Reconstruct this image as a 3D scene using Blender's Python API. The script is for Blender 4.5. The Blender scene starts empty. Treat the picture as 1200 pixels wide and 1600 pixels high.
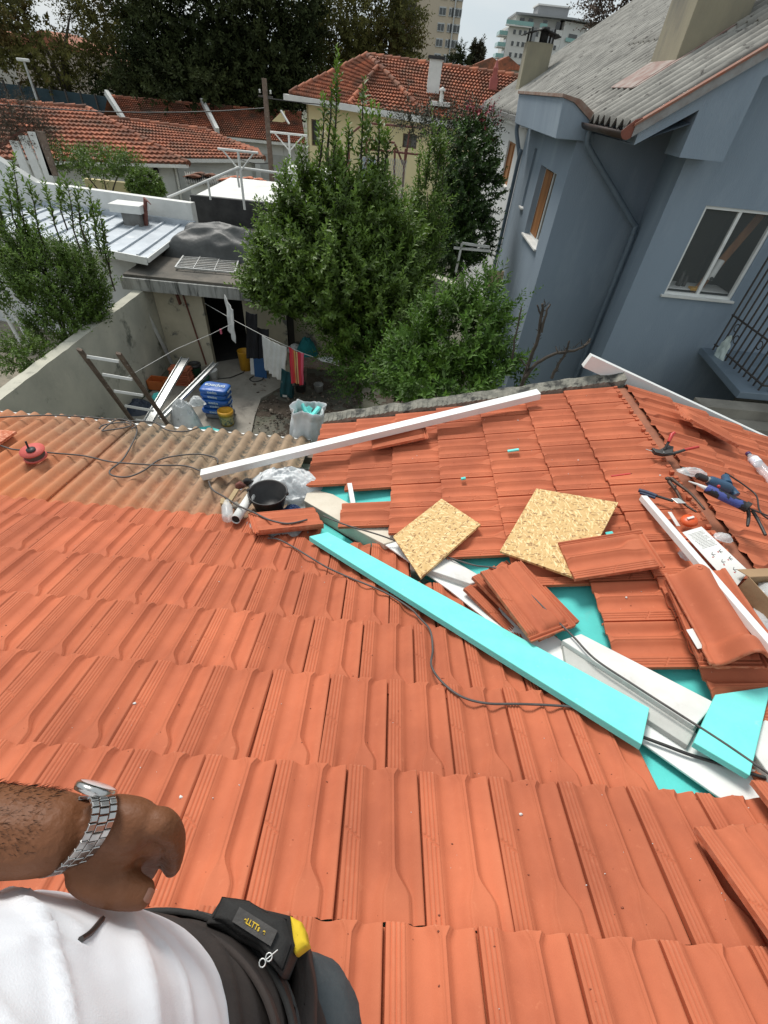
import bpy, bmesh, math, random
import numpy as np
from mathutils import Vector, Matrix
from mathutils import noise as mnoise
random.seed(7); rng = np.random.default_rng(7)
SC = bpy.context.scene
COL = SC.collection
RAD = math.radians
# ------------------------------------------------------------------ camera
# metres; X right along the tile courses, Y away from the viewer, Z up. The camera is the origin, the yard is at z = -6.
F = 700.0; PITCH, ROLL, YAW = RAD(46.3), RAD(6.12), RAD(-1.56)
CR = Matrix.Rotation(YAW, 3, 'Z') @ Matrix.Rotation(PITCH, 3, 'X') @ Matrix.Rotation(ROLL, 3, 'Z')
cd = bpy.data.cameras.new('camera'); cam = bpy.data.objects.new('camera', cd); COL.objects.link(cam)
cam.matrix_world = CR.to_4x4()
cd.sensor_fit = 'HORIZONTAL'; cd.sensor_width = 36; cd.lens = 36 * F / 1200; cd.clip_start = .02; cd.clip_end = 3000
SC.camera = cam
SC.render.resolution_x = 768; SC.render.resolution_y = 1024
# ------------------------------------------------------------------ sky and sun (overcast)
SUN_EL, SUN_AZ = 54, 330
w = bpy.data.worlds.new('World'); SC.world = w; w.use_nodes = True
nt = w.node_tree; nt.nodes.clear()
def wn(t, **k):
    n = nt.nodes.new(t)
    for a, b in k.items(): setattr(n, a, b)
    return n
sky = wn('ShaderNodeTexSky', sky_type='NISHITA', sun_disc=False, sun_elevation=RAD(SUN_EL), sun_rotation=RAD(SUN_AZ), air_density=1.0, dust_density=2.5, ozone_density=1.0)
bg1 = wn('ShaderNodeBackground'); bg1.inputs[1].default_value = .06
bg2 = wn('ShaderNodeBackground'); bg2.inputs[1].default_value = .74
mx = wn('ShaderNodeMixShader'); out = wn('ShaderNodeOutputWorld')
tc = wn('ShaderNodeTexCoord'); mp = wn('ShaderNodeMapping'); mp.inputs['Scale'].default_value = (1, 1, 3.5)
nz = wn('ShaderNodeTexNoise'); nz.inputs['Scale'].default_value = 2.2; nz.inputs['Detail'].default_value = 7; nz.inputs['Roughness'].default_value = .55
cr = wn('ShaderNodeValToRGB'); cr.color_ramp.elements[0].position = .3; cr.color_ramp.elements[0].color = (.70, .82, .90, 1)
cr.color_ramp.elements[1].position = .7; cr.color_ramp.elements[1].color = (.97, 1.0, 1.0, 1)
L = nt.links.new
L(tc.outputs['Generated'], mp.inputs[0]); L(mp.outputs[0], nz.inputs[0]); L(nz.outputs[0], cr.inputs[0]); L(cr.outputs[0], bg2.inputs[0])
L(sky.outputs[0], bg1.inputs[0]); mx.inputs[0].default_value = .85; L(bg1.outputs[0], mx.inputs[1]); L(bg2.outputs[0], mx.inputs[2]); L(mx.outputs[0], out.inputs[0])
sd = bpy.data.lights.new('sun', 'SUN'); sd.energy = 2.7; sd.angle = RAD(18); sd.color = (1, .96, .9)
so = bpy.data.objects.new('sun', sd); COL.objects.link(so)
so.rotation_euler = (RAD(90 - SUN_EL), 0, RAD(180 - SUN_AZ))
SC.view_settings.view_transform = 'Standard'; SC.view_settings.look = 'None'; SC.view_settings.gamma = 1; SC.view_settings.exposure = .30
SC.cycles.max_bounces = 5
SC.cycles.transparent_max_bounces = 8

# ------------------------------------------------------------------ survey helpers: where a sight line of the photograph meets a real plane
def ray(x, y): return CR @ (Vector((x - 600, 800 - y, -F)) / F)
def hit(x, y, n, d):
    r = ray(x, y); n = Vector(n); return r * (d / n.dot(r))
TA, TB, TD = math.tan(RAD(17.5)), math.tan(RAD(15)), math.tan(RAD(8))
HA, HB, XR = 1.449, 1.98, 1.80             # roof A offset, roof B offset, ridge x of the wing
def zA(y): return -HA - TA * y
def zB(x): return -HB + TB * x
ZR = zB(XR)
def zC(x): return ZR - TB * (x - XR)
def zD(y): return -2.13 - TD * (y - 1.95)
def PA(x, y, h=0): return hit(x, y, (0, TA, 1), -HA + h)
def PB(x, y, h=0): return hit(x, y, (-TB, 0, 1), -HB + h)
def PC(x, y, h=0): return hit(x, y, (TB, 0, 1), ZR + TB * XR + h)
def PD(x, y, h=0): return hit(x, y, (0, TD, 1), -2.13 + TD * 1.95 + h)
def PZ(x, y, z=-6): return hit(x, y, (0, 0, 1), z)
def PX(x, y, X): return hit(x, y, (1, 0, 0), X)
def PY(x, y, Y): return hit(x, y, (0, 1, 0), Y)
def PS(x, y, d): return ray(x, y) * d        # d = distance along the optical axis
def mpp(p): return -(CR.transposed() @ Vector(p)).z / F   # metres per photo pixel at p

# ------------------------------------------------------------------ materials
MATS = {}
def rgb(h):
    c = [int(h[i:i+2], 16) / 255 for i in (0, 2, 4)]
    return tuple(((v + .055) / 1.055) ** 2.4 if v > .04 else v / 12.92 for v in c)
def M(name, c1, c2=None, scale=4, rough=.75, bump=.15, bscale=60, metal=0, c3=None, s3=1.2, t3=(.52, .66), tint=0, det=6, stretch=(1, 1, 1), alpha=None, trans=0, spec=None, sheen=0, bdist=.01, ior=None, thr=(.35, .65), edge=None, leaf=0):
    if name in MATS: return MATS[name]
    m = bpy.data.materials.new(name); m.use_nodes = True; t = m.node_tree; N = t.nodes; lk = t.links.new
    b = N['Principled BSDF']; b.inputs['Roughness'].default_value = rough; b.inputs['Metallic'].default_value = metal
    tcn = N.new('ShaderNodeTexCoord'); mpn = N.new('ShaderNodeMapping'); mpn.inputs['Scale'].default_value = stretch
    lk(tcn.outputs['Object'], mpn.inputs[0])
    c2 = c2 or tuple(v * .8 for v in c1)
    n = N.new('ShaderNodeTexNoise'); n.inputs['Scale'].default_value = scale; n.inputs['Detail'].default_value = det; n.inputs['Roughness'].default_value = .6
    lk(mpn.outputs[0], n.inputs[0])
    r = N.new('ShaderNodeValToRGB'); r.color_ramp.elements[0].position = thr[0]; r.color_ramp.elements[1].position = thr[1]
    r.color_ramp.elements[0].color = (*c1, 1); r.color_ramp.elements[1].color = (*c2, 1)
    lk(n.outputs[0], r.inputs[0]); col = r.outputs[0]
    if c3:
        n3 = N.new('ShaderNodeTexNoise'); n3.inputs['Scale'].default_value = s3; n3.inputs['Detail'].default_value = 8; n3.inputs['Roughness'].default_value = .65
        lk(mpn.outputs[0], n3.inputs[0])
        r3 = N.new('ShaderNodeValToRGB'); r3.color_ramp.elements[0].position = t3[0]; r3.color_ramp.elements[1].position = t3[1]
        lk(n3.outputs[0], r3.inputs[0])
        mxn = N.new('ShaderNodeMixRGB'); mxn.inputs[2].default_value = (*c3, 1); lk(r3.outputs[0], mxn.inputs[0]); lk(col, mxn.inputs[1]); col = mxn.outputs[0]
    if tint:
        at = N.new('ShaderNodeAttribute'); at.attribute_name = 'tint'
        mp_ = N.new('ShaderNodeMapRange'); mp_.inputs['To Min'].default_value = 1 - tint; mp_.inputs['To Max'].default_value = 1 + tint
        lk(at.outputs['Fac'], mp_.inputs[0])
        vm = N.new('ShaderNodeVectorMath'); vm.operation = 'SCALE'; lk(col, vm.inputs[0]); lk(mp_.outputs[0], vm.inputs['Scale']); col = vm.outputs[0]
    if edge:
        ge = N.new('ShaderNodeNewGeometry'); re = N.new('ShaderNodeValToRGB'); re.color_ramp.elements[0].position = .54; re.color_ramp.elements[1].position = .68; lk(ge.outputs['Pointiness'], re.inputs[0])
        ne = N.new('ShaderNodeTexNoise'); ne.inputs['Scale'].default_value = 45; ne.inputs['Detail'].default_value = 4; lk(tcn.outputs['Object'], ne.inputs[0])
        rn = N.new('ShaderNodeValToRGB'); rn.color_ramp.elements[0].position = .42; rn.color_ramp.elements[1].position = .62; lk(ne.outputs[0], rn.inputs[0])
        mu = N.new('ShaderNodeMath'); mu.operation = 'MULTIPLY'; lk(re.outputs[0], mu.inputs[0]); lk(rn.outputs[0], mu.inputs[1])
        me_ = N.new('ShaderNodeMixRGB'); me_.inputs[2].default_value = (*edge, 1); lk(mu.outputs[0], me_.inputs[0]); lk(col, me_.inputs[1]); col = me_.outputs[0]
    lk(col, b.inputs['Base Color'])
    if bump:
        nb = N.new('ShaderNodeTexNoise'); nb.inputs['Scale'].default_value = bscale; nb.inputs['Detail'].default_value = 5; lk(mpn.outputs[0], nb.inputs[0])
        bp = N.new('ShaderNodeBump'); bp.inputs['Strength'].default_value = bump; bp.inputs['Distance'].default_value = bdist
        lk(nb.outputs[0], bp.inputs['Height']); lk(bp.outputs[0], b.inputs['Normal'])
    if leaf:
        tr = N.new('ShaderNodeBsdfTranslucent'); lk(col, tr.inputs[0]); ms = N.new('ShaderNodeMixShader'); ms.inputs[0].default_value = leaf; lk(b.outputs[0], ms.inputs[1]); lk(tr.outputs[0], ms.inputs[2]); lk(ms.outputs[0], N['Material Output'].inputs[0])
    if alpha is not None: b.inputs['Alpha'].default_value = alpha
    if trans: b.inputs['Transmission Weight'].default_value = trans
    if ior: b.inputs['IOR'].default_value = ior
    if spec is not None: b.inputs['Specular IOR Level'].default_value = spec
    if sheen: b.inputs['Sheen Weight'].default_value = sheen
    MATS[name] = m
    return m

# ------------------------------------------------------------------ mesh helpers
class MB:
    def __init__(s): s.v = []; s.f = []; s.t = []; s.cur = .5; s.m = []; s.mi = 0; s.sm = []
    def add(s, vs, fs, smooth=False):
        o = len(s.v); s.v += [tuple(p) for p in vs]; s.f += [tuple(i + o for i in f) for f in fs]
        s.t += [s.cur] * len(vs); s.m += [s.mi] * len(fs); s.sm += [smooth] * len(fs); return s
    def box(s, lo, hi):
        (a, b, c), (d, e, f) = lo, hi
        vs = [(a, b, c), (d, b, c), (d, e, c), (a, e, c), (a, b, f), (d, b, f), (d, e, f), (a, e, f)]
        return s.add(vs, [(3, 2, 1, 0), (4, 5, 6, 7), (0, 1, 5, 4), (1, 2, 6, 5), (2, 3, 7, 6), (3, 0, 4, 7)])
    def prism(s, pts, ext):
        pts = [Vector(p) for p in pts]; e = Vector(ext); n = len(pts)
        q = [p + e for p in pts]
        return s.add(pts + q, [tuple(range(n))[::-1], tuple(range(n, 2 * n))] + [(i, (i + 1) % n, (i + 1) % n + n, i + n) for i in range(n)])
    def bar(s, a, b, w, h, up=(0, 0, 1)):
        a, b = Vector(a), Vector(b); d = (b - a).normalized(); u = Vector(up); x = d.cross(u)
        if x.length < 1e-4: x = d.cross(Vector((0, 1, 0)))
        x.normalize(); u = x.cross(d).normalized()
        p = [a - x * w / 2 - u * h / 2, a + x * w / 2 - u * h / 2, a + x * w / 2 + u * h / 2, a - x * w / 2 + u * h / 2]
        return s.prism(p, b - a)
    def tube(s, pts, r, n=8, cap=True, smooth=True):
        pts = [Vector(p) for p in pts]; rs = r if isinstance(r, (list, tuple)) else [r] * len(pts)
        vs = []; prev = None
        for i, p in enumerate(pts):
            d = (pts[min(i + 1, len(pts) - 1)] - pts[max(i - 1, 0)])
            d = d.normalized() if d.length > 1e-9 else Vector((0, 0, 1))
            if prev is None:
                x = d.cross(Vector((0, 0, 1)))
                if x.length < 1e-3: x = d.cross(Vector((0, 1, 0)))
            else: x = prev - d * prev.dot(d)
            x.normalize(); prev = x; y = d.cross(x)
            for k in range(n):
                a = 2 * math.pi * k / n; vs.append(p + (x * math.cos(a) + y * math.sin(a)) * rs[i])
        fs = [(i * n + k, i * n + (k + 1) % n, (i + 1) * n + (k + 1) % n, (i + 1) * n + k) for i in range(len(pts) - 1) for k in range(n)]
        s.add(vs, fs, smooth)
        if cap: s.add([vs[k] for k in range(n)], [tuple(range(n))[::-1]]); s.add(vs[-n:], [tuple(range(n))])
        return s
    def lathe(s, prof, c=(0, 0, 0), ax=(0, 0, 1), n=24, cap=False, sx=1):
        c = Vector(c); z = Vector(ax).normalized(); x = z.orthogonal().normalized(); y = z.cross(x)
        vs = []
        for r, h in prof:
            for k in range(n):
                a = 2 * math.pi * k / n; vs.append(c + z * h + x * (r * math.cos(a) * sx) + y * (r * math.sin(a)))
        m = len(prof)
        fs = [(i * n + k, i * n + (k + 1) % n, (i + 1) * n + (k + 1) % n, (i + 1) * n + k) for i in range(m - 1) for k in range(n)]
        s.add(vs, fs, True)
        if cap: s.add(vs[:n], [tuple(range(n))[::-1]]); s.add(vs[-n:], [tuple(range(n))])
        return s
    def grid(s, fn, nu, nv, smooth=True, flip=False):
        vs = [fn(i / nu, j / nv) for j in range(nv + 1) for i in range(nu + 1)]
        fs = [(j * (nu + 1) + i, j * (nu + 1) + i + 1, (j + 1) * (nu + 1) + i + 1, (j + 1) * (nu + 1) + i) for j in range(nv) for i in range(nu)]
        if flip: fs = [f[::-1] for f in fs]
        return s.add(vs, fs, smooth)
    def ball(s, c, r, n=12, sc=(1, 1, 1), jit=0):
        c = Vector(c); vs = []; m = n // 2
        for j in range(m + 1):
            th = math.pi * j / m
            for i in range(n):
                a = 2 * math.pi * i / n
                d = Vector((math.sin(th) * math.cos(a), math.sin(th) * math.sin(a), math.cos(th)))
                k = 1 + (jit * mnoise.noise((c + d * 1.7) * 3) if jit else 0)
                vs.append(c + Vector((d.x * sc[0], d.y * sc[1], d.z * sc[2])) * r * k)
        return s.add(vs, [(j * n + i, j * n + (i + 1) % n, (j + 1) * n + (i + 1) % n, (j + 1) * n + i) for j in range(m) for i in range(n)], True)
    def build(s, name, mat, parent=None, origin=None, bevel=0, label=None, cat=None, group=None, kind=None, solid=0, fixn=False):
        me = bpy.data.meshes.new(name); o = bpy.data.objects.new(name, me); COL.objects.link(o)
        V = np.array(s.v, dtype=np.float64).reshape(-1, 3)
        if parent is not None: base = np.array(wloc(parent)); o.parent = parent
        elif origin is not None: base = np.array(origin); o.location = origin
        elif len(V):
            base = np.array([(V[:, 0].min() + V[:, 0].max()) / 2, (V[:, 1].min() + V[:, 1].max()) / 2, V[:, 2].min()]); o.location = base
        me.from_pydata((V - base).tolist(), [], s.f)
        mats = mat if isinstance(mat, (list, tuple)) else [mat]
        for mm in mats: me.materials.append(mm)
        me.polygons.foreach_set('use_smooth', s.sm)
        if len(mats) > 1: me.polygons.foreach_set('material_index', s.m)
        at = me.attributes.new('tint', 'FLOAT', 'POINT'); at.data.foreach_set('value', s.t)
        if fixn:
            b = bmesh.new(); b.from_mesh(me); bmesh.ops.remove_doubles(b, verts=b.verts, dist=1e-5); bmesh.ops.recalc_face_normals(b, faces=b.faces); b.to_mesh(me); b.free()
        me.update()
        if solid:
            md = o.modifiers.new('thickness', 'SOLIDIFY'); md.thickness = solid; md.offset = 0
        if bevel:
            md = o.modifiers.new('bevel', 'BEVEL'); md.width = bevel; md.segments = 2; md.limit_method = 'ANGLE'; md.angle_limit = RAD(40)
        tag(o, label, cat, group, kind)
        return o
def wloc(o):
    p = Vector(o.location); q = o.parent
    while q: p = p + Vector(q.location); q = q.parent
    return p
def tag(o, label=None, cat=None, group=None, kind=None):
    if label: o['label'] = label
    if cat: o['category'] = cat
    if group: o['group'] = group
    if kind: o['kind'] = kind
    return o
def thing(name, label, cat, loc=(0, 0, 0), group=None):
    o = bpy.data.objects.new(name, None); COL.objects.link(o); o.location = loc; o.empty_display_size = .1
    return tag(o, label, cat, group)
def jit(p, a): return Vector(p) + Vector((random.uniform(-a, a), random.uniform(-a, a), random.uniform(-a, a)))
def smoothpath(pts, k=6):
    pts = [Vector(p) for p in pts]; P = [pts[0]] + pts + [pts[-1]]; o = []
    for i in range(1, len(P) - 2):
        for j in range(k):
            t = j / k; a, b, c, d = P[i - 1], P[i], P[i + 1], P[i + 2]
            o.append(.5 * ((2 * b) + (c - a) * t + (2 * a - 5 * b + 4 * c - d) * t * t + (3 * b - a - 3 * c + d) * t ** 3))
    o.append(pts[-1]); return o
def lettering(name, text, mat, parent, origin, right, up, size, depth=.002, bold=0, align='CENTER'):
    cu = bpy.data.curves.new(name, 'FONT'); cu.body = text; cu.size = size; cu.extrude = depth; cu.offset = bold; cu.align_x = align; cu.align_y = 'CENTER'
    t = bpy.data.objects.new('tmp', cu); COL.objects.link(t)
    dg = bpy.context.evaluated_depsgraph_get(); me = bpy.data.meshes.new_from_object(t.evaluated_get(dg)); bpy.data.objects.remove(t)
    r = Vector(right).normalized(); u = Vector(up); u = (u - r * u.dot(r)).normalized(); n = r.cross(u)
    base = Vector(origin) - wloc(parent)
    mtx = Matrix((r, u, n)).transposed().to_4x4(); mtx.translation = base
    me.transform(mtx); me.materials.clear(); me.materials.append(mat)
    o = bpy.data.objects.new(name, me); COL.objects.link(o); o.parent = parent
    return o
m_tile = M('terracotta', (.515, .150, .073), (.40, .112, .056), scale=3.5, spec=.22, rough=.75, bump=.35, bscale=320, bdist=.0015, tint=.09, c3=(.60, .21, .11), s3=34, t3=(.62, .9), edge=(.66, .30, .19))
m_tile_old = M('weathered_tile', (.42, .140, .070), (.25, .090, .052), scale=3, rough=.9, bump=.3, bscale=40, tint=.55, c3=(.09, .06, .04), s3=.9, t3=(.45, .7), bdist=.02)
m_asb = M('fibre_cement', (.23, .185, .135), (.13, .105, .08), scale=5, rough=.95, bump=.5, bscale=70, c3=(.30, .25, .19), s3=16, t3=(.5, .7), bdist=.006)
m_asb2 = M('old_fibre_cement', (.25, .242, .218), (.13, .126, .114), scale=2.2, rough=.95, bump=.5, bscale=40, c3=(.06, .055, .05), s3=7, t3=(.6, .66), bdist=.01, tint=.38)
m_conc = M('concrete', (.27, .25, .21), (.17, .155, .13), scale=1.8, rough=.95, bump=.4, bscale=40, c3=(.07, .065, .055), s3=1.1, t3=(.56, .74), bdist=.01)
m_plaster = M('stained_plaster', (.56, .51, .39), (.44, .40, .30), scale=1.4, rough=.95, bump=.4, bscale=22, c3=(.14, .14, .13), s3=1.3, t3=(.57, .62), bdist=.01)
m_wallg = M('grey_render', (.52, .50, .41), (.38, .37, .31), scale=1.3, rough=.95, bump=.5, bscale=25, c3=(.13, .135, .11), s3=1.6, t3=(.57, .68), bdist=.01)
m_blue = M('blue_stucco', (.240, .298, .360), (.215, .270, .330), scale=1.1, rough=.9, bump=.45, bscale=60, c3=(.29, .35, .41), s3=1.3, t3=(.5, .72), bdist=.012, stretch=(1, 1, .3))
m_bluepaint = M('blue_paint', (.16, .205, .25), (.13, .17, .21), rough=.5, bump=.05)
m_white = M('white_paint', (.72, .72, .69), (.60, .60, .57), scale=2, rough=.7, bump=.1, c3=(.42, .40, .36), s3=1.7, t3=(.6, .8))
m_whitewall = M('white_wall', (.62, .63, .62), (.52, .53, .52), scale=.7, rough=.9, bump=.2, bscale=15, c3=(.38, .38, .35), s3=.8, t3=(.58, .8), bdist=.02)
m_whitemetal = M('white_lacquered_metal', (.78, .79, .77), (.70, .71, .69), scale=3, rough=.38, bump=.03, c3=(.6, .59, .55), s3=6, t3=(.6, .8))
m_zinc = M('roof_sheet_metal', (.50, .54, .58), (.40, .44, .48), scale=2, rough=.4, metal=.3, bump=.05, c3=(.62, .64, .66), s3=3, t3=(.55, .7))
m_alu = M('aluminium', (.55, .56, .55), (.42, .43, .42), scale=8, rough=.38, metal=.6, bump=.04)
m_black = M('bitumen', (.02, .02, .021), (.045, .045, .045), scale=3, rough=.8, bump=.2, c3=(.11, .11, .11), s3=2, t3=(.62, .75))
m_dark = M('dark_void', (.012, .012, .012), (.02, .018, .016), rough=.95, bump=0)
m_blackpl = M('black_plastic', (.018, .017, .017), (.035, .032, .03), scale=12, rough=.5, bump=.1)
m_soil = M('soil', (.062, .048, .035), (.105, .08, .06), scale=6, rough=1, bump=1, bscale=30, c3=(.13, .11, .085), s3=14, t3=(.6, .72), bdist=.03)
m_ground = M('ground', (.16, .15, .12), (.10, .10, .08), scale=.4, rough=1, bump=.5, bscale=8, c3=(.06, .08, .03), s3=.15, t3=(.45, .6))
m_path = M('yard_slab', (.33, .305, .26), (.24, .22, .19), scale=2.5, rough=.9, bump=.3, bscale=30, c3=(.10, .09, .08), s3=2, t3=(.58, .75))
m_xps = M('turquoise_foam', (.19, .72, .66), (.16, .66, .61), scale=9, rough=.85, bump=.35, bscale=120, c3=(.30, .66, .60), s3=18, t3=(.60, .78), bdist=.003)
m_xps2 = M('turquoise_foam_dusty', (.11, .62, .58), (.09, .54, .50), scale=5, rough=.85, bump=.2, bscale=120, c3=(.15, .45, .42), s3=9, t3=(.6, .8), bdist=.003)
m_eps = M('white_foam', (.70, .70, .67), (.61, .60, .57), scale=7, rough=.8, bump=.2, bscale=120, c3=(.48, .45, .40), s3=4, t3=(.58, .75), bdist=.003)
m_pu = M('cream_foam', (.66, .60, .50), (.58, .52, .42), scale=6, rough=.85, bump=.3, bscale=60)
m_osb_done = None
m_wood = M('weathered_wood', (.20, .145, .11), (.12, .085, .065), scale=9, rough=.85, bump=.4, bscale=50, stretch=(1, 1, 1), c3=(.42, .38, .34), s3=18, t3=(.6, .68))
m_ply = M('orange_wood', (.36, .16, .055), (.22, .09, .03), scale=6, rough=.6, bump=.1, stretch=(1, 1, .2))
m_iron = M('painted_iron', (.035, .033, .032), (.07, .055, .045), scale=20, rough=.6, bump=.1)
m_rust = M('rusty_brown_steel', (.20, .065, .045), (.12, .045, .035), scale=14, rough=.7, bump=.2)
m_cable = M('grey_brown_cable', (.055, .05, .048), (.09, .08, .075), scale=20, rough=.6, bump=.05)
m_glass = M('window_glass', (.02, .024, .024), (.035, .04, .038), scale=1.5, rough=.06, bump=0, spec=.8)
m_yellow = M('yellow_plastic', (.72, .38, .03), (.6, .3, .02), scale=5, rough=.45, bump=.05)
m_red = M('red_plastic', (.55, .035, .03), (.42, .03, .025), scale=7, rough=.4, bump=.05)
m_film = M('thin_plastic_film', (.80, .82, .82), (.66, .68, .68), scale=6, rough=.28, bump=.3, bscale=14, alpha=.42, bdist=.02)
m_sack = M('white_woven_sack', (.68, .70, .70), (.56, .58, .59), scale=5, rough=.55, bump=.5, bscale=18, bdist=.02)
m_yellowwall = M('pale_yellow_render', (.76, .66, .38), (.68, .59, .34), scale=.8, rough=.9, bump=.1, bscale=10)
m_leaf = M('leaf_mid', (.125, .205, .030), (.080, .140, .020), leaf=.3, scale=2.5, rough=.5, bump=0, tint=.6, spec=.5)
m_leaf2 = M('leaf_glossy', (.095, .180, .024), (.055, .12, .017), leaf=.3, scale=2.5, rough=.55, bump=0, tint=.6, spec=.3)
m_leafdark = M('leaf_dark', (.045, .056, .020), (.020, .028, .011), leaf=.2, scale=.3, rough=.9, bump=0, tint=.7, spec=.08)
m_leafol = M('leaf_olive', (.12, .115, .035), (.07, .075, .025), leaf=.3, scale=.25, rough=.85, bump=0, tint=.6, spec=.1, c3=(.085, .055, .018), s3=.3, t3=(.52, .62))
m_leafgr = M('leaf_greyed', (.075, .075, .045), (.05, .055, .03), scale=.8, rough=.7, bump=0, tint=.6)
m_bark = M('bark', (.07, .055, .042), (.035, .028, .022), scale=14, rough=.95, bump=.6, bscale=50, bdist=.01)
m_skin = None
def osb():
    m = bpy.data.materials.new('strand_board'); m.use_nodes = True; t = m.node_tree; N = t.nodes; lk = t.links.new
    b = N['Principled BSDF']; b.inputs['Roughness'].default_value = .72
    tcn = N.new('ShaderNodeTexCoord'); col = None; hs = None
    base = (.56, .36, .14, 1)
    for k, (ang, sc, c, th) in enumerate([(.3, 18, (.34, .19, .075, 1), .56), (1.5, 24, (.74, .54, .26, 1), .54), (2.4, 20, (.60, .40, .17, 1), .5), (.9, 26, (.78, .60, .32, 1), .60), (2.9, 30, (.20, .10, .035, 1), .64)]):
        mr_ = N.new('ShaderNodeMapping'); mr_.inputs['Rotation'].default_value = (0, 0, ang); lk(tcn.outputs['Object'], mr_.inputs[0])
        mp_ = N.new('ShaderNodeMapping'); mp_.inputs['Scale'].default_value = (sc, sc * 4.5, sc); lk(mr_.outputs[0], mp_.inputs[0])
        nn = N.new('ShaderNodeTexNoise'); nn.inputs['Scale'].default_value = .75; nn.inputs['Detail'].default_value = 1.5; lk(mp_.outputs[0], nn.inputs[0])
        r = N.new('ShaderNodeValToRGB'); r.color_ramp.elements[0].position = th; r.color_ramp.elements[1].position = th + .025; lk(nn.outputs[0], r.inputs[0])
        x = N.new('ShaderNodeMixRGB'); x.inputs[2].default_value = c; lk(r.outputs[0], x.inputs[0])
        if col is None: x.inputs[1].default_value = base
        else: lk(col, x.inputs[1])
        col = x.outputs[0]
        if k == 1: hs = r.outputs[0]
    lk(col, b.inputs['Base Color'])
    bp = N.new('ShaderNodeBump'); bp.inputs['Strength'].default_value = .3; bp.inputs['Distance'].default_value = .002; lk(hs, bp.inputs['Height']); lk(bp.outputs[0], b.inputs['Normal'])
    return m
m_osb = osb()
def dusty(m, axis_x, amount):
    pass
# ------------------------------------------------------------------ one clay tile: across u 0..W, upslope distance d 0..LT, height
W, LT = .225, .415
def sstep(a, b, x):
    t = min(1, max(0, (x - a) / (b - a))); return t * t * (3 - 2 * t)
GR = (.0165, .0285, .0405)
def ridge_at(d): return .1405 + .010 * sstep(.255, .335, d), .0062 + .027 * sstep(.262, .335, d) ** 1.2 + .013 * (1 - sstep(.0, .03, d)) ** 2
def kink(u): return .195 + (u - .028) * .75
def tile_h(u, d, k=None):
    """height of the clay above the tile's base plane; d = distance up from the lower edge"""
    if u > .2212: return -.006
    lip = .002 * (1 - sstep(0, .010, d))
    if u < .0525:
        h = .0215
        near = abs(d - kink(u))
        if near > .006:
            for g in GR: h -= .0044 * max(0, 1 - abs(u - g) / .0023)
        if near < .0032 and .008 < u < .047: h -= .0046
        if u > .0505: h -= .003
        return h - lip
    c, rw = ridge_at(d)
    if u < c - rw: h = max(.0180 - .0160 * sstep(.0525, .072, u), .0020 + .0165 * sstep(c - rw - .042, c - rw, u) ** 1.5)
    elif u <= c + rw: h = .0222 - .0022 * (1 - sstep(rw * .55, rw * .8, abs(u - c)))
    else: h = .0190 - .0172 * sstep(c + rw + .001, c + rw + .017, u); h = max(h, .0018 + .0170 * sstep(.165, .214, u) ** 1.4); h = .0195 if u > .2145 else h
    return h - lip
UB = [.0034, .0040, .0100] + [x for g in GR for x in (g - .0024, g - .0004, g + .0004, g + .0024)] + [.0460, .0500, .0510, .0530]
def tile_us(d):
    c, rw = ridge_at(d); a, b = .0545, c - rw
    return UB + [a + (b - a) * t for t in (0, .12, .28, .45, .6, .72, .82, .91, .975)] + [b + .0006, c - rw * .82, c - rw * .45, c, c + rw * .45, c + rw * .82, c + rw - .0004] + [c + rw + .0008] + [c + rw + (.2135 - c - rw) * t for t in (.08, .18, .3, .45, .6, .75, .88, .97)] + [.2150, .2205, .2213, .2330]
DS = [0, .003, .010, .022, .035, .06, .10, .14, .172, .1745, .177, .1795, .182, .1845, .187, .1895, .192, .1945, .197, .1995, .202, .2045, .207, .2095, .212, .215, .24, .258, .272, .286, .300, .314, .328, .342, .36, .385]
def put_tile(mb, O, ax, dn, up, lift=.024, pitch=.36, dmax=.385, thick=.011):
    mb.cur = random.random()
    sk = (random.gauss(0, .0035), random.gauss(0, .0022), random.uniform(0, .0035), random.gauss(0, .008))
    vs = []; ds = [d for d in DS if d <= dmax]; 
    for d in ds:
        us = tile_us(d)
        for u in us:
            h = tile_h(u, d) + lift * (1 - d / pitch) + sk[2] * (1 - d / pitch) + sk[3] * (u - .11) * (1 - d / pitch)
            vs.append(O + ax * (u + sk[0] * d * 2) - dn * (d + sk[1]) + up * h)
    nu = len(us)
    fs = [(j * nu + i, j * nu + i + 1, (j + 1) * nu + i + 1, (j + 1) * nu + i) for j in range(len(ds) - 1) for i in range(nu - 1)]
    fs = [f[::-1] for f in fs] if (ax.cross(-dn)).dot(up) < 0 else fs
    mb.add(vs, fs, True)
    lo = [vs[i] - up * thick for i in range(nu)]
    mb.add(vs[:nu] + lo, [(i + nu, i + 1 + nu, i + 1, i) if (ax.cross(-dn)).dot(up) > 0 else (i, i + 1, i + 1 + nu, i + nu) for i in range(nu - 1)])
    for k in (0, nu - 1):
        e = [vs[j * nu + k] for j in range(len(ds))]; e2 = [p - up * .02 for p in e]
        mb.add(e + e2, [(j, j + 1, j + 1 + len(ds), j + len(ds)) for j in range(len(ds) - 1)])
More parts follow.
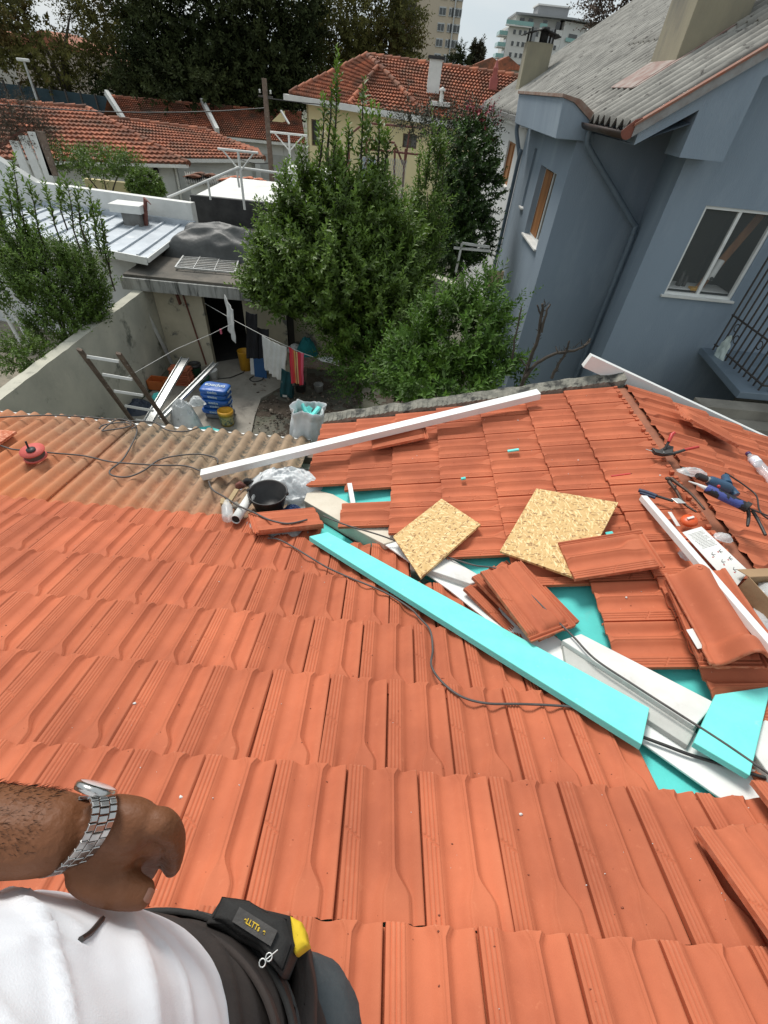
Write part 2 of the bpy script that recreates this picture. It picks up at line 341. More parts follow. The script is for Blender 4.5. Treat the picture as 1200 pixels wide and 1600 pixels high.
def loose_tile_mesh(mb, O, ax, dn, up, tint=None):
    """a whole tile off the roof: side lock channel, head rails, underside"""
    mb.cur = random.random() if tint is None else tint
    ds = DS + [.388, .392, .394, .398, .400, .406, .408, .412, .415]
    US_ = lambda d: tile_us(min(d, .385))[:-2] + [.2225, .230, .232, .236, .238, .244, .246, .250, .252]
    def h(u, d):
        if u > .2210: return (.012 if (.232 <= u <= .236 or .246 <= u <= .252) else .003)
        if d > .386: return .012 if (.392 <= d <= .398 or d >= .408) else .003
        a = tile_h(u, d)
        if d > .37 and u > .06: a = min(a, .012)
        return a
    def hb(u, d): return max(0, tile_h(u, min(d, .36)) - .010) if u < .2210 else 0
    T, B = [], []
    for d in ds:
        for u in US_(d): T.append(O + ax * u - dn * d + up * (h(u, d) + .008)); B.append(O + ax * u - dn * d + up * (hb(u, d) * .8))
    nu, nd = len(US_(0)), len(ds)
    fl = (ax.cross(-dn)).dot(up) < 0
    q = [(j * nu + i, j * nu + i + 1, (j + 1) * nu + i + 1, (j + 1) * nu + i) for j in range(nd - 1) for i in range(nu - 1)]
    mb.add(T, [f[::-1] for f in q] if fl else q, True)
    mb.add(B, q if fl else [f[::-1] for f in q], True)
    ring = [i for i in range(nu)] + [j * nu + nu - 1 for j in range(1, nd)] + [(nd - 1) * nu + i for i in range(nu - 2, -1, -1)] + [j * nu for j in range(nd - 2, 0, -1)]
    n = len(ring); R1 = [T[i] for i in ring]; R2 = [B[i] for i in ring]
    mb.add(R1 + R2, [(i, i + n, (i + 1) % n + n, (i + 1) % n) for i in range(n)])

cA, sA = math.cos(RAD(17.5)), math.sin(RAD(17.5)); cB, sB = math.cos(RAD(15)), math.sin(RAD(15))
fA = (Vector((1, 0, 0)), Vector((0, cA, -sA)), Vector((0, sA, cA)))
fB = (Vector((0, 1, 0)), Vector((-cB, 0, -sB)), Vector((-sB, 0, cB)))
fC = (Vector((0, -1, 0)), Vector((cB, 0, -sB)), Vector((sB, 0, cB)))
house = thing('tiled_house', 'house below the viewer with unfinished orange clay tile roof and open turquoise valley', 'house', (0, 0, -6))
mb = MB()
rows = [(1.99, .21, .335, -.27), (1.80, .35, .11, .26), (1.46, .34, .335, .59), (1.13, .34, .11, .91), (.81, .35, .335, 1.04), (.46, .37, .21, 2.2), (.09, .36, .11, 2.4), (-.27, .36, .22, 2.4), (-.63, .36, .11, 2.4), (-.99, .36, .22, 2.4)]
rows[4] = (.81, .35, .11, 1.04); rows[3] = (1.13, .34, .22, .93); rows[2] = (1.46, .34, .11, .60); rows[1] = (1.80, .35, .22, .27); rows[0] = (1.99, .21, .11, -.25)
for (y, p, x0, xe) in rows:
    k0 = int((-3.4 - x0) / W) - 1
    k = k0
    while x0 + (k + 1) * W <= xe + .03:
        x = x0 + k * W
        dm = .385 if y < 1.9 else .26
        put_tile(mb, Vector((x, y, zA(y) - .024)), *fA, lift=.021, pitch=p / cA, dmax=min(.385, (p / cA) + .06))
        k += 1
mb.build('roof_tiles', m_tile, house, label='slope of matte orange flat clay tiles laid in staggered courses')
mb = MB()
colB = [(-.50, .29, [(2.62, 3.12)]), (-.21, .31, [(2.36, 3.12)]), (.10, .32, [(1.80, 3.16)]), (.42, .325, [(1.55, 3.16)]), (.745, .335, [(1.32, 3.18)]), (1.08, .29, [(.92, 3.18)]), (1.37, .33, [(.6, 3.2)])]
for (x, p, spans) in colB:
    off = .0 if (round((x + .5) / .3) % 2) else .115
    for (a, b) in spans:
        y = .94 + W * math.floor((a - .94) / W + .5)
        while y + W <= b + .13:
            dm = (p / cB + .06) if x < 1.3 else .40
            put_tile(mb, Vector((x, y, zB(x) - .024)), *fB, lift=.021, pitch=p / cB, dmax=min(.385, dm))
            if x > 1.3:
                for u_ in (.02, .075, .13, .19):
                    c_ = Vector((x, y, zB(x) - .024)) + fB[0] * (u_ + random.uniform(-.004, .004)) - fB[1] * .368 + fB[2] * .016; mb.bar(c_, c_ + fB[0] * .018, .022, .022, fB[2])
            y += W
# the two tiles beside the gap at the wing's left edge
for yy in (2.37,): pass
put_tile(mb, Vector((-.21, 1.93, zB(-.21) - .02)), *fB, lift=.024, pitch=.33)
put_tile(mb, Vector((-.50, 2.38, zB(-.50) - .02)), *fB, lift=.024, pitch=.3)
mb.build('wing_roof_tiles', m_tile, house)
mb = MB()
for i, x in enumerate((2.17, 2.50, 2.83, 3.16, 3.49)):
    y = 3.2
    while y > .2:
        if not (i == 0 and False):
            put_tile(mb, Vector((x, y, zC(x) - .024)), *fC, lift=.024, pitch=.33 / cB, dmax=.385)
        y -= W
mb.build('far_wing_roof_tiles', m_tile, house)
# narrow open ridge: dull membrane low between the two slopes
mb = MB()
mb.add([(XR - .10, .2, ZR - .050), (XR, .2, ZR - .030), (XR + .10, .2, ZR - .050), (XR - .10, 3.19, ZR - .050), (XR, 3.19, ZR - .030), (XR + .10, 3.19, ZR - .050)], [(0, 1, 4, 3), (1, 2, 5, 4)])
mb.build('ridge_membrane', M('ridge_membrane', (.34, .12, .06), (.22, .08, .045), scale=8, rough=.8), house)
mb = MB(); q_ = smoothpath([(XR - .035 + .006 * math.sin(k), .3 + k * .29, ZR - .012) for k in range(11)], 4)
# decks below the tiles
mb = MB()
mb.prism([(-3.6, -1.4, zA(-1.4) - .055), (2.6, -1.4, zA(-1.4) - .055), (1.42, .43, zA(.43) - .055), (-.35, 2.12, zA(2.12) - .055), (-.35, 1.98, zA(1.98) - .055), (-3.6, 1.98, zA(1.98) - .055)], (0, 0, -.12))
mb.prism([(-.50, 2.40, zB(-.5) - .06), (.6, 1.36, zB(.6) - .06), (1.36, .60, zB(1.36) - .06), (1.70, .25, zB(1.70) - .06), (1.70, 3.17, zB(1.70) - .06), (-.50, 3.17, zB(-.50) - .06)], (0, 0, -.10))
mb.prism([(1.90, 0, zC(1.9) - .06), (3.7, 0, zC(3.7) - .06), (3.7, 3.17, zC(3.7) - .06), (1.90, 3.17, zC(1.9) - .06)], (0, 0, -.10))
mb.build('insulation_deck', m_xps2, house)
# walls below
mb = MB()
mb.box((-3.6, -1.3, -6), (3.7, 1.9, -2.35)); mb.box((-.45, 1.9, -6), (3.7, 3.1, -2.32))
mb.prism([(-.45, 3.102, -2.32), (1.8, 3.102, ZR - .18), (3.7, 3.102, zC(3.7) - .18), (3.7, 3.102, -2.34), (-.4, 3.102, -2.34)], (0, -.05, 0))
mb.build('wall', m_wallg, house)
# verge coping of the wing
mb = MB()
def coping(mb, x0, x1, zf, y0=3.21, y1=3.31):
    n = 60
    for i in range(n):
        a, b = x0 + (x1 - x0) * i / n, x0 + (x1 - x0) * (i + 1) / n
        za, zb = zf(a), zf(b)
        w1 = .02 * mnoise.noise(Vector((a * 9, 1, 0))); w2 = .02 * mnoise.noise(Vector((b * 9, 1, 0)))
        vs = [(a, y0, za - .2), (a, y0, za + .02 + w1), (a, y1, za + .045 + w1), (a, y1, za - .2), (b, y0, zb - .2), (b, y0, zb + .03 + w2), (b, y1, zb + .045 + w2), (b, y1, zb - .2)]
        mb.add(vs, [(1, 2, 6, 5), (0, 1, 5, 4), (2, 3, 7, 6), (0, 3, 2, 1), (4, 5, 6, 7)])
coping(mb, -.5, 1.8, lambda x: zB(x) + .0); 
mb.build('verge_coping', M('lichened_coping', (.26, .25, .21), (.13, .13, .11), scale=14, rough=1, bump=.8, bscale=60, c3=(.05, .05, .045), s3=9, t3=(.52, .62), bdist=.01), house, fixn=True)
mb = MB(); mb.prism([(1.8, 3.21, ZR - .02), (3.7, 3.21, zC(3.7) - .02), (3.7, 3.21, zC(3.7) - .25), (1.8, 3.21, ZR - .25)], (0, .01, 0))
mb.build('verge_flashing', M('dark_green_flashing', (.035, .045, .038), (.05, .06, .05), rough=.5), house)
# ---------------- corrugated lean-to roof
lean = thing('lean_to', 'corrugated fibre cement lean-to roof below the orange tiles, stained by orange dust', 'roof', (-2.4, 2.6, -6))
def corr(mb, x0, x1, fn, pitch, amp, ny=2, y0=0, y1=1, per=12):
    n = int((x1 - x0) / pitch * per)
    def g(u, v):
        x = x0 + (x1 - x0) * u; s = math.sin(2 * math.pi * (x - x0) / pitch)
        return fn(x, y0 + (y1 - y0) * v, amp * (abs(s) ** .8 * (1 if s > 0 else -1)))
    mb.grid(g, n, ny, True); return mb
def dusty_asb():
    m = bpy.data.materials.new('dusty_fibre_cement'); m.use_nodes = True; t = m.node_tree; N = t.nodes; lk = t.links.new
    b = N['Principled BSDF']; b.inputs['Roughness'].default_value = .95
    tcn = N.new('ShaderNodeTexCoord'); 
    def noise(s, d=7):
        n = N.new('ShaderNodeTexNoise'); n.inputs['Scale'].default_value = s; n.inputs['Detail'].default_value = d; n.inputs['Roughness'].default_value = .65; lk(tcn.outputs['Object'], n.inputs[0]); return n.outputs[0]
    def ramp(v, a, b_, c1=(0, 0, 0), c2=(1, 1, 1)):
        r = N.new('ShaderNodeValToRGB'); r.color_ramp.elements[0].position = a; r.color_ramp.elements[1].position = b_; r.color_ramp.elements[0].color = (*c1, 1); r.color_ramp.elements[1].color = (*c2, 1); lk(v, r.inputs[0]); return r.outputs[0]
    def mix(f, a, b_):
        x = N.new('ShaderNodeMixRGB')
        if isinstance(f, float): x.inputs[0].default_value = f
        else: lk(f, x.inputs[0])
        for i, q in ((1, a), (2, b_)):
            if isinstance(q, tuple): x.inputs[i].default_value = (*q, 1)
            else: lk(q, x.inputs[i])
        return x.outputs[0]
    c = ramp(noise(7), .35, .65, (.36, .255, .165), (.24, .17, .11))
    # lichen and dirt lie in the valleys of the sheet (position across the sheet)
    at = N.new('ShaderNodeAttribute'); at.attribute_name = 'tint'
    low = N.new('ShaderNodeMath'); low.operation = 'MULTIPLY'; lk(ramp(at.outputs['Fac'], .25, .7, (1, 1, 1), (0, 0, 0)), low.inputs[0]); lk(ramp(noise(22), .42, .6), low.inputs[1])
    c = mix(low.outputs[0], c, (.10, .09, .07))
    # brick dust washed down from the sawing at the left
    sx = N.new('ShaderNodeSeparateXYZ'); lk(tcn.outputs['Object'], sx.inputs[0])
    ma = N.new('ShaderNodeMath'); ma.operation = 'MULTIPLY_ADD'; ma.inputs[1].default_value = -.42; ma.inputs[2].default_value = .40; lk(sx.outputs[0], ma.inputs[0])
    mb_ = N.new('ShaderNodeMath'); mb_.operation = 'MULTIPLY_ADD'; mb_.inputs[1].default_value = -.55; lk(sx.outputs[1], mb_.inputs[0]); lk(ma.outputs[0], mb_.inputs[2])
    mc = N.new('ShaderNodeMath'); mc.operation = 'MULTIPLY_ADD'; mc.inputs[1].default_value = .7; lk(noise(3.5), mc.inputs[0]); lk(mb_.outputs[0], mc.inputs[2])
    dust = ramp(mc.outputs[0], .25, 1.05)
    c = mix(dust, c, (.52, .18, .075))
    lk(c, b.inputs['Base Color'])
    bp = N.new('ShaderNodeBump'); bp.inputs['Strength'].default_value = .5; bp.inputs['Distance'].default_value = .004; lk(noise(90), bp.inputs['Height']); lk(bp.outputs[0], b.inputs['Normal'])
    return m
CP = .1165
def corr_sheets(mb, spans, y0, y1, zf, amp, cp, lift=.006):
    for i, (a, b) in enumerate(spans):
        n = max(2, int((b - a) / cp * 12)); ny = 14
        vs = []; ts = []
        for j in range(ny + 1):
            y = y0 + (y1 - y0) * j / ny
            for k in range(n + 1):
                x = a + (b - a) * k / n; s = math.cos(2 * math.pi * x / cp)
                e = lift * (i % 2) + .004 * mnoise.noise(Vector((x * .7, y * 2, i)))
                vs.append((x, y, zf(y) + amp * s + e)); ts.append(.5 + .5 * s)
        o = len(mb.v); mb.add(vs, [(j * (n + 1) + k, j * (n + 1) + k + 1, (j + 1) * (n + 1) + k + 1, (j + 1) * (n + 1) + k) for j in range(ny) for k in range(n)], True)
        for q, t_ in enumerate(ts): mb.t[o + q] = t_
mb = MB()
corr_sheets(mb, [(-4.2, -2.88), (-2.9, -2.17), (-2.20, -1.47), (-1.50, -.62)], 1.78, 3.28, lambda y: zD(y) - .01, .021, CP, .007)
mb.build('corrugated_sheets', dusty_asb(), lean, solid=.007)
mb = MB(); mb.box((-4.2, 3.02, -2.42), (-.5, 3.10, -2.33)); mb.box((-4.2, 2.2, -2.33), (-.5, 2.28, -2.22)); mb.build('rafters', m_wood, lean)
mb = MB(); mb.box((-4.2, 2.95, -6), (-.5, 3.02, -2.40)); mb.build('wall', m_wallg, lean)
mb = MB(); mb.prism([(-4.2, 3.285, zD(3.28) - .05), (-.62, 3.285, zD(3.28) - .05), (-.62, 3.285, zD(3.28) - .035), (-4.2, 3.285, zD(3.28) - .035)], (0, .03, 0)); mb.build('drip_strip', m_whitemetal, lean)
# ------------------------------------------------------------------ ground, yard
def sheet(name, pts, mat, z=None, kind='structure'):
    mb = MB(); mb.add(pts, [tuple(range(len(pts)))])
    return mb.build(name, mat, kind=kind, fixn=False)
sheet('ground', [(-900, -300, -6.02), (900, -300, -6.02), (900, 1800, -6.02), (-900, 1800, -6.02)], m_ground)
# uneven bare soil of the yard, as a real relief
mb = MB()
def soil(u, v):
    x, y = -5.85 + 8.8 * u, 3.2 + 9.6 * v
    h = .05 * mnoise.noise(Vector((x * 1.3, y * 1.3, 0))) + .035 * mnoise.noise(Vector((x * 5, y * 5, 3))) + .015 * mnoise.noise(Vector((x * 17, y * 17, 5)))
    return (x, y, -6.0 + h - .02)
mb.grid(soil, 150, 160)
mb.build('yard_soil', m_soil, kind='structure')
pp = [(336, 566), (402, 555), (440, 580), (478, 596), (440, 604), (408, 622), (398, 650), (388, 700), (240, 720), (180, 660), (262, 590), (288, 572)]
mb = MB(); mb.prism([PZ(*p, -5.97) for p in pp][::-1], (0, 0, -.08)); mb.build('yard_slab', m_path, kind='structure', fixn=True)
# rubble crumbs: nobody could count them
mb = MB()
for i in range(1500):
    x, y = random.gauss(-2.0, .85), random.gauss(9.0, 1.3)
    if y > 11.2 or x < -3.9 or (x < -3.1 and y < 10.2): continue
    r = random.choice([.008, .010, .012, .016, .02, .03, .04]) * random.uniform(.5, 1.1)
    mb.cur = random.random(); mb.ball((x, y, -5.97), r, 6, (1, random.uniform(.6, 1), random.uniform(.5, .9)), 1.2)
mb.build('rubble', M('rubble_stone', (.24, .20, .16), (.12, .095, .075), scale=8, rough=1, bump=.4, tint=.6), kind='stuff')
# neighbour's yard floor behind the grey wall
sheet('neighbour_yard', [(-13, 3, -5.99), (-6.1, 3, -5.99), (-6.1, 13, -5.99), (-13, 13, -5.99)], M('dusty_paving', (.30, .26, .20), (.20, .18, .14), scale=2, rough=1, bump=.4, c3=(.1, .1, .07), s3=3))

# ------------------------------------------------------------------ wall helper with real openings
def wall_holes(mb, o, ax, width, zs, holes, reveal=.12, inn=None):
    """vertical wall face starting at o, running along ax; zs=(z0,z1); holes=[(a0,a1,z0,z1)]; inn = inward normal"""
    o = Vector(o); ax = Vector(ax).normalized(); inn = Vector(inn)
    xs = sorted({0, width, *[h[0] for h in holes], *[h[1] for h in holes]}); z_ = sorted({zs[0], zs[1], *[h[2] for h in holes], *[h[3] for h in holes]})
    def P(a, z, d=0): p = o + ax * a + inn * d; return Vector((p.x, p.y, z))
    for i in range(len(xs) - 1):
        for j in range(len(z_) - 1):
            cx, cz = (xs[i] + xs[i + 1]) / 2, (z_[j] + z_[j + 1]) / 2
            if any(h[0] < cx < h[1] and h[2] < cz < h[3] for h in holes): continue
            mb.add([P(xs[i], z_[j]), P(xs[i + 1], z_[j]), P(xs[i + 1], z_[j + 1]), P(xs[i], z_[j + 1])], [(0, 1, 2, 3)])
    for (a, b, c, d) in holes:
        for (p, q) in (((a, c), (b, c)), ((b, c), (b, d)), ((b, d), (a, d)), ((a, d), (a, c))):
            mb.add([P(*p), P(*q), P(*q, reveal), P(*p, reveal)], [(0, 1, 2, 3)])
def window(root, o, ax, inn, w, z0, z1, depth=.1, sashes=2, frame=m_whitemetal, glass=m_glass, fw=.05, sill=True, name='window'):
    o = Vector(o); ax = Vector(ax).normalized(); inn = Vector(inn)
    mb = MB()
    def bb(a0, a1, c0, c1, d0=depth - .03, d1=depth + .03):
        p = o + ax * a0 + inn * d0; 
        mb.prism([(p.x, p.y, c0), tuple(Vector((p.x, p.y, c0)) + ax * (a1 - a0)), tuple(Vector((p.x, p.y, c1)) + ax * (a1 - a0)), (p.x, p.y, c1)], inn * (d1 - d0))
    bb(0, w, z0, z0 + fw); bb(0, w, z1 - fw, z1); bb(0, fw, z0 + fw, z1 - fw); bb(w - fw, w, z0 + fw, z1 - fw)
    for k in range(1, sashes): bb(w * k / sashes - fw * .6, w * k / sashes + fw * .6, z0 + fw, z1 - fw, depth - .02, depth + .02)
    f = mb.build(name, frame, root)
    g = MB(); p = o + inn * depth
    g.add([(p.x, p.y, z0), tuple(Vector((p.x, p.y, z0)) + ax * w), tuple(Vector((p.x, p.y, z1)) + ax * w), (p.x, p.y, z1)], [(0, 1, 2, 3)])
    g.build('pane', glass, f)
    if sill:
        s = MB(); q = o - inn * .05 - ax * .05
        s.prism([(q.x, q.y, z0 - .035), tuple(Vector((q.x, q.y, z0 - .035)) + ax * (w + .1)), tuple(Vector((q.x, q.y, z0 + .002)) + ax * (w + .1)), (q.x, q.y, z0 + .002)], inn * (depth + .02)); s.build('sill', m_white, f, bevel=.004)
    return f
m_seeglass = M('clear_pane', (.6, .65, .65), (.6, .65, .65), rough=.04, bump=0, alpha=.12, spec=1)

# ------------------------------------------------------------------ blue house
RS, RE = .66, 3.14
def zR(x): return -.16 + RS * (x - RE)
def PR(x, y): return hit(x, y, (-RS, 0, 1), -.16 - RS * RE)
bh = thing('blue_house', 'blue-grey stucco house with grey corrugated roof and white sliding window at the right', 'house', (6, 12, -6))
mb = MB()
wall_holes(mb, (3, 15.05, 0), (0, -1, 0), 4.57, (-6, -.3), [(2.37, 3.84, -2.38, -1.06), (1.35, 1.62, -2.0, -.85)], .22, (1, 0, 0))
mb.add([(3, 10.48, -6), (4.66, 10.48, -6), (4.66, 10.48, .6), (3, 10.48, -.35)], [(0, 1, 2, 3)])
mb.add([(4.66, 10.48, -6), (4.27, 8.9, -6), (4.27, 8.9, .4), (4.66, 10.48, .6)], [(0, 1, 2, 3)])
wall_holes(mb, (4.27, 8.9, 0), (1, 0, 0), 6.5, (-6, -.3), [(.63, 1.88, -2.40, -1.04)], .16, (0, 1, 0))
mb.add([(4.27, 8.9, -.3), (10.77, 8.9, -.3), (10.77, 8.9, 4.5), (4.27, 8.9, .4)], [(0, 1, 2, 3)])
mb.add([(10.77, 8.9, -6), (10.77, 15.05, -6), (10.77, 15.05, 4.4), (10.77, 8.9, 4.4)], [(0, 1, 2, 3)])
mb.build('wall', m_blue, bh)
window(bh, (3, 12.68, 0), (0, -1, 0), (1, 0, 0), 1.47, -2.38, -1.06, depth=.16, frame=m_whitemetal)
f = MB(); f.box((3.12, 11.98, -2.33), (3.13, 12.62, -1.12)); f.build('shutter', m_ply, bh)
window(bh, (3, 13.70, 0), (0, -1, 0), (1, 0, 0), .27, -2.0, -.85, depth=.16, sashes=1, frame=m_whitemetal, fw=.03)
wf = window(bh, (4.90, 8.9, 0), (1, 0, 0), (0, 1, 0), 1.25, -2.40, -1.04, depth=.06, glass=m_seeglass, fw=.045)
# the room seen through the sliding window
mb = MB(); mb.box((4.7, 8.98, -2.95), (6.9, 11.5, -.85)); mb.f = [f_[::-1] for f_ in mb.f]; mb.f.pop(2); mb.sm.pop(2); mb.m.pop(2)
mb.build('room', M('dim_room', (.06, .065, .06), (.04, .045, .042), scale=.8, rough=.9, bump=0), bh)
t = thing('plank', 'orange wooden plank leaning inside the right pane of the sliding window', 'plank', (6.0, 9.6, -2.95))
mb = MB(); mb.bar((5.62, 9.3, -2.6), (6.3, 9.5, -.95), .14, .03, (0, 1, 0)); mb.build('board', m_ply, t)
t = thing('roller_tube', 'white tube roll leaning behind the right pane of the sliding window', 'tube', (5.75, 9.3, -2.4))
mb = MB(); mb.lathe([(.0, 0), (.055, 0), (.06, .02), (.06, .33), (.045, .34), (.0, .34)], (5.78, 9.25, -2.18), (.18, .1, 1), 20); mb.build('roll', m_white, t)
mb = MB(); mb.lathe([(.03, 0), (.03, .02), (0, .02)], (5.775, 9.19, -2.14), (0, -1, 0), 14, True); mb.build('hub', m_blackpl, t)
t = thing('yellow_tray', 'small yellow tray on the sill inside the sliding window', 'tray', (5.55, 9.2, -2.35))
mb = MB(); mb.box((5.47, 9.12, -2.36), (5.66, 9.25, -2.31)); mb.build('tray_body', m_yellow, t, bevel=.01)
mb = MB(); mb.box((4.95, 9.15, -2.36), (6.2, 9.6, -2.34)); mb.build('counter', m_white, bh)
for i, (x, z, r) in enumerate([(5.08, -2.2, .07), (5.3, -2.2, .045), (5.4, -2.24, .035)]):
    t = thing('pot', ['big dark pot at the left inside the sliding window', 'slim dark bottle in the middle inside the sliding window', 'small dark jar beside the window mullion'][i], 'pot', (x, 9.3, -2.34))
    mb = MB(); mb.lathe([(0, 0), (r, 0), (r * 1.05, r), (r * .8, (z + 2.34) * 1.4), (r * .3, (z + 2.34) * 1.8), (0, (z + 2.34) * 1.8)], (x, 9.3, -2.338)); mb.build('body', m_blackpl, t)
# eave box
px_poly = [(868, 217), (881, 152), (897, 160), (926, 193), (928, 222)]
ep = [PY(*p, 10.40) for p in px_poly]
mb = MB(); mb.prism(ep[::-1], (0, 4.4, 0)); mb.build('eave_box', m_blue, bh, fixn=True, bevel=.012)
mb = MB(); a, b, c = ep[1], ep[2], ep[3]
mb.prism([a + Vector((-.03, -.03, .0)), b + Vector((0, -.03, .0)), c + Vector((0, -.03, .0)), c + Vector((.12, -.03, .05)), b + Vector((.1, -.03, .045)), a + Vector((-.03, -.03, .045))], (0, 4.46, 0))
mb.build('box_coping', M('rusty_flashing', (.22, .12, .085), (.30, .24, .20), scale=7, rough=.8, bump=.3), bh, fixn=True)
# stepped gable fascia
fp = [(992, 227), (1001, 192)]
g0, g1 = PY(992, 227, 8.4), PY(1001, 192, 8.4)
s1, s2, s3, s4 = PY(1095, 172, 8.4), PY(1063, 248, 8.4), PY(1133, 251, 8.4), PY(1200, 120, 8.4)
g0.x = 3.2; s2.x = s1.x = 3.92; s3.x = s4.x = 4.56; s3.z = s2.z = -.46; s4.z = .42
top = lambda x: zR(x) - .10
mb = MB()
mb.prism([(3.22, 8.4, g0.z), (3.92, 8.4, s1.z), (3.92, 8.4, s2.z), (4.56, 8.4, s3.z), (4.56, 8.4, s4.z), (9.5, 8.4, top(9.5) - .55), (9.5, 8.4, top(9.5)), (3.22, 8.4, top(3.22))], (0, .52, 0))
mb.build('gable_fascia', m_blue, bh, fixn=True)
mb = MB(); mb.add([(3.2, 8.45, g0.z + .01), (3.2, 10.5, g0.z + .01), (4.7, 10.5, .3), (4.7, 8.93, .3), (3.9, 8.45, -.1)], [(0, 1, 2, 3, 4)]); mb.build('soffit', m_blue, bh)
# verge strip, reddish
mb = MB(); mb.prism([(3.12, 8.33, zR(3.12) - .12), (9.5, 8.33, zR(9.5) - .12), (9.5, 8.33, zR(9.5) + .0), (3.12, 8.33, zR(3.12) + .0)], (0, .065, 0)); mb.build('verge_board', M('verge_paint', (.30, .31, .31), (.22, .2, .19), scale=6, rough=.7), bh)
mb = MB(); mb.prism([(3.1, 8.31, zR(3.1) + .004), (9.5, 8.31, zR(9.5) + .004), (9.5, 8.31, zR(9.5) + .035), (3.1, 8.31, zR(3.1) + .035)], (0, .11, 0)); mb.build('verge_trim', M('rust_trim', (.27, .09, .05), (.20, .12, .09), scale=9, rough=.8, bump=.3), bh)
# corrugated roof (waves run up the slope)
def corr_roof(root, name, x0, x1, y0, y1, zf, pitch, amp, mat):
    mb = MB(); n = int((y1 - y0) / pitch * 8)
    xs = [x0 + (x1 - x0) * k / 14 for k in range(15)]
    def row(x, dz): return [(x + .01 * mnoise.noise(Vector((0, y0 + (y1 - y0) * i / n, 1))), y0 + (y1 - y0) * i / n, zf(x) + dz + amp * math.sin(2 * math.pi * (y1 - y0) * i / n / pitch) + .012 * mnoise.noise(Vector((x * .8, (y0 + (y1 - y0) * i / n) * 2, 4)))) for i in range(n + 1)]
    vs = []
    for x in xs: vs += row(x, .02)
    mb.add(vs, [(j * (n + 1) + i, (j + 1) * (n + 1) + i, (j + 1) * (n + 1) + i + 1, j * (n + 1) + i + 1) for j in range(len(xs) - 1) for i in range(n)], True)
    for q in range(len(vs)): mb.t[q] = .12 + .8 * (.5 + .5 * math.sin(2 * math.pi * (q % (n + 1)) / n * (y1 - y0) / pitch))  # wave shading put into the tint: valleys darker, as the sun gives no relief
    return mb.build(name, mat, root, solid=.02)
xo = PR(1000, 76).x
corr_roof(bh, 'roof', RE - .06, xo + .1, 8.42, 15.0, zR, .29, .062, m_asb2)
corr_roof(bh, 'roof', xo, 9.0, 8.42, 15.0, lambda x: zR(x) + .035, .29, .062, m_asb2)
# gutter
mb = MB(); gx, gz = 3.05, -.24
prof = [(gx + .09 * math.cos(a), gz + .09 * math.sin(a)) for a in [math.pi + math.pi * k / 10 for k in range(11)]]
mb.add([(x, 8.36, z) for x, z in prof] + [(x, 10.38, z) for x, z in prof], [(i, i + 1, i + 12, i + 11) for i in range(10)], True)
mb.build('gutter', M('gutter_brown', (.07, .045, .035), (.05, .035, .03), rough=.5), bh, solid=.008)
mb = MB(); mb.add([(x, 8.35, z) for x, z in prof], [tuple(range(11))]); mb.add([(gx - .09, 8.35, gz), (gx + .09, 8.35, gz), (gx + .14, 8.35, gz + .16), (gx + .05, 8.35, gz + .13)], [(0, 1, 2, 3)])
mb.build('gutter_end', M('gutter_red', (.22, .06, .035), (.16, .05, .03), rough=.5), bh, solid=.012)
q = PY(994, 356, 10.2)
mb = MB(); mb.tube(smoothpath([(3.12, 10.3, -.3), (3.13, 10.3, -.48), (3.3, 10.3, -.66), (q.x - .12, 10.25, q.z + .1), (q.x, 10.22, q.z - .1), (q.x, 10.2, -3), (q.x, 10.2, -5.9)], 5), .05, 12)
mb.build('downpipe', m_bluepaint, bh)
for z in (-1.75, -3.4, -5): mb = MB(); mb.lathe([(.056, 0), (.056, .04)], (q.x, 10.2, z), (0, 0, 1), 14); mb.build('pipe_bracket', m_bluepaint, bh)
# big chimney on the roof
def chimney(name, label, pn, pf, pu, ztop, mat, cat='chimney'):
    a, f_, u = PR(*pn), PR(*pf), PR(*pu)
    t = thing(name, label, cat, (a.x, a.y, a.z))
    x0, x1, y0, y1 = a.x, u.x, a.y, f_.y
    mb = MB(); mb.box((x0, y0, a.z - .3), (x1, y1, ztop)); mb.build('stack', mat, t, bevel=.01)
    return t, (x0, x1, y0, y1)
m_chim = M('chimney_render', (.33, .30, .21), (.24, .22, .165), scale=1.5, rough=.95, bump=.5, bscale=30, c3=(.13, .13, .12), s3=1.0, t3=(.5, .7), stretch=(1, 1, .35))
t, bx_ = chimney('chimney', 'big rendered chimney on the grey corrugated roof of the blue house', (1051, 107), (1014, 108), (1172, 35), 2.6, m_chim)
a = PR(1051, 107)
mb = MB(); mb.prism([(a.x - .55, a.y - .02, zR(a.x - .55) + .085), (bx_[1], a.y - .02, zR(bx_[1]) + .085), (bx_[1], a.y - .13, zR(bx_[1]) + .085), (a.x - .5, a.y - .13, zR(a.x - .5) + .085)], (0, 0, .012)); mb.prism([(a.x - .55, bx_[3], zR(a.x - .55) + .088), (a.x, bx_[3], zR(a.x) + .088), (a.x, a.y, zR(a.x) + .088), (a.x - .55, a.y, zR(a.x - .55) + .088)], (0, 0, .012))
mb.build('flashing', M('flashing_red', (.21, .11, .09), (.33, .29, .26), scale=5, rough=.8, bump=.3), t)
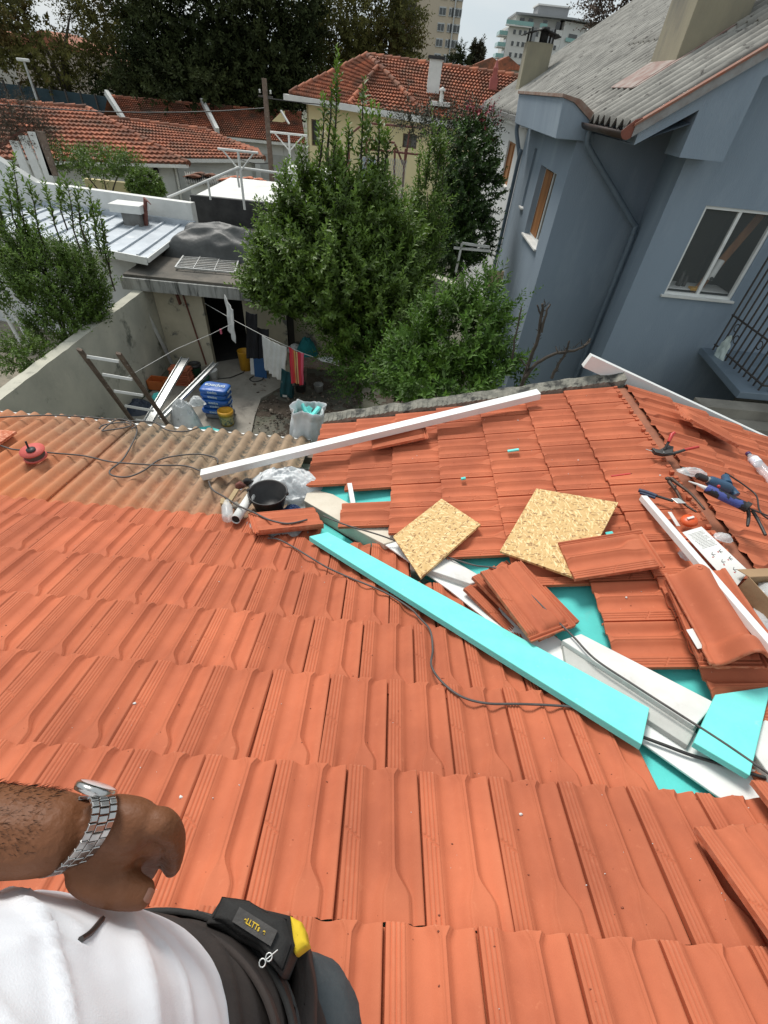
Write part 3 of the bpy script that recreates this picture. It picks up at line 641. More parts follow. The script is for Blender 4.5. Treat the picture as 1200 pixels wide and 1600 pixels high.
# ---- white neighbour house (behind the blue one)
wh = thing('white_house', 'white rendered house with wooden shutter, standing behind the blue house', 'house', (6, 20, -6))
ze = -.38
def zW(x): return ze + RS * (x - 2.8)
mb = MB(); wall_holes(mb, (3.02, 23.8, 0), (0, -1, 0), 8.72, (-6, -.35), [(6.2, 7.45, -1.96, -.98)], .1, (1, 0, 0))
mb.build('wall', m_whitewall, wh)
window(wh, (3.02, 17.6, 0), (0, -1, 0), (1, 0, 0), 1.25, -1.96, -.98, depth=.08, frame=m_ply, fw=.06, glass=m_ply)
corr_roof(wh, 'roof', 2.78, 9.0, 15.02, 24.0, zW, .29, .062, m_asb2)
mb = MB(); mb.box((2.70, 15.02, ze - .10), (2.80, 24, ze + .0)); mb.build('gutter', M('grey_gutter', (.12, .12, .12), (.18, .18, .17), rough=.6), wh)
mb = MB(); mb.box((2.82, 15.1, ze - .2), (3.05, 23.9, ze - .1)); mb.build('eave_board', m_white, wh)
mb = MB(); mb.tube(smoothpath([(2.76, 15.3, ze - .08), (2.78, 15.3, ze - .3), (2.95, 15.15, ze - .75), (2.95, 15.12, -1.4), (2.95, 15.12, -5.9)], 5), .05, 10); mb.build('downpipe', m_bluepaint, wh)
def PW(x, y): return hit(x, y, (-RS, 0, 1), ze - RS * 2.8)
a, f_, u = PW(809, 145), PW(802, 146), PW(842, 124)
t = thing('chimney', 'slim concrete chimney with black metal cowl on the far end of the grey roof', 'chimney', a)
zt = PY(853, 67, a.y).z
mb = MB(); mb.box((a.x, a.y, a.z - .3), (max(u.x, a.x + .8), max(f_.y, a.y + .45), zt)); mb.build('stack', m_chim, t, bevel=.01)
cx, cy = (a.x + max(u.x, a.x + .8)) / 2, a.y + .25
mb = MB()
mb.grid(lambda u_, v_: (cx - .55 + 1.1 * u_, cy - .42 + .84 * v_, zt + .14 + .16 * (1 - abs(2 * u_ - 1)) + .03 * mnoise.noise(Vector((u_ * 4, v_ * 4, 0)))), 10, 4, False)
for sx in (-.35, .35):
    for sy in (-.25, .25): mb.bar((cx + sx, cy + sy, zt), (cx + sx, cy + sy, zt + .3), .04, .04)
mb.lathe([(.12, 0), (.12, .35)], (cx + .1, cy, zt), (0, 0, 1), 10); mb.build('cowl', m_black, t, solid=.02)
# ---- balcony, railing and steps of the blue house
mb = MB(); mb.prism([PZ(1098, 560, -3.4), PZ(1150, 622, -3.4), PZ(1150, 622, -3.4) + Vector((1.3, 0, 0)), (7.4, 8.9, -3.4), (6.1, 8.9, -3.4)], (0, 0, .12)); mb.build('landing_slab', m_bluepaint, bh, fixn=True, bevel=.01)
rl = thing('railing', 'black iron railing round the landing beside the blue wall', 'railing', (6.3, 8, -3.28))
rx0 = PZ(1124, 556, -3.28).x; zt_ = -1.45
for (z, hh) in ((zt_, .03), (-3.18, .02), (-2.62, .02)):
    mb = MB(); mb.bar((rx0, 7.2, z), (rx0, 8.85, z), .035, hh); mb.build('rail', m_iron, rl)
    mb = MB(); mb.bar((rx0, 7.2, z), (8.4, 7.2, z), .035, hh); mb.build('rail', m_iron, rl)
for k in range(11): mb = MB(); mb.bar((rx0, 7.22 + k * .16, -3.28), (rx0, 7.22 + k * .16, zt_), .022, .022, (0, 1, 0)); mb.build('baluster', m_iron, rl)
for k in range(1, 12): mb = MB(); mb.bar((rx0 + k * .17, 7.2, -3.28), (rx0 + k * .17, 7.2, zt_), .022, .022, (0, 1, 0)); mb.build('baluster', m_iron, rl)
for z, y in ((-2.75, 7.8), (-2.9, 8.4), (-2.75, 8.55), (-2.2, 7.9)):
    mb = MB(); mb.lathe([(.06, -.006), (.075, 0), (.06, .006)], (rx0, y, z), (1, 0, 0), 12); mb.build('scroll', m_iron, rl)
st = thing('outdoor_steps', 'worn concrete steps going down beside the landing of the blue house', 'steps', (7.5, 6, -6))
mb = MB()
for k in range(9): mb.box((5.2 + k * .02, 7.05 - (k + 1) * .30, -6), (9.5, 7.05 - k * .30 - .004, -3.42 - k * .17))
mb.box((7.35, 7.06, -6), (10.6, 8.85, -3.42))
mb.build('tread', m_conc, st, bevel=.012)
mb = MB()
c = PX(1130, 548, rx0 - .03)
def bagf(u, v):
    s = 1 - v; wdt = .05 + .15 * (v ** .6); y = c.y + (u - .5) * 2 * wdt; z = c.z + .26 - .5 * v
    return (rx0 - .05 - .05 * math.sin(math.pi * u) * v + .03 * mnoise.noise(Vector((u * 5, v * 5, 2))), y + .02 * mnoise.noise(Vector((v * 6, 0, 0))), z + .03 * math.sin(u * math.pi))
mb.grid(bagf, 16, 18); bag = mb.build('plastic_bag', M('translucent_bag', (.62, .70, .66), (.52, .60, .57), scale=4, rough=.35, bump=.5, bscale=14, bdist=.02, c3=(.25, .50, .40), s3=5, t3=(.62, .68)), label='white plastic bag with green print hanging on the black railing', cat='plastic bag', solid=.004)
# ------------------------------------------------------------------ shed and low buildings of the yard
sh = thing('shed', 'stained cream rendered shed with flat concrete roof and open dark doorway', 'shed', (-4, 12, -6))
mb = MB(); wall_holes(mb, (-5.9, 11.37, 0), (1, 0, 0), 3.25, (-6, -3.9), [(1.19, 2.18, -6, -4.05)], .15, (0, 1, 0))
mb.box((-2.65, 12.2, -6), (-.6, 12.3, -3.9))
mb.build('wall', m_plaster, sh)
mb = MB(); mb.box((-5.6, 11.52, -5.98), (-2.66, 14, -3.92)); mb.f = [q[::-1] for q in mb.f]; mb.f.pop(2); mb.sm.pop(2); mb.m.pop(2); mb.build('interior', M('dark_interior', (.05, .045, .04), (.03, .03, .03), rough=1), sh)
mb = MB(); mb.box((-6.3, 11.0, -3.9), (-1.3, 16.2, -3.66)); mb.build('roof_slab', M('old_slab', (.17, .15, .125), (.11, .10, .085), scale=1.2, rough=1, bump=.5, bscale=18, c3=(.05, .05, .045), s3=.9, t3=(.5, .68), bdist=.02), sh, bevel=.01)
mb = MB(); mb.box((-6.36, 10.93, -3.98), (-1.25, 11.0, -3.72)); mb.build('roof_fascia', M('fascia_paint', (.40, .40, .38), (.24, .24, .225), scale=3, rough=.9, c3=(.06, .06, .055), s3=2.5, t3=(.52, .66), stretch=(3, 1, .4)), sh)
mb = MB(); mb.bar((-5.92 + 1.0, 11.33, -5.9), (-5.92 + .78, 11.33, -4.1), .03, .03); mb.bar((-5.3, 11.32, -4.0), (-5.25, 11.32, -4.35), .1, .04); mb.build('conduit', m_rust, sh)
# yard wall on the left
gw = MB()
def wallgrid(mb, x0, x1, y0, y1, z0, z1, n=60):
    for (xx, fl) in ((x0, 0), (x1, 1)):
        mb.grid(lambda u, v: (xx + .008 * mnoise.noise(Vector((u * 20, v * 5, xx))), y0 + (y1 - y0) * u, z0 + (z1 - z0) * v + (.02 * mnoise.noise(Vector((u * 30, 0, 0))) if v == 1 else 0)), n, 6, True, bool(fl) is False)
    mb.grid(lambda u, v: (x0 + (x1 - x0) * v, y0 + (y1 - y0) * u, z1 + .02 * mnoise.noise(Vector((u * 30, 0, 0)))), n, 1, False)
wallgrid(gw, -6.12, -5.90, 2, 11.35, -6, -3.98)
gw.build('yard_wall', m_wallg, label='long grey rendered yard wall with rough top, left of the ladder', cat='wall', fixn=True, origin=(-6, 7, -6))
# white sheet-metal roofed building
wb = thing('white_annex', 'low white building with light grey standing-seam metal roof on the left', 'building', (-9, 13, -6))
zr = -3.35
NR, FR = PZ(229, 403, zr), PZ(296, 352, zr); NL, FL = PZ(-60, 342, zr), PZ(-60, 302, zr)
NL = NR + (PZ(172, 392, zr) - NR).normalized() * 8; FL = FR + (NL - NR)
mb = MB(); mb.prism([NR, FR, FL, NL], (0, 0, -.07))
mb.build('roof', m_zinc, wb, fixn=True)
mb = MB()
ex = (NL - NR); ey = (FR - NR)
for k in range(16):
    u = .03 + k * .0625; a = NR + ex * u; b = a + ey
    mb.bar(a + Vector((0, 0, .02)), b + Vector((0, 0, .02)), .05, .045)
mb.build('roof_seam', m_zinc, wb, kind='stuff')
mb = MB(); mb.bar(NR + Vector((0, -.03, -.06)), NL + Vector((0, -.03, -.06)), .04, .16); mb.bar(NR + Vector((.02, 0, -.05)), FR + Vector((.02, 0, -.05)), .03, .1); mb.build('eave_trim', m_whitemetal, wb)
mb = MB(); i1 = NR + ex * .03 + ey * .06 + Vector((-.35, .3, -.1)); i2 = NL + ey * .06
mb.prism([(i1.x, i1.y, -6), (i2.x, i2.y, -6), (i2.x, i2.y, zr - .08), (i1.x, i1.y, zr - .08)], (0, .12, 0)); mb.prism([(i1.x, i1.y + .14, -6), (i1.x, i1.y + 3, -6), (i1.x, i1.y + 3, zr - .08), (i1.x, i1.y + .14, zr - .08)], (-.1, 0, 0)); mb.build('wall', m_whitewall, wb)
mb = MB()
for dx in (0, .22): mb.tube([(-10.2 + dx, 11.75 + dx * .2, -6), (-10.6 + dx, 12.0 + dx * .2, -3.5)], .045, 8)
mb.build('drain_pipe', m_white, wb)
# parapet behind the metal roof
B1, B2 = PZ(68, 320, zr), PZ(304, 353, zr)
zt = PY(302, 318, B2.y).z
B0 = B2 + (B1 - B2) * 1.0
mb = MB(); mb.prism([B0 + Vector((0, 0, -2.6)), B2 + Vector((0, 0, -2.6)), (B2.x, B2.y, zt), (B0.x, B0.y, zt)], (.05, .2, 0)); 
C0 = Vector((B0.x, B0.y, zt)); C1 = PY(0, 252, B0.y - .4)
mb.prism([(C0.x, C0.y, zt), (C1.x - .6, C1.y - .3, C1.z + .5), (C1.x - .6, C1.y - .3, -6), (C0.x, C0.y, -6)], (.05, .2, 0))
mb.build('parapet', m_white, label='white painted parapet wall behind the sheet metal roof', cat='wall', fixn=True)
mb = MB(); mb.bar(B0 + Vector((.05, -.06, .06)), B2 + Vector((.05, -.06, .06)), .14, .12); mb.build('upstand', m_zinc, wb)
# vent box
c = PZ(213, 352, zr)
t = thing('roof_vent', 'small square metal vent with white cap on the sheet metal roof', 'vent', c)
mb = MB(); mb.box((c.x - .28, c.y - .1, c.z - .02), (c.x + .2, c.y + .35, c.z + .28)); mb.build('duct', M('vent_grey', (.2, .2, .19), (.13, .12, .11), rough=.7), t)
mb = MB(); mb.box((c.x - .55, c.y - .15, c.z + .29), (c.x + .28, c.y + .4, c.z + .48)); mb.build('cap', m_white, t, bevel=.01)
mb = MB(); mb.tube([(c.x + .22, c.y + .1, c.z), (c.x + .3, c.y + .1, c.z + .35)], .06, 6); mb.tube([(c.x + .3, c.y + .1, c.z + .3), (c.x + .38, c.y + .1, c.z + .62), (c.x + .5, c.y + .1, c.z + .5)], [.05, .06, .01], 5); mb.build('bracket', m_rust, t)
# black parapet, white flat roof behind
K1, K2 = PZ(302, 334, -3.45), PZ(452, 350, -3.45)
zk = PY(302, 305, K1.y).z
mb = MB(); mb.prism([(K1.x, K1.y, -4.1), (K2.x + 1.5, K2.y, -4.1), (K2.x + 1.5, K2.y, zk), (K1.x, K1.y, zk)], (0, .16, 0)); mb.build('black_parapet', m_black, label='low black bitumen coated wall behind the tarpaulin', cat='wall', fixn=True, bevel=.01)
wb2 = thing('white_flat_building', 'white flat-roofed low building behind the black coated wall', 'building', (-5, 18, -6))
mb = MB(); mb.box((K1.x - .1, K1.y + .18, -6), (K2.x + 1.8, K1.y + 4.5, zk - .12)); mb.build('roof_slab', m_white, wb2)
mb = MB(); mb.box((K2.x - .7, K1.y + 3.2, zk - .12), (K2.x + .9, K1.y + 4.2, zk + .5)); mb.build('roof_box', m_white, wb2)
# tarpaulin bundle
tp = PZ(275, 385, -3.66)
t = thing('tarpaulin', 'crumpled dark grey tarpaulin covering a pile on the shed roof', 'tarpaulin', (-4.5, 13.5, -3.66))
def tarp(x0, x1, y0, y1, h, sd):
    def f(u, v):
        a = (abs(2 * u - 1) ** 5); b = (abs(2 * v - 1) ** 4)
        x = x0 + (x1 - x0) * u; y = y0 + (y1 - y0) * v
        e = max(a, b) ; z = -3.655 + h * (1 - e) * (1 + .3 * mnoise.noise(Vector((u * 3, v * 3, sd))))
        q = Vector((x * 1.1, y * 2.6, z * 1.2 + sd))
        n1 = abs(mnoise.noise(q)); n2 = abs(mnoise.noise(q * 2.3))
        z += -.20 * n1 * (1 - e) - .035 * n2 * (1 - e); y += .10 * (n1 - .2) ; x += .08 * mnoise.noise(q * 1.4)
        return (x, y, max(z, -3.655))
    mb = MB(); mb.grid(f, 70, 50); return mb
mt = M('tarp', (.075, .077, .075), (.045, .047, .045), scale=3, rough=.55, bump=.4, bscale=12, bdist=.02)
tarp(-6.0, -3.62, 12.55, 14.2, .62, 1).build('cover', mt, t)
t2 = thing('tarpaulin', 'smaller grey tarpaulin bundle at the tree end of the shed roof', 'tarpaulin', (-3, 13.5, -3.66))
tarp(-3.6, -2.0, 12.3, 14.0, .6, 5).build('cover', mt, t2)
# metal grid on the slab
gq = [PZ(*p, -3.60) for p in ((274, 418), (293, 391), (377, 393), (367, 426))]
t = thing('metal_grating', 'flat steel bar grating lying on the shed roof before the tarpaulin', 'grating', gq[0])
mb = MB()
for i in range(4): mb.bar(gq[i], gq[(i + 1) % 4], .035, .035)
mb.build('frame', m_alu, t)
mb = MB()
for k in range(1, 12):
    u = k / 12; mb.bar(gq[0].lerp(gq[1], u), gq[3].lerp(gq[2], u), .022, .022)
for u in (.3, .65): mb.bar(gq[0].lerp(gq[3], u) + Vector((0, 0, .012)), gq[1].lerp(gq[2], u) + Vector((0, 0, .012)), .014, .01)
mb.build('bars', m_alu, t)
for i in range(3):
    c = PZ(388 + i * 10, 398 + i * 9, -3.6); mb = MB(); 
    for k in range(9): p = [jit(c, .22) for _ in range(4)]; p = [Vector((q.x, q.y, max(q.z, -3.6))) for q in p]; mb.tube(smoothpath(p, 4), .02, 5)
    mb.build('cable_tangle', m_blackpl, label=['black cable tangle beside the grating', 'second heap of black cable toward the tree', 'black cable heap nearest the shed roof edge'][i], cat='cable', group='cable heaps on the shed roof')
# white tube pergola frames
def tees(base, z0, z1, wid, label):
    t = thing('washing_post', label, 'pipe frame', base)
    mb = MB(); x, y = base[0], base[1]
    mb.tube([(x, y, z0), (x, y, z1)], .035, 8); mb.build('post', m_white, t)
    mb = MB(); mb.tube([(x - wid, y, z1), (x + wid, y, z1)], .03, 8); mb.build('crossbar', m_white, t)
    for s in (-1, 1): mb = MB(); mb.tube([(x, y, z1 - .45), (x + s * wid * .8, y, z1)], .02, 6); mb.build('strut', m_white, t)
    return t
p = PY(381, 315, 15.5); q = PY(374, 236, 15.5); tees((p.x, 15.5, p.z), p.z - .2, q.z, .55, 'white pipe T-frame standing on the white flat roof')
p = PY(456, 300, 19.5); q = PY(450, 209, 19.5); tees((p.x, 19.5, p.z), p.z - 1, q.z, .62, 'white pipe T-frame near the yellow house, farther back')
mb = MB(); mb.tube([PY(262, 309, 14.9), PY(372, 262, 15.45), PY(455, 273, 17)], .035, 8); mb.tube([PY(325, 283, 15.2), PY(329, 312, 15.2)], .03, 8); mb.tube([PY(369, 262, 15.5), PY(374, 293, 15.5)], .03, 8); mb.build('pipe_rail', m_white, label='long bent white pipe rail above the parapet', cat='rail')

# ------------------------------------------------------------------ old tiled roofs
def tile_field(mb, quad, rows, cols, step=.05, amp=.035, per=4):
    """quad = ridge-left, ridge-right, eave-right, eave-left; overlapping courses of small curved tiles"""
    a, b, c, d = [Vector(p) for p in quad]
    n = (b - a).cross(d - a).normalized()
    if n.z < 0: n = -n
    for r in range(rows):
        v0, v1 = r / rows, (r + 1.12) / rows
        nc = cols * per
        vs = []; ts = []
        tl = [random.gauss(.5, .16) for _ in range(cols + 1)]; rt = .12 * mnoise.noise(Vector((r * .7, 0, 0)))
        for j, v in enumerate((v0, (v0 + v1) / 2, v1)):
            L0, R0 = a.lerp(d, v), b.lerp(c, v)
            for i in range(nc + 1):
                u = i / nc; ph = (i % per) / per
                h = amp * (math.sin(math.pi * 2 * ph) * .5 + .5)
                jit_ = .012 * mnoise.noise(Vector((u * cols * 1.3, r * 1.7, 1)))
                lift = step * (j / 2) 
                vs.append(L0.lerp(R0, u) + n * (h + lift + jit_)); ts.append(min(1, max(0, tl[min(cols, i // per)] + rt + .25 * mnoise.noise(Vector((u * cols * .15, r * .3, 7))))))
        o = len(mb.v)
        w_ = nc + 1
        mb.add(vs, [(j * w_ + i, (j + 1) * w_ + i, (j + 1) * w_ + i + 1, j * w_ + i + 1) for j in range(2) for i in range(nc)], False)
        for k, t_ in enumerate(ts): mb.t[o + k] = t_
        e = vs[-w_:]; e2 = [p - n * step for p in e]; o = len(mb.v)
        mb.add(e + e2, [(i, i + w_, i + w_ + 1, i + 1) for i in range(nc)])
        for k in range(2 * w_): mb.t[o + k] = .15
def ridge_line(mb, pts, r=.11):
    for a, b in zip(pts[:-1], pts[1:]):
        a, b = Vector(a), Vector(b); n = max(2, int((b - a).length / .42))
        for k in range(n):
            mb.cur = random.random() * .8; p, q = a.lerp(b, k / n), a.lerp(b, (k + 1.1) / n)
            mb.tube([p + Vector((0, 0, .02)), q + Vector((0, 0, .05))], [r, r * 1.15], 7)
zr1, ze1 = -1.8, -3.2
def hz(x, y, z): return PZ(x, y, z)
# house 1
h1 = thing('row_house', 'nearest old tiled house with bright orange sunlit hip roof on the left', 'house', PZ(218, 255, ze1) + Vector((0, 1, -2.8)))
e2 = hz(294, 257, ze1); e1 = e2 + (hz(218, 255, ze1) - e2).normalized() * 9.5
r2 = PY(135, 170, 27.3); r1 = r2 + (e1 - e2).normalized() * 7
mb = MB(); tile_field(mb, [r1, r2, e2, e1], 13, 44, .08, .05); e3 = r2 * 2 - (e1 + e2) / 2; e3 = e2 + (e3 - (e1 + e2) / 2) * .9; e3.z = ze1
eb = e2 + (r2 - e2) * 1.1; eb = Vector((eb.x + 2.2, eb.y + .8, ze1)); tile_field(mb, [r2, r2 + Vector((.05, .05, 0)), eb, e2], 13, 16); mb.build('roof', m_tile_old, h1)
mb = MB(); ridge_line(mb, [r1, r2, e2]); mb.build('ridge_cap', m_tile_old, h1)
dn = (e2 - e1).normalized(); inn = Vector((-dn.y, dn.x, 0))
mb = MB(); w0 = e1 + inn * .5; w1 = e2 + inn * .5 - dn * .4
mb.prism([(w0.x, w0.y, -6), (w1.x, w1.y, -6), (w1.x, w1.y, ze1 + .02), (w0.x, w0.y, ze1 + .02)], inn * .2); mb.prism([(w1.x, w1.y, -6), tuple(Vector((w1.x, w1.y, -6)) + inn * 4), tuple(Vector((w1.x, w1.y, ze1)) + inn * 4), (w1.x, w1.y, ze1)], -dn * .2)
mb.build('wall', m_whitewall, h1)
mb = MB(); mb.bar(e1 + Vector((0, 0, -.06)), e2 + Vector((0, 0, -.06)), .12, .12); mb.build('eave_trim', m_white, h1)
q = e2 + inn * .42 - dn * .5
mb = MB(); mb.tube([(q.x, q.y, ze1), (q.x, q.y, -6)], .05, 8); mb.build('downpipe', m_white, h1)
lp = w1 - dn * .9; mb = MB(); mb.ball((lp.x - inn.x * .12, lp.y - inn.y * .12, ze1 - .3), .13, 8); mb.build('wall_lamp', m_blackpl, h1)
wn_ = w1 - dn * 2.0
window(h1, (wn_.x - inn.x * .02, wn_.y - inn.y * .02, 0), dn, inn, .9, -5.2, -4.1, depth=-.02, sashes=1, frame=M('grey_frame', (.2, .2, .2)), sill=False)
# house 2
h2 = thing('row_house', 'old tiled house with darker hip roof, second from the left edge', 'house', PZ(350, 249, ze1) + Vector((0, 1, -2.8)))
f2 = hz(412, 249, ze1); f1 = hz(285, 248, ze1); s2 = PY(322, 205, 30.2); s1 = PY(170, 186, 28.2)
f0 = f1 + (f1 - f2) * .5
mb = MB(); tile_field(mb, [s1, s2, f2, f0], 11, 34, .08, .05)
fb = f2 + Vector((-1.2, 3.6, 0)); tile_field(mb, [s2, s2 + Vector((.05, .05, 0)), fb, f2], 11, 14); mb.build('roof', m_tile_old, h2)
mb = MB(); ridge_line(mb, [s1, s2, f2]); mb.build('ridge_cap', m_tile_old, h2)
dn = (f2 - f1).normalized(); inn = Vector((-dn.y, dn.x, 0)); w0 = f0 + inn * .4; w1 = f2 + inn * .4 - dn * .3
mb = MB(); mb.prism([(w0.x, w0.y, -6), (w1.x, w1.y, -6), (w1.x, w1.y, ze1 + .02), (w0.x, w0.y, ze1 + .02)], inn * .2); mb.prism([(w1.x, w1.y, -6), tuple(Vector((w1.x, w1.y, -6)) + inn * 4), tuple(Vector((w1.x, w1.y, ze1)) + inn * 4), (w1.x, w1.y, ze1)], -dn * .2); mb.build('wall', m_whitewall, h2)
mb = MB(); mb.bar(f1 + Vector((0, 0, -.06)), f2 + Vector((0, 0, -.06)), .12, .14); mb.build('eave_trim', m_white, h2)
# lean-to awning with loose orange tiles
aq = [PY(288, 268, 23.4), PY(403, 279, 24.4), PY(416, 291, 23.2), PY(292, 287, 22.2)]
t = thing('awning', 'grey corrugated awning with patches of orange tile against the white house wall', 'awning', aq[3])
mb = MB(); mb.grid(lambda u, v: aq[0].lerp(aq[1], u).lerp(aq[3].lerp(aq[2], u), v) + Vector((0, 0, .03 * math.sin(u * 2 * math.pi * 34))), 204, 2); mb.build('sheet', m_asb2, t, solid=.02)
for k, (u, v, s) in enumerate([(.06, .55, 1.6), (.14, .3, 1), (.27, .35, 1), (.45, .7, .8), (.6, .4, 1), (.64, .75, 1), (.78, .4, .9), (.9, .5, 1), (.93, .8, 1)]):
    p = aq[0].lerp(aq[1], u).lerp(aq[3].lerp(aq[2], u), v) + Vector((0, 0, .05))
    mb = MB(); mb.cur = .9 if k > 2 else .3
    for i in range(3): mb.grid(lambda a, b: p + Vector(((a - .5) * .30 * s + i * .1, (b - .5) * .40, .04 * math.sin(a * math.pi) + .02 * i - .2 * (.5 - b) * 0)), 6, 1)
    mb.build('tile_patch', m_tile_old if k < 3 else m_tile, t, solid=.02)
mb = MB(); a0, a1 = aq[3], aq[2]; mb.prism([(a0.x, a0.y + .3, -6), (a1.x, a1.y + .3, -6), (a1.x, a1.y + .3, a1.z - .03), (a0.x, a0.y + .3, a0.z - .03)], (0, .1, 0)); mb.build('side_wall', m_whitewall, t)
# long row behind, three houses divided by white verges
g1, g2, g3 = PY(168, 152, 36.5), PY(317, 165, 38.5), PY(470, 178, 40.5); gm = g2.lerp(g3, .65)
k2, k3 = hz(341, 212, ze1), hz(478, 226, ze1); dirn = (k3 - k2).normalized(); k1 = k2 - dirn * (g2 - g1).length * 1.02
labs = ['dull tiled row house at the left end of the long back row', 'middle long row house with plain tile roof behind the utility pole', 'right row house with small cream gable, beside the yellow house']
quads = [[g1, g2, k2, k1], [g2, gm, hz(440, 222, ze1), k2], [gm, g3, k3, hz(440, 222, ze1)]]
for i, qd in enumerate(quads):
    t = thing('terrace_house', labs[i], 'house', (qd[3] + qd[2]) / 2 + Vector((0, 1.5, -2.8)), 'row of tiled houses behind')
    mb = MB(); tile_field(mb, qd, 15, [42, 28, 13][i], .09, .05); back = [qd[0], qd[1], qd[1] * 2 - qd[2], qd[0] * 2 - qd[3]]; back[2].z = back[3].z = ze1; mb.add(back, [(0, 1, 2, 3)]); mb.build('roof', m_tile_old, t)
    mb = MB(); ridge_line(mb, [qd[0], qd[1]], .09); mb.build('ridge_cap', m_tile_old, t)
    dn = (qd[2] - qd[3]).normalized(); inn = Vector((-dn.y, dn.x, 0)); a, b = qd[3] + inn * .4, qd[2] + inn * .4
    mb = MB(); mb.prism([(a.x, a.y, -6), (b.x, b.y, -6), (b.x, b.y, ze1), (a.x, a.y, ze1)], inn * .2); mb.build('wall', m_whitewall, t)
    mb = MB(); mb.bar(qd[3] + Vector((0, 0, -.08)), qd[2] + Vector((0, 0, -.08)), .12, .14); mb.build('eave_trim', m_white, t)
    if i < 2:
        mb = MB(); mb.bar(qd[0] + Vector((0, 0, .22)), qd[3] + Vector((0, 0, .22)), .22, .3); mb.build('verge', m_white, t)
        m0 = a.lerp(b, .6); mb = MB(); mb.prism([(m0.x, m0.y - .02, -5.2), tuple(Vector((m0.x, m0.y - .02, -5.2)) + dn * 2.3), tuple(Vector((m0.x, m0.y - .02, -3.9)) + dn * 2.3), (m0.x, m0.y - .02, -3.9)], inn * .05); mb.build('shutter', M('pale_shutter', (.42, .43, .42), (.36, .37, .36), rough=.7), t)
    else:
        p = hz(434, 170, zr1 + .1); mb = MB(); mb.prism([p + Vector((-.40, -.1, -.60)), p + Vector((.25, -.1, -.60)), p + Vector((.25, -.1, -.1))], (0, .9, 0)); mb.build('gable_dormer', m_yellowwall, t); mb = MB(); mb.bar(p + Vector((.22, -.15, -.05)), p + Vector((.75, -.5, -.62)), .12, .06); mb.build('dormer_verge', m_white, t)
# utility pole
pb, ptp = PY(425, 281, 25), PY(411, 122, 25)
t = thing('utility_pole', 'dark wooden utility pole standing in front of the row houses', 'pole', (pb.x, 25, -6))
mb = MB(); mb.tube([(pb.x, 25, -6), (pb.x, 25, ptp.z)], [.13, .10], 8); mb.build('post', m_wood, t)
mb = MB(); mb.bar((pb.x - .3, 25, ptp.z - .55), (pb.x + .3, 25, ptp.z - .55), .06, .06); mb.build('crossarm', m_iron, t)
for i, (dx, dz) in enumerate([(-.22, -.45), (.22, -.45)]): mb = MB(); mb.lathe([(.0, 0), (.05, 0), (.03, .06), (.05, .1), (0, .12)], (pb.x + dx, 25, ptp.z + dz), n=8); mb.build('insulator', m_white, t)
for i, (a, b, s) in enumerate([((pb.x, 25, ptp.z - .6), (14, 42, 2.0), 1.0), ((pb.x, 25, ptp.z - .9), (-30, 22, -.5), 1.0), ((pb.x, 25, -3.0), (-8.5, 27.2, -3.1), .15)]):
    a, b = Vector(a), Vector(b); mb = MB(); mb.tube([a.lerp(b, k / 14) - Vector((0, 0, s * 4 * (k / 14) * (1 - k / 14))) for k in range(15)], .02, 5)
    mb.build('power_line', m_blackpl, label=['overhead wire from the utility pole to the right', 'overhead wire from the utility pole to the left', 'short wire from the pole to the white house wall'][i], cat='wire')

# ------------------------------------------------------------------ yellow house
yh = thing('yellow_house', 'pale yellow two-storey house with weathered orange hip roof and white eaves', 'house', (0, 29, -6))
y1, y2, y3, y4 = PY(453, 147, 28), PY(546, 164, 27.2), PY(664, 181, 26.1), PY(800, 204, 25)
ap, rg0, rg1 = PY(592, 104, 29.2), PY(573, 88, 31), PY(815, 122, 29)
for p in (y1, y2, y3, y4): pass
mb = MB(); tile_field(mb, [rg0, ap, y2, y1], 14, 24, .08, .05); tile_field(mb, [ap, ap + Vector((.03, 0, 0)), y3, y2], 13, 16, .085, .05)
mb.build('roof', m_tile_old, yh, label='dull weathered hip slope')
mb = MB(); tile_field(mb, [rg0 + Vector((0, 0, .02)), rg1, y4, y3], 16, 44, .085, .05); tile_field(mb, [rg0, rg0 + Vector((.02, 0, 0)), y3, ap], 8, 6, .05, .03); mb.build('roof', m_tile_old, yh)
mb = MB(); ridge_line(mb, [y1, rg0, rg1]); ridge_line(mb, [rg0, ap, y3]); ridge_line(mb, [ap, y2]); mb.build('ridge_cap', m_tile_old, yh)
mb = MB(); back = [rg0, rg1, rg1 + Vector((.8, 4, -1.6)), rg0 + Vector((-3, 4, -1.6))]; mb.add(back, [(0, 1, 2, 3)]); mb.add([rg0, y1, back[3]], [(0, 1, 2)]); mb.build('rear_roof', m_tile_old, yh)
mb = MB(); mb.bar(y1 + Vector((-.25, .05, -.12)), y4 + Vector((0, .05, -.12)), .3, .22); mb.build('eaves', m_white, yh)
dn = Vector((y4.x - y1.x, y4.y - y1.y, 0)); Lw = dn.length; dn.normalize(); inn = Vector((-dn.y, dn.x, 0))
o = Vector((y1.x, y1.y, 0)) + inn * .55 + dn * .55
def ypx(x, y): 
    p = hit(x, y, inn, inn.dot(o)); return (p - o).dot(dn), p.z
wa, wz1 = ypx(486, 186); wb_, wz0 = ypx(500, 229)
va, vz1 = ypx(630, 208); vb, vz0 = ypx(650, 233)
mb = MB(); wall_holes(mb, o, dn, Lw - .6, (-6, -1.0), [(wa, wb_, wz0, wz1), (va, vb, vz0, vz1)], .15, inn); mb.prism([(o.x, o.y, -6), (o.x, o.y, -1), tuple(Vector((o.x, o.y, -1)) + inn * 6), tuple(Vector((o.x, o.y, -6)) + inn * 6)], dn * .1)
mb.build('wall', m_yellowwall, yh)
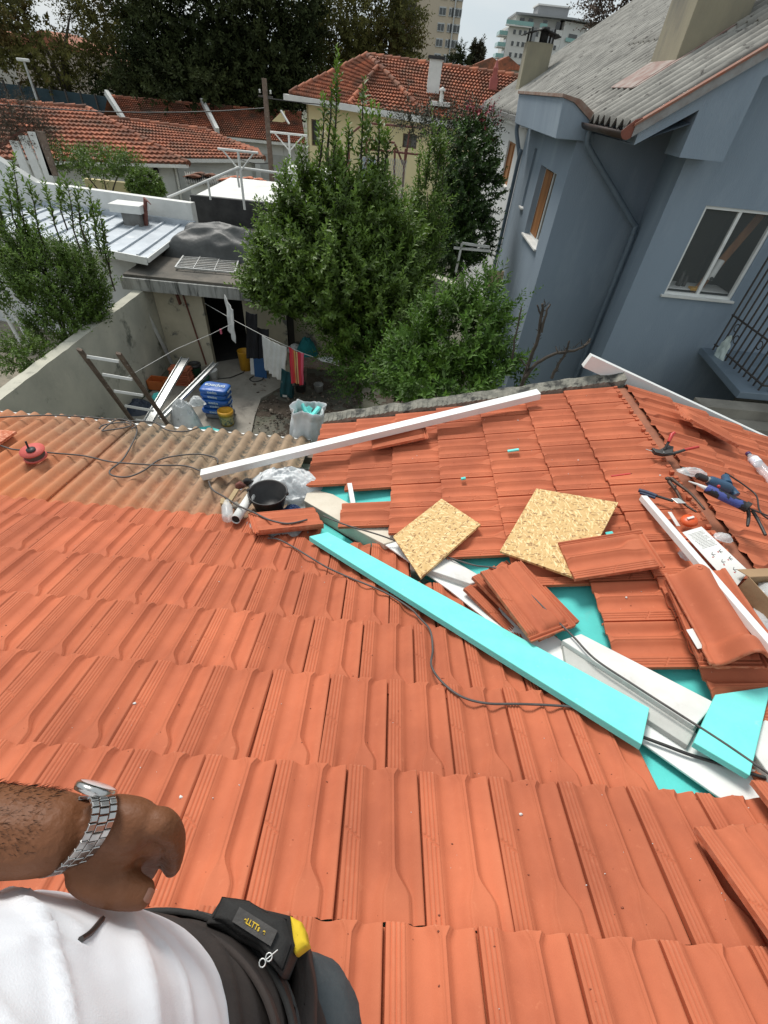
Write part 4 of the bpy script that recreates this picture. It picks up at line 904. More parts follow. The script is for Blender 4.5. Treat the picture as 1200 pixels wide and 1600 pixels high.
for (a, b, c, d) in ((wa, wb_, wz0, wz1), (va, vb, vz0, vz1)):
    p = o + dn * a; window(yh, (p.x, p.y, 0), dn, inn, b - a, c, d, depth=.1, sashes=2 if a == va else 1, frame=M('brown_frame', (.12, .08, .06)), sill=False, fw=.05)
p = o + dn * (ypx(512, 240)[0]); mb = MB(); mb.prism([(p.x, p.y - .01, -3.6), tuple(Vector((p.x, p.y - .01, -3.6)) + dn * .9), tuple(Vector((p.x, p.y - .01, -3.0)) + dn * .9), (p.x, p.y - .01, -3.0)], inn * -.12); mb.build('meter_box', m_iron, yh)
def stack(lab, pa, pb_, zbx, Y, mat, capm, name='chimney'):
    a, b = PY(*pa, Y), PY(*pb_, Y); wd = b.x - a.x
    t = thing(name, lab, 'chimney', (a.x + wd / 2, Y, zbx))
    mb = MB(); mb.box((a.x, Y, zbx), (b.x, Y + wd * .8, a.z)); mb.build('stack', mat, t, bevel=.02)
    mb = MB(); mb.box((a.x - .08, Y - .08, a.z), (b.x + .08, Y + wd * .8 + .08, a.z + .1)); mb.build('cap', capm, t)
    return t
stack('white rendered chimney on the yellow house roof', (672, 91), (692, 92), -.6, 27.6, m_white, m_black)
p = PY(689, 160, 26.6); t = thing('roof_vent', 'small white flashed vent pipe on the yellow house roof', 'vent', p); mb = MB(); mb.box((p.x - .5, 26.3, p.z - .12), (p.x + .4, 26.9, p.z + .02)); mb.build('flashing', m_white, t); mb = MB(); mb.lathe([(.09, 0), (.09, .35), (.14, .36), (.14, .42), (0, .5)], (p.x, 26.6, p.z), n=10); mb.build('pipe', m_white, t)
p = PY(772, 124, 28); t = thing('roof_finial', 'pink red ceramic chimney pot at the right end of the yellow house ridge', 'chimney', p); mb = MB(); mb.box((p.x - .17, 27.85, p.z - .5), (p.x + .17, 28.15, p.z + .05)); mb.build('base', M('pink_clay', (.40, .12, .10), (.33, .10, .09), rough=.8), t)
mb = MB(); mb.lathe([(.13, 0), (.10, .25), (.13, .3), (.09, .34), (.05, .5), (.02, .55), (0, .7)], (p.x, 28, p.z + .05), n=10); mb.build('pot', M('pink_clay', (.4, .12, .1)), t)
# rusty terrace frame in front of the yellow house
Y = 19.5
t = thing('steel_frame', 'rusty brown steel terrace frame with wire mesh behind the big tree', 'frame', (PY(600, 250, Y).x, Y, -6))
mb = MB()
for (x, y, x2, y2) in [(545, 212, 547, 330), (572, 196, 577, 330), (634, 232, 626, 330), (617, 230, 618, 330)]: mb.tube([PY(x, y, Y), PY(x2, y2, Y) + Vector((0, 0, -1.2))], .04, 6)
mb.build('post', m_rust, t)
mb = MB()
for (x, y, x2, y2) in [(545, 212, 572, 190), (566, 217, 617, 223), (572, 192, 660, 200), (566, 232, 660, 242), (617, 225, 632, 262), (640, 205, 632, 262), (570, 325, 640, 332)]: mb = MB(); mb.tube([PY(x, y, Y), PY(x2, y2, Y)], .035, 6); mb.build('beam', m_rust, t)
mb = MB(); a, b, c, d = PY(562, 240, Y - .05), PY(636, 250, Y - .05), PY(626, 330, Y - .05), PY(558, 322, Y - .05)
for k in range(26):
    u = k / 25; mb.tube([a.lerp(b, u), d.lerp(c, min(1, u + .25) if u < .75 else 1)], .008, 3, False); mb.tube([a.lerp(b, u), d.lerp(c, max(0, u - .25))], .008, 3, False)
mb.build('wire_mesh', m_alu, t)
mb = MB(); a, b, c, d = PY(567, 245, Y + .3), PY(588, 248, Y + .3), PY(584, 285, Y + .3), PY(560, 282, Y + .3); mb.add([a, b, c, d], [(0, 1, 2, 3)]); mb.build('hanging_sheet', M('pale_blue_cloth', (.32, .42, .52), (.28, .37, .47), rough=.9), label='pale blue sheet hanging behind the big tree', cat='sheet', solid=.02)
# small structures between tree and blue house
t = thing('white_gate_frame', 'white metal frame and low grey wall between the tree and the blue house', 'frame', PY(735, 400, 13.5))
mb = MB(); 
for (x, y, x2, y2) in [(722, 380, 712, 425), (722, 380, 765, 386), (709, 387, 765, 392)]: mb.bar(PY(x, y, 12.5), PY(x2, y2, 12.5), .06, .05)
mb.build('bars', m_white, t)
mb = MB(); a, b = PY(668, 428, 11.6), PY(710, 445, 11.2); mb.prism([(a.x - .8, a.y, -6), (b.x, b.y, -6), (b.x, b.y, b.z), (a.x - .8, a.y, a.z + .15)], (.1, .25, 0)); mb.build('low_wall', m_wallg, label='low grey wall glimpsed through the citrus tree', cat='wall', fixn=True)
mb = MB(); mb.prism([PY(764, 424, 10.9), PY(788, 424, 10.9), PY(783, 449, 10.9), PY(756, 449, 10.9)], (0, .03, 0)); mb.build('cardboard_sheet', M('cardboard', (.36, .29, .18), (.30, .24, .15), rough=.9), label='tan board propped against the blue wall corner', cat='board', fixn=True)
# ------------------------------------------------------------------ towers
def tower(name, lab, X0, X1, Y, D, H, mat, cat='tower block'):
    t = thing(name, lab, cat, ((X0 + X1) / 2, Y, -6)); mb = MB(); mb.box((X0, Y, -6), (X1, Y + D, H)); mb.build('wall', mat, t); return t
Y = 110 * 3.0 / (PY(690, 40, 110).z - PY(690, 64.5, 110).z)
xr = PY(721, 20, Y).x; xl = PY(650, 20, Y).x; W_T = xr - xl
m_beige = M('beige_render', (.54, .45, .34), (.49, .41, .31), scale=.03, rough=.9, bump=0)
tb = tower('apartment_tower', 'tall beige apartment tower behind the trees', xl, xr, Y, 22, 70, m_beige)
mb = MB(); mb.box((xl - 7, Y + 2, -6), (xl + .2, Y + 20, 70)); mb.build('side_wing', M('grey_render_far', (.30, .28, .26), (.25, .23, .21), scale=.1, rough=.9, bump=0), tb)
mwf = M('far_window_frame', (.55, .56, .55)); pxm = W_T / 71
for r in range(14):
    z = PY(690, 67, Y).z - 6 + r * 3.0
    for cpx, wd in ((686, 1.7), (699, 1.0), (704, 1.1), (711, 1.3)):
        xx = PY(cpx, 67, Y).x + (0 if cpx < 690 else 0)
        mb = MB(); mb.box((xx - wd / 2 - .12, Y - .2, z - .85), (xx + wd / 2 + .12, Y + .1, z + .85)); f = mb.build('window', mwf, tb)
        mb = MB(); mb.box((xx - wd / 2, Y - .25, z - .65), (xx - .08, Y - .205, z + .6)); mb.box((xx + .08, Y - .25, z - .65), (xx + wd / 2, Y - .205, z + .6)); mb.build('pane', m_glass, f)
mb = MB()
for r in range(22): z = -2 + r * 3.0; mb.box((xl - 7, Y - 1.0, z), (xl - .2, Y + 2, z + .25)); mb.bar((xl - 7, Y - 1, z + 1.1), (xl - .2, Y - 1, z + 1.1), .1, .1)
for xx in (xl - 6.9, xl - 5, xl - 3, xl - 1.6, xl - .3): mb.bar((xx, Y - .9, -6), (xx, Y - .9, 66), .25, .25, (0, 1, 0))
mb.build('balcony_tier', m_iron, tb)
mb = MB(); xx = PY(705, 60, Y).x; mb.bar((xx, Y - .3, -6), (xx, Y - .3, 68), .3, .2, (0, 1, 0)); mb.build('vent_pipe', mwf, tb)
# white apartment block, seen on its corner
m_apt = M('pale_apartment', (.74, .73, .70), (.64, .63, .60), scale=.04, rough=.9, bump=0)
m_aptg = M('mid_grey_render', (.33, .335, .34), (.29, .295, .30), rough=.9, bump=0, scale=.1)
m_teal = M('teal_glass', (.22, .42, .39), (.26, .46, .43), rough=.2, bump=0)
m_fs = M('far_slab', (.36, .37, .38), (.30, .31, .32), rough=.8, bump=0)
Y = 105 * 3.0 / (PY(800, 65, 105).z - PY(800, 83, 105).z)
X_ = lambda px, dy=0: PY(px, 60, Y + dy).x
zr_ = PY(800, 19, Y).z
ab = thing('apartment_block', 'white apartment block with teal glass balconies beyond the grey roof', 'apartment block', (X_(850), Y, -6))
x0, xg, x1, x2 = X_(792), X_(858), X_(876), X_(918)
mb = MB(); mb.box((x0, Y, -6), (xg, Y + 20, zr_ - 3.2)); mb.box((xg + .05, Y - 1.0, -6), (x1, Y + 20, zr_ - 3.2)); mb.build('wall', m_apt, ab)
mb = MB(); mb.prism([(x1 + .05, Y - 1.0, -6), (x2, Y + 4, -6), (x2, Y + 20, -6), (x1 + .05, Y + 20, -6)], (0, 0, zr_ + 6 - .8)); mb.build('corner_wall', m_apt, ab)
mb = MB(); mb.box((xg - 1.6, Y - 1.5, -6), (xg + 1.2, Y - .2, zr_ - 3.2)); mb.box((X_(829), Y - .5, -6), (X_(829) + 1.6, Y, zr_ - 3.2)); mb.build('pilaster', m_aptg, ab)
mb = MB(); mb.box((x0 + 2.5, Y + 2.5, zr_ - 3.2), (x1 - 1, Y + 20, zr_ - .4)); mb.build('top_floor', m_apt, ab)
mb = MB(); mb.prism([(x0 + 1.5, Y - 1.5, zr_ - .4), (x1 + 2, Y - 2.5, zr_ - .4), (x2 + 5, Y + 3, zr_ - .4), (x2 + 5, Y + 20, zr_ - .4), (x0 + 1.5, Y + 20, zr_ - .4)], (0, 0, .5)); mb.build('roof_slab', m_fs, ab)
mb = MB(); mb.box((X_(836), Y + 6, zr_ + .1), (X_(884), Y + 16, zr_ + 3.0)); mb.build('penthouse', m_aptg, ab); mb = MB(); mb.box((X_(834), Y + 5.4, zr_ + 3.0), (X_(888), Y + 16.6, zr_ + 3.4)); mb.build('penthouse_slab', m_apt, ab)
for (a_, b_) in ((x0 - 1.5, X_(828)), (X_(838), xg - 2)):
    mb = MB(); mb.box((a_, Y - 1.6, zr_ - 3.1), (b_, Y - 1.5, zr_ - 2.0)); mb.build('balcony_glass', m_teal, ab); mb = MB(); mb.box((a_, Y - 1.6, zr_ - 3.5), (b_, Y, zr_ - 3.15)); mb.build('balcony_slab', m_apt, ab)
for px_ in (808, 822, 845, 866): mb = MB(); xx = X_(px_); mb.box((xx, Y + 2.3, zr_ - 2.9), (xx + 1.6, Y + 2.49, zr_ - .9)); mb.build('door', m_glass, ab)
for r in range(9):
    zf = zr_ - 3.2 - 3.0 * r - 2.2
    for px_ in (800, 809, 817, 836, 846, 867):
        xx = X_(px_) ; yy = Y if px_ < 858 else Y - 1.0; wd = 1.3 if r > 2 else 1.9
        mb = MB(); mb.box((xx - .1, yy - .08, zf - .1), (xx + wd + .1, yy + .1, zf + 1.3)); f = mb.build('window', m_white if r < 3 else m_aptg, ab)
        mb = MB(); mb.box((xx, yy - .14, zf), (xx + (wd if r > 2 else wd * .5), yy - .085, zf + 1.2)); mb.build('pane', m_glass, f)
    mb = MB(); mb.box((x0 - 3.0, Y + .5, zf - .7), (x0 - .02, Y + 9, zf - .4)); mb.build('balcony_slab', m_apt, ab)
    mb = MB(); mb.box((x0 - 3.05, Y + .4, zf - .4), (x0 - .02, Y + .5, zf + .7)); mb.box((x0 - 3.05, Y + .55, zf - .4), (x0 - 2.95, Y + 9, zf + .7)); mb.build('balcony_glass', m_teal, ab)
    mb = MB(); mb.box((x0 - .1, Y + .6, zf - .3), (x0 - .03, Y + 8, zf + 1.6)); mb.build('balcony_opening', m_glass, ab)
    if r < 5:
        u_ = Vector((x2 - x1, 5.0, 0)).normalized(); p_ = Vector((x1 + .05, Y - 1.1, 0)) + u_ * 2
        mb = MB(); mb.prism([(p_.x, p_.y - .5, zf - .4), (p_.x + u_.x * 7, p_.y - .5 + u_.y * 7, zf - .4), (p_.x + u_.x * 7, p_.y - .5 + u_.y * 7, zf + .6), (p_.x, p_.y - .5, zf + .6)], (0, .1, 0)); mb.build('balcony_glass', m_teal, ab)
        mb = MB(); mb.prism([(p_.x + 1, p_.y - .05 + u_.y, zf), (p_.x + 1 + u_.x * 4, p_.y - .05 + u_.y * 5, zf), (p_.x + 1 + u_.x * 4, p_.y - .05 + u_.y * 5, zf + 1.7), (p_.x + 1, p_.y - .05 + u_.y, zf + 1.7)], (0, .06, 0)); mb.build('window', m_glass, ab)
# little far pieces by the skyline
for i, (px, py, wd, Yf, col_) in enumerate([(765, 112, 6, 80, (.42, .2, .1)), (790, 108, 5, 90, (.45, .40, .33)), (85, 110, 8, 62, (.45, .38, .32)), (140, 120, 9, 70, (.42, .30, .24)), (20, 100, 10, 75, (.5, .47, .42))]):
    p = PY(px, py, Yf); t = thing('distant_house', ['small orange-roofed house on the skyline', 'pale house at the foot of the white apartments', 'pale house glimpsed behind the left trees', 'pinkish house glimpsed between the leaning trunk and dark trees', 'pale block behind the lamp post trees'][i], 'house', (p.x, Yf, -6))
    mb = MB(); mb.box((p.x - wd / 2, Yf, -6), (p.x + wd / 2, Yf + 6, p.z + (0 if i < 2 else 1.5))); mb.build('wall', M('far_wall_%d' % i, col_, rough=.9, bump=0), t)
    mb = MB(); z = p.z + (0 if i < 2 else 1.5); mb.prism([(p.x - wd / 2 - .3, Yf - .3, z), (p.x + wd / 2 + .3, Yf - .3, z), (p.x, Yf - .3, z + 1.3)], (0, 6.6, 0)); mb.build('roof', m_tile_old, t)
# blue-green screen fence and lamp
a, b = PY(-20, 122, 37), PY(172, 152, 38.5)
t = thing('screen_fence', 'dark blue-green screen fence behind the orange roof', 'fence', ((a.x + b.x) / 2, 37.5, -6))
mf = M('fence_cloth', (.030, .060, .075), (.022, .045, .058), scale=1, rough=.8, bump=.1)
mb = MB(); mb.prism([(a.x - 14, 36, -6), (b.x, b.y, -6), (b.x, b.y, b.z), (a.x - 14, 36, a.z + .2)], (0, .06, 0)); mb.build('panel', mf, t, fixn=True)
mb = MB()
for k in range(9): p = a.lerp(b, k / 8); mb.bar((p.x, p.y - .08, -6), (p.x, p.y - .08, p.z + .05), .09, .09, (0, 1, 0))
mb.build('post', m_iron, t)
p, q = PY(43, 97, 30), PY(64, 170, 30)
t = thing('street_lamp', 'thin grey lamp post with white head in front of the left trees', 'street lamp', (q.x, 30, -6))
mb = MB(); mb.tube([(q.x - .05, 30, -6), (q.x - .05, 30, p.z)], [.07, .05], 8); mb.build('pole', m_alu, t)
mb = MB(); mb.box((q.x - .35, 29.9, p.z), (q.x + .2, 30.1, p.z + .12)); mb.build('lamp_head', m_white, t, bevel=.03)
# pergola slats and creeper frame at far left
t = thing('slatted_screen', 'row of leaning weathered white slats at the far left edge', 'screen', PY(45, 290, 17))
for i, (x, y, x2, y2) in enumerate([(22, 220, 50, 290), (36, 212, 68, 290), (50, 206, 76, 272), (62, 205, 80, 262)]):
    mb = MB(); mb.bar(PY(x, y, 17), PY(x2, y2, 17) + Vector((0, 0, -.2)), .26, .06, (0, 1, 0)); mb.build('slat', m_white if i != 3 else m_wood, t)
mb = MB(); mb.bar(PY(-10, 236, 17.2), PY(40, 200, 17.2), .06, .06); mb.build('beam', m_rust, t)
mb = MB(); a, b = PY(130, 279, 19), PY(176, 284, 19); mb.box((a.x, 19, -6), (b.x + .6, 19.2, a.z)); mb.build('yellow_garden_wall', m_yellowwall, label='short yellowish garden wall behind the white parapet', cat='wall')
# ------------------------------------------------------------------ foliage
def leaf_mesh(name, P, D, Nn, Ln, Wd, T, mat, parent, label=None):
    """arrays: base points, leaf directions, normals, lengths, widths, tints -> one mesh of folded pointed leaves"""
    n = len(P); D = D / np.linalg.norm(D, axis=1, keepdims=True)
    S = np.cross(D, Nn); S /= (np.linalg.norm(S, axis=1, keepdims=True) + 1e-9); N2 = np.cross(S, D)
    L_ = Ln[:, None]; W_ = Wd[:, None]
    mid = P + D * L_ * .5
    V = np.stack([P, mid + S * W_ * .5 + N2 * W_ * .22, P + D * L_ + N2 * L_ * -.08, mid - S * W_ * .5 + N2 * W_ * .22], 1).reshape(-1, 3)
    me = bpy.data.meshes.new(name); base = np.array(wloc(parent)); V = V - base
    me.vertices.add(n * 4); me.vertices.foreach_set('co', V.ravel())
    idx = np.arange(n * 4).reshape(n, 4); F_ = np.stack([idx[:, [0, 1, 2]], idx[:, [0, 2, 3]]], 1).reshape(-1)
    me.loops.add(n * 6); me.loops.foreach_set('vertex_index', F_.astype(np.int32))
    me.polygons.add(n * 2); me.polygons.foreach_set('loop_start', np.arange(0, n * 6, 3, dtype=np.int32))
    me.materials.append(mat); me.update(calc_edges=True)
    at = me.attributes.new('tint', 'FLOAT', 'POINT'); at.data.foreach_set('value', np.repeat(T, 4).astype(np.float32))
    o = bpy.data.objects.new(name, me); COL.objects.link(o); o.parent = parent
    if label: o['label'] = label
    return o
def unit(v): return v / (np.linalg.norm(v, axis=-1, keepdims=True) + 1e-9)
def shoots_to_leaves(B, Dr, Ls, per, ll, lw, spread=.9, young=None):
    """B bases, Dr directions, Ls lengths: leaves spiral up each shoot"""
    n = len(B); t = np.tile((np.arange(per) + .5) / per, n); I = np.repeat(np.arange(n), per)
    d = unit(Dr)[I]; P = B[I] + d * (Ls[I] * t)[:, None]
    bend = rng.normal(0, .05, (n, 3))[I] * (t ** 2)[:, None] * Ls[I][:, None] * 2; P = P + bend
    a = np.tile(np.arange(per) * 2.4, n) + rng.uniform(0, 6.28, n)[I]
    ref = np.where(np.abs(d[:, 2:3]) < .9, np.array([[0, 0, 1.]]), np.array([[1., 0, 0]])); s = unit(np.cross(d, ref)); q = np.cross(d, s)
    rad = s * np.cos(a)[:, None] + q * np.sin(a)[:, None]
    D = unit(d * (1.05 - .5 * (1 - t))[:, None] + rad * spread + rng.normal(0, .2, (n * per, 3)))
    N = unit(np.cross(np.cross(rad, d), D) * .3 + d * 1.0 + np.array([[0, 0, .6]]) + rng.normal(0, .3, (n * per, 3)))
    Ln = ll * rng.uniform(.65, 1.15, n * per) * (1.05 - .45 * t ** 3); Wd = Ln * lw
    T = np.clip(.32 + .38 * t ** 2 + rng.normal(0, .10, n * per) + (rng.normal(0, .12, n))[I], 0, 1)
    if young is not None: T = np.clip(T + young[I] * t, 0, 1)
    return P, D, N, Ln, Wd, T
def crown_shoots(ells, n, up=.8, inner=.55, gap=.0, gscale=1.3):
    out_b, out_d = [], []
    vol = np.array([e[1][0] * e[1][1] * e[1][2] for e in ells]) ** .67; cnt = (n * vol / vol.sum()).astype(int)
    for (c, r), k in zip(ells, cnt):
        u = unit(rng.normal(0, 1, (k * 3, 3))); rr = rng.uniform(inner, 1, k * 3) ** .6; p = u * rr[:, None] * np.array(r) + np.array(c)
        keep = []
        for i in range(len(p)):
            if mnoise.noise(Vector(p[i]) * gscale) > -.5 + gap * .6 - .25 * rng.random(): keep.append(i)
            if len(keep) >= k: break
        keep = np.array(keep); out_b.append(p[keep]); out_d.append(unit(u[keep] * np.array([1, 1, .6]) + np.array([0, 0, up]) + rng.normal(0, .3, (len(keep), 3))))
    return np.concatenate(out_b), np.concatenate(out_d)
def cat_leaves(*a): return [np.concatenate(x) for x in zip(*a)]
def limbs(root, base, tips, r0, name_trunk='trunk', mat=m_bark, fork=.35):
    base = Vector(base); mb = MB(); top = base.lerp(Vector(tips[0]), fork)
    tr = smoothpath([base, base.lerp(top, .5) + Vector((random.uniform(-.1, .1), random.uniform(-.1, .1), 0)), top], 5)
    mb.tube(tr, [r0 * (1 - .4 * i / (len(tr) - 1)) for i in range(len(tr))], 9); mb.build(name_trunk, mat, root)
    for tp in tips:
        mb = MB(); tp = Vector(tp); m_ = top.lerp(tp, .5) + Vector((random.uniform(-.15, .15), random.uniform(-.15, .15), (tp - top).length * .08))
        q = smoothpath([top - Vector((0, 0, .1)), m_, tp], 6); mb.tube(q, [max(.006, r0 * .55 * (1 - .9 * i / (len(q) - 1))) for i in range(len(q))], 6); mb.build('limb', mat, root)
def ell(px, py, Y, rx, ry, rz=None):
    c = PY(px, py, Y); k = mpp(c); return (tuple(c), (rx * k, (rz or rx) * k, ry * k))
def leaders(lines, ll, lw, step=.05, wid=.06):
    """upright leafy shoots given as (x0,y0,x1,y1,Y)"""
    Ps = []
    for (x0, y0, x1, y1, Y) in lines:
        a, b = PY(x0, y0, Y), PY(x1, y1, Y); n = max(3, int((b - a).length / .28)); 
        B = np.array([a.lerp(b, k / n) for k in range(n)]); d = np.array([(b - a).normalized()] * n)
        B2 = np.concatenate([B, B + rng.normal(0, wid, B.shape)]); D2 = np.concatenate([d, unit(d + rng.normal(0, .35, d.shape))])
        Ps.append(shoots_to_leaves(B2, D2, np.full(len(B2), .34), 14, ll, lw, young=np.full(len(B2), .25)))
    return cat_leaves(*Ps)
def leader_stems(root, lines, r=.02):
    for (x0, y0, x1, y1, Y) in lines:
        a, b = PY(x0, y0, Y), PY(x1, y1, Y); mb = MB(); mb.tube([a - Vector((0, 0, .3)), a, a.lerp(b, .5) + Vector((.02, 0, 0)), b], [r, r, r * .7, r * .2], 6); mb.build('stem', m_bark, root)
# big laurel
g = PZ(552, 592); t = thing('laurel_tree', 'tall mid-green laurel tree with upright leafy shoots in the middle of the yard', 'tree', g)
E1 = [ell(500, 400, 9.6, 75, 70), ell(450, 440, 9.6, 50, 55), ell(560, 360, 9.6, 48, 55), ell(540, 450, 9.2, 72, 65), ell(440, 370, 9.8, 25, 30), ell(480, 330, 9.8, 28, 35), ell(605, 430, 9.4, 40, 60), ell(525, 300, 9.8, 20, 30), ell(590, 320, 9.7, 18, 30), ell(412, 455, 9.8, 22, 26), ell(622, 385, 9.9, 22, 50), ell(555, 525, 9.0, 46, 32), ell(612, 500, 8.6, 38, 38), ell(575, 250, 9.8, 8, 30)]
B, Dd = crown_shoots(E1, 2400, up=.9, inner=.4, gap=.55, gscale=1.2)
ld1 = [(520, 270, 527, 78, 9.7), (562, 280, 567, 122, 9.7), (498, 270, 508, 150, 9.7), (590, 260, 592, 180, 9.7), (603, 250, 604, 235, 9.7), (440, 330, 447, 255, 9.7), (412, 380, 405, 320, 9.7), (540, 270, 545, 200, 9.7), (475, 290, 470, 240, 9.7), (512, 230, 518, 130, 9.75)]
la = shoots_to_leaves(B, Dd, rng.uniform(.3, .6, len(B)), 18, .132, .46, young=(rng.random(len(B)) < .12) * .45)
leaf_mesh('foliage', *cat_leaves(la, leaders(ld1, .12, .46, wid=.055)), m_leaf, t)
limbs(t, g, [PY(500, 380, 9.6), PY(560, 330, 9.7), PY(455, 430, 9.5), PY(600, 420, 9.3), PY(530, 280, 9.7)], .13, fork=.45); leader_stems(t, ld1)
# right, paler leader column
g = PZ(640, 560); t = thing('pale_laurel', 'narrow paler green laurel column right of the tall laurel', 'tree', PY(655, 470, 11) * 1.0)
t.location = (PY(650, 470, 11).x, 11, -6)
E2 = [ell(655, 410, 10.8, 22, 55), ell(668, 330, 11, 16, 60), ell(640, 460, 10.6, 26, 35), ell(674, 260, 11, 6, 35)]
B, Dd = crown_shoots(E2, 520, up=1.3, inner=.35, gap=.2)
ld2 = [(668, 260, 678, 168, 11), (652, 300, 655, 245, 11), (690, 300, 694, 215, 11.1), (645, 370, 646, 310, 10.9), (684, 260, 688, 225, 11)]
leaf_mesh('foliage', *cat_leaves(shoots_to_leaves(B, Dd, rng.uniform(.3, .6, len(B)), 20, .10, .42, young=(rng.random(len(B)) < .3) * .5), leaders(ld2, .085, .44)), m_leaf, t)
limbs(t, (t.location.x, 11, -6), [PY(655, 400, 10.8), PY(668, 300, 11)], .07, fork=.5); leader_stems(t, ld2)
# dark ivy column with creeper
t = thing('ivy_covered_tree', 'dense dark ivy-covered tree against the white house wall', 'tree', (PY(720, 400, 14).x, 14, -6))
E3 = [ell(722, 255, 14, 34, 45), ell(738, 300, 14, 36, 50), ell(710, 340, 13.6, 34, 50), ell(728, 370, 13.4, 36, 40), ell(740, 250, 14.4, 24, 45), ell(700, 390, 13, 30, 40)]
B, Dd = crown_shoots(E3, 1300, up=.3, inner=.6, gap=.1)
leaf_mesh('foliage', *shoots_to_leaves(B, Dd, rng.uniform(.2, .45, len(B)), 16, .10, .6), M('leaf_ivy', (.06, .115, .02), (.035, .075, .014), leaf=.25, scale=2, rough=.45, bump=0, tint=.65), t)
limbs(t, (t.location.x, 14, -6), [PY(722, 300, 14), PY(735, 260, 14)], .14, fork=.5)
t2 = thing('creeper', 'grey-green creeper with red flowers over the top of the ivy-covered tree', 'climbing plant', (PY(700, 200, 14.5).x, 14.5, PY(700, 200, 14.5).z))
E4 = [ell(700, 195, 14.6, 50, 16, 30), ell(650, 190, 14.6, 36, 14, 20), ell(740, 200, 14.6, 36, 22, 25)]
B, Dd = crown_shoots(E4, 330, up=.2, inner=.2)
leaf_mesh('foliage', *shoots_to_leaves(B, Dd, rng.uniform(.25, .6, len(B)), 12, .075, .5), m_leafgr, t2)
E5 = [ell(752, 180, 14.3, 22, 12, 15), ell(765, 200, 14.3, 12, 14, 12), ell(735, 178, 14.4, 16, 8, 10)]
B, Dd = crown_shoots(E5, 45, up=.4, inner=.2)
leaf_mesh('flowers', *shoots_to_leaves(B, Dd, rng.uniform(.15, .3, len(B)), 9, .06, .8), M('crimson_flower', (.28, .02, .04), (.20, .02, .03), rough=.6, bump=0, tint=.4), t2)['kind'] = 'stuff'
# citrus in front
g = PY(690, 560, 6.2); t = thing('citrus_tree', 'glossy dark green citrus tree close behind the roof verge', 'tree', (g.x, 6.4, -6))
E6 = [ell(720, 530, 6.4, 62, 52), ell(660, 565, 6.0, 50, 45), ell(750, 480, 6.8, 28, 35), ell(765, 570, 6.2, 34, 34), ell(690, 605, 5.4, 70, 28), ell(625, 590, 6.2, 34, 38), ell(695, 500, 7, 38, 30), ell(780, 600, 5.8, 26, 18)]
B, Dd = crown_shoots(E6, 1000, up=.75, inner=.4, gap=.5, gscale=1.8)
ld3 = [(770, 500, 808, 468, 6.4), (800, 560, 815, 480, 6.2), (745, 450, 775, 408, 7.2)]
leaf_mesh('foliage', *cat_leaves(shoots_to_leaves(B, Dd, rng.uniform(.18, .4, len(B)), 15, .108, .38, young=(rng.random(len(B)) < .15) * .4), leaders(ld3, .075, .36, wid=.05)), m_leaf2, t)
limbs(t, (g.x, 6.4, -6), [PY(725, 520, 6.4), PY(660, 560, 6.1), PY(770, 560, 6.3), PY(760, 470, 6.8)], .09, fork=.5)
# dark low shrub under the laurel
t = thing('shade_shrub', 'dark shrub in the shade under the laurel tree', 'shrub', PZ(560, 610))
E7 = [ell(555, 540, 9.2, 50, 45), ell(590, 560, 8.2, 42, 45), ell(560, 590, 8.6, 26, 26), ell(520, 500, 9.4, 30, 30)]
B, Dd = crown_shoots(E7, 420, up=.3, inner=.4, gap=.3)
leaf_mesh('foliage', *shoots_to_leaves(B, Dd, rng.uniform(.25, .5, len(B)), 16, .085, .42), m_leaf2, t)
limbs(t, PZ(560, 610), [PY(555, 540, 9.2), PY(590, 560, 8.4)], .05)
# tangled dead branches by the blue wall
t = thing('bare_branches', 'bare dead branches sticking up between the citrus tree and the blue wall', 'branches', PY(815, 600, 5.6))
for pts, r in [([(812, 610), (830, 560), (842, 520), (848, 475)], .028), ([(820, 590), (838, 568), (870, 552), (905, 545), (922, 530)], .024), ([(862, 592), (872, 570), (882, 555), (890, 532)], .02), ([(800, 560), (806, 520), (815, 480)], .014), ([(845, 520), (853, 490), (860, 474)], .018), ([(872, 552), (868, 542)], .01), ([(912, 540), (922, 535)], .01), ([(825, 575), (812, 560)], .012), ([(838, 535), (846, 500), (839, 476)], .016)]:
    Y = 5.4; q = [PY(x, y, Y + .06 * i) for i, (x, y) in enumerate(pts)]; q = smoothpath(q, 4); q = [jit(p, .008) for p in q]
    mb = MB(); mb.tube(q, [r * (1 - .5 * i / len(q)) for i in range(len(q))], 6); mb.build('branch', m_bark, t)
mb = MB()
for i in range(60):
    a, b = random.choice([((830, 560), (846, 500)), ((846, 500), (852, 474)), ((870, 552), (920, 535)), ((866, 585), (888, 540))])
    u = random.random(); p = PY(a[0] + (b[0] - a[0]) * u, a[1] + (b[1] - a[1]) * u, 5.55); mb.tube([p, p + Vector((random.uniform(-.05, .05), random.uniform(-.05, .05), random.uniform(0, .08)))], [.006, .002], 4)
mb.build('twigs', m_bark, t)
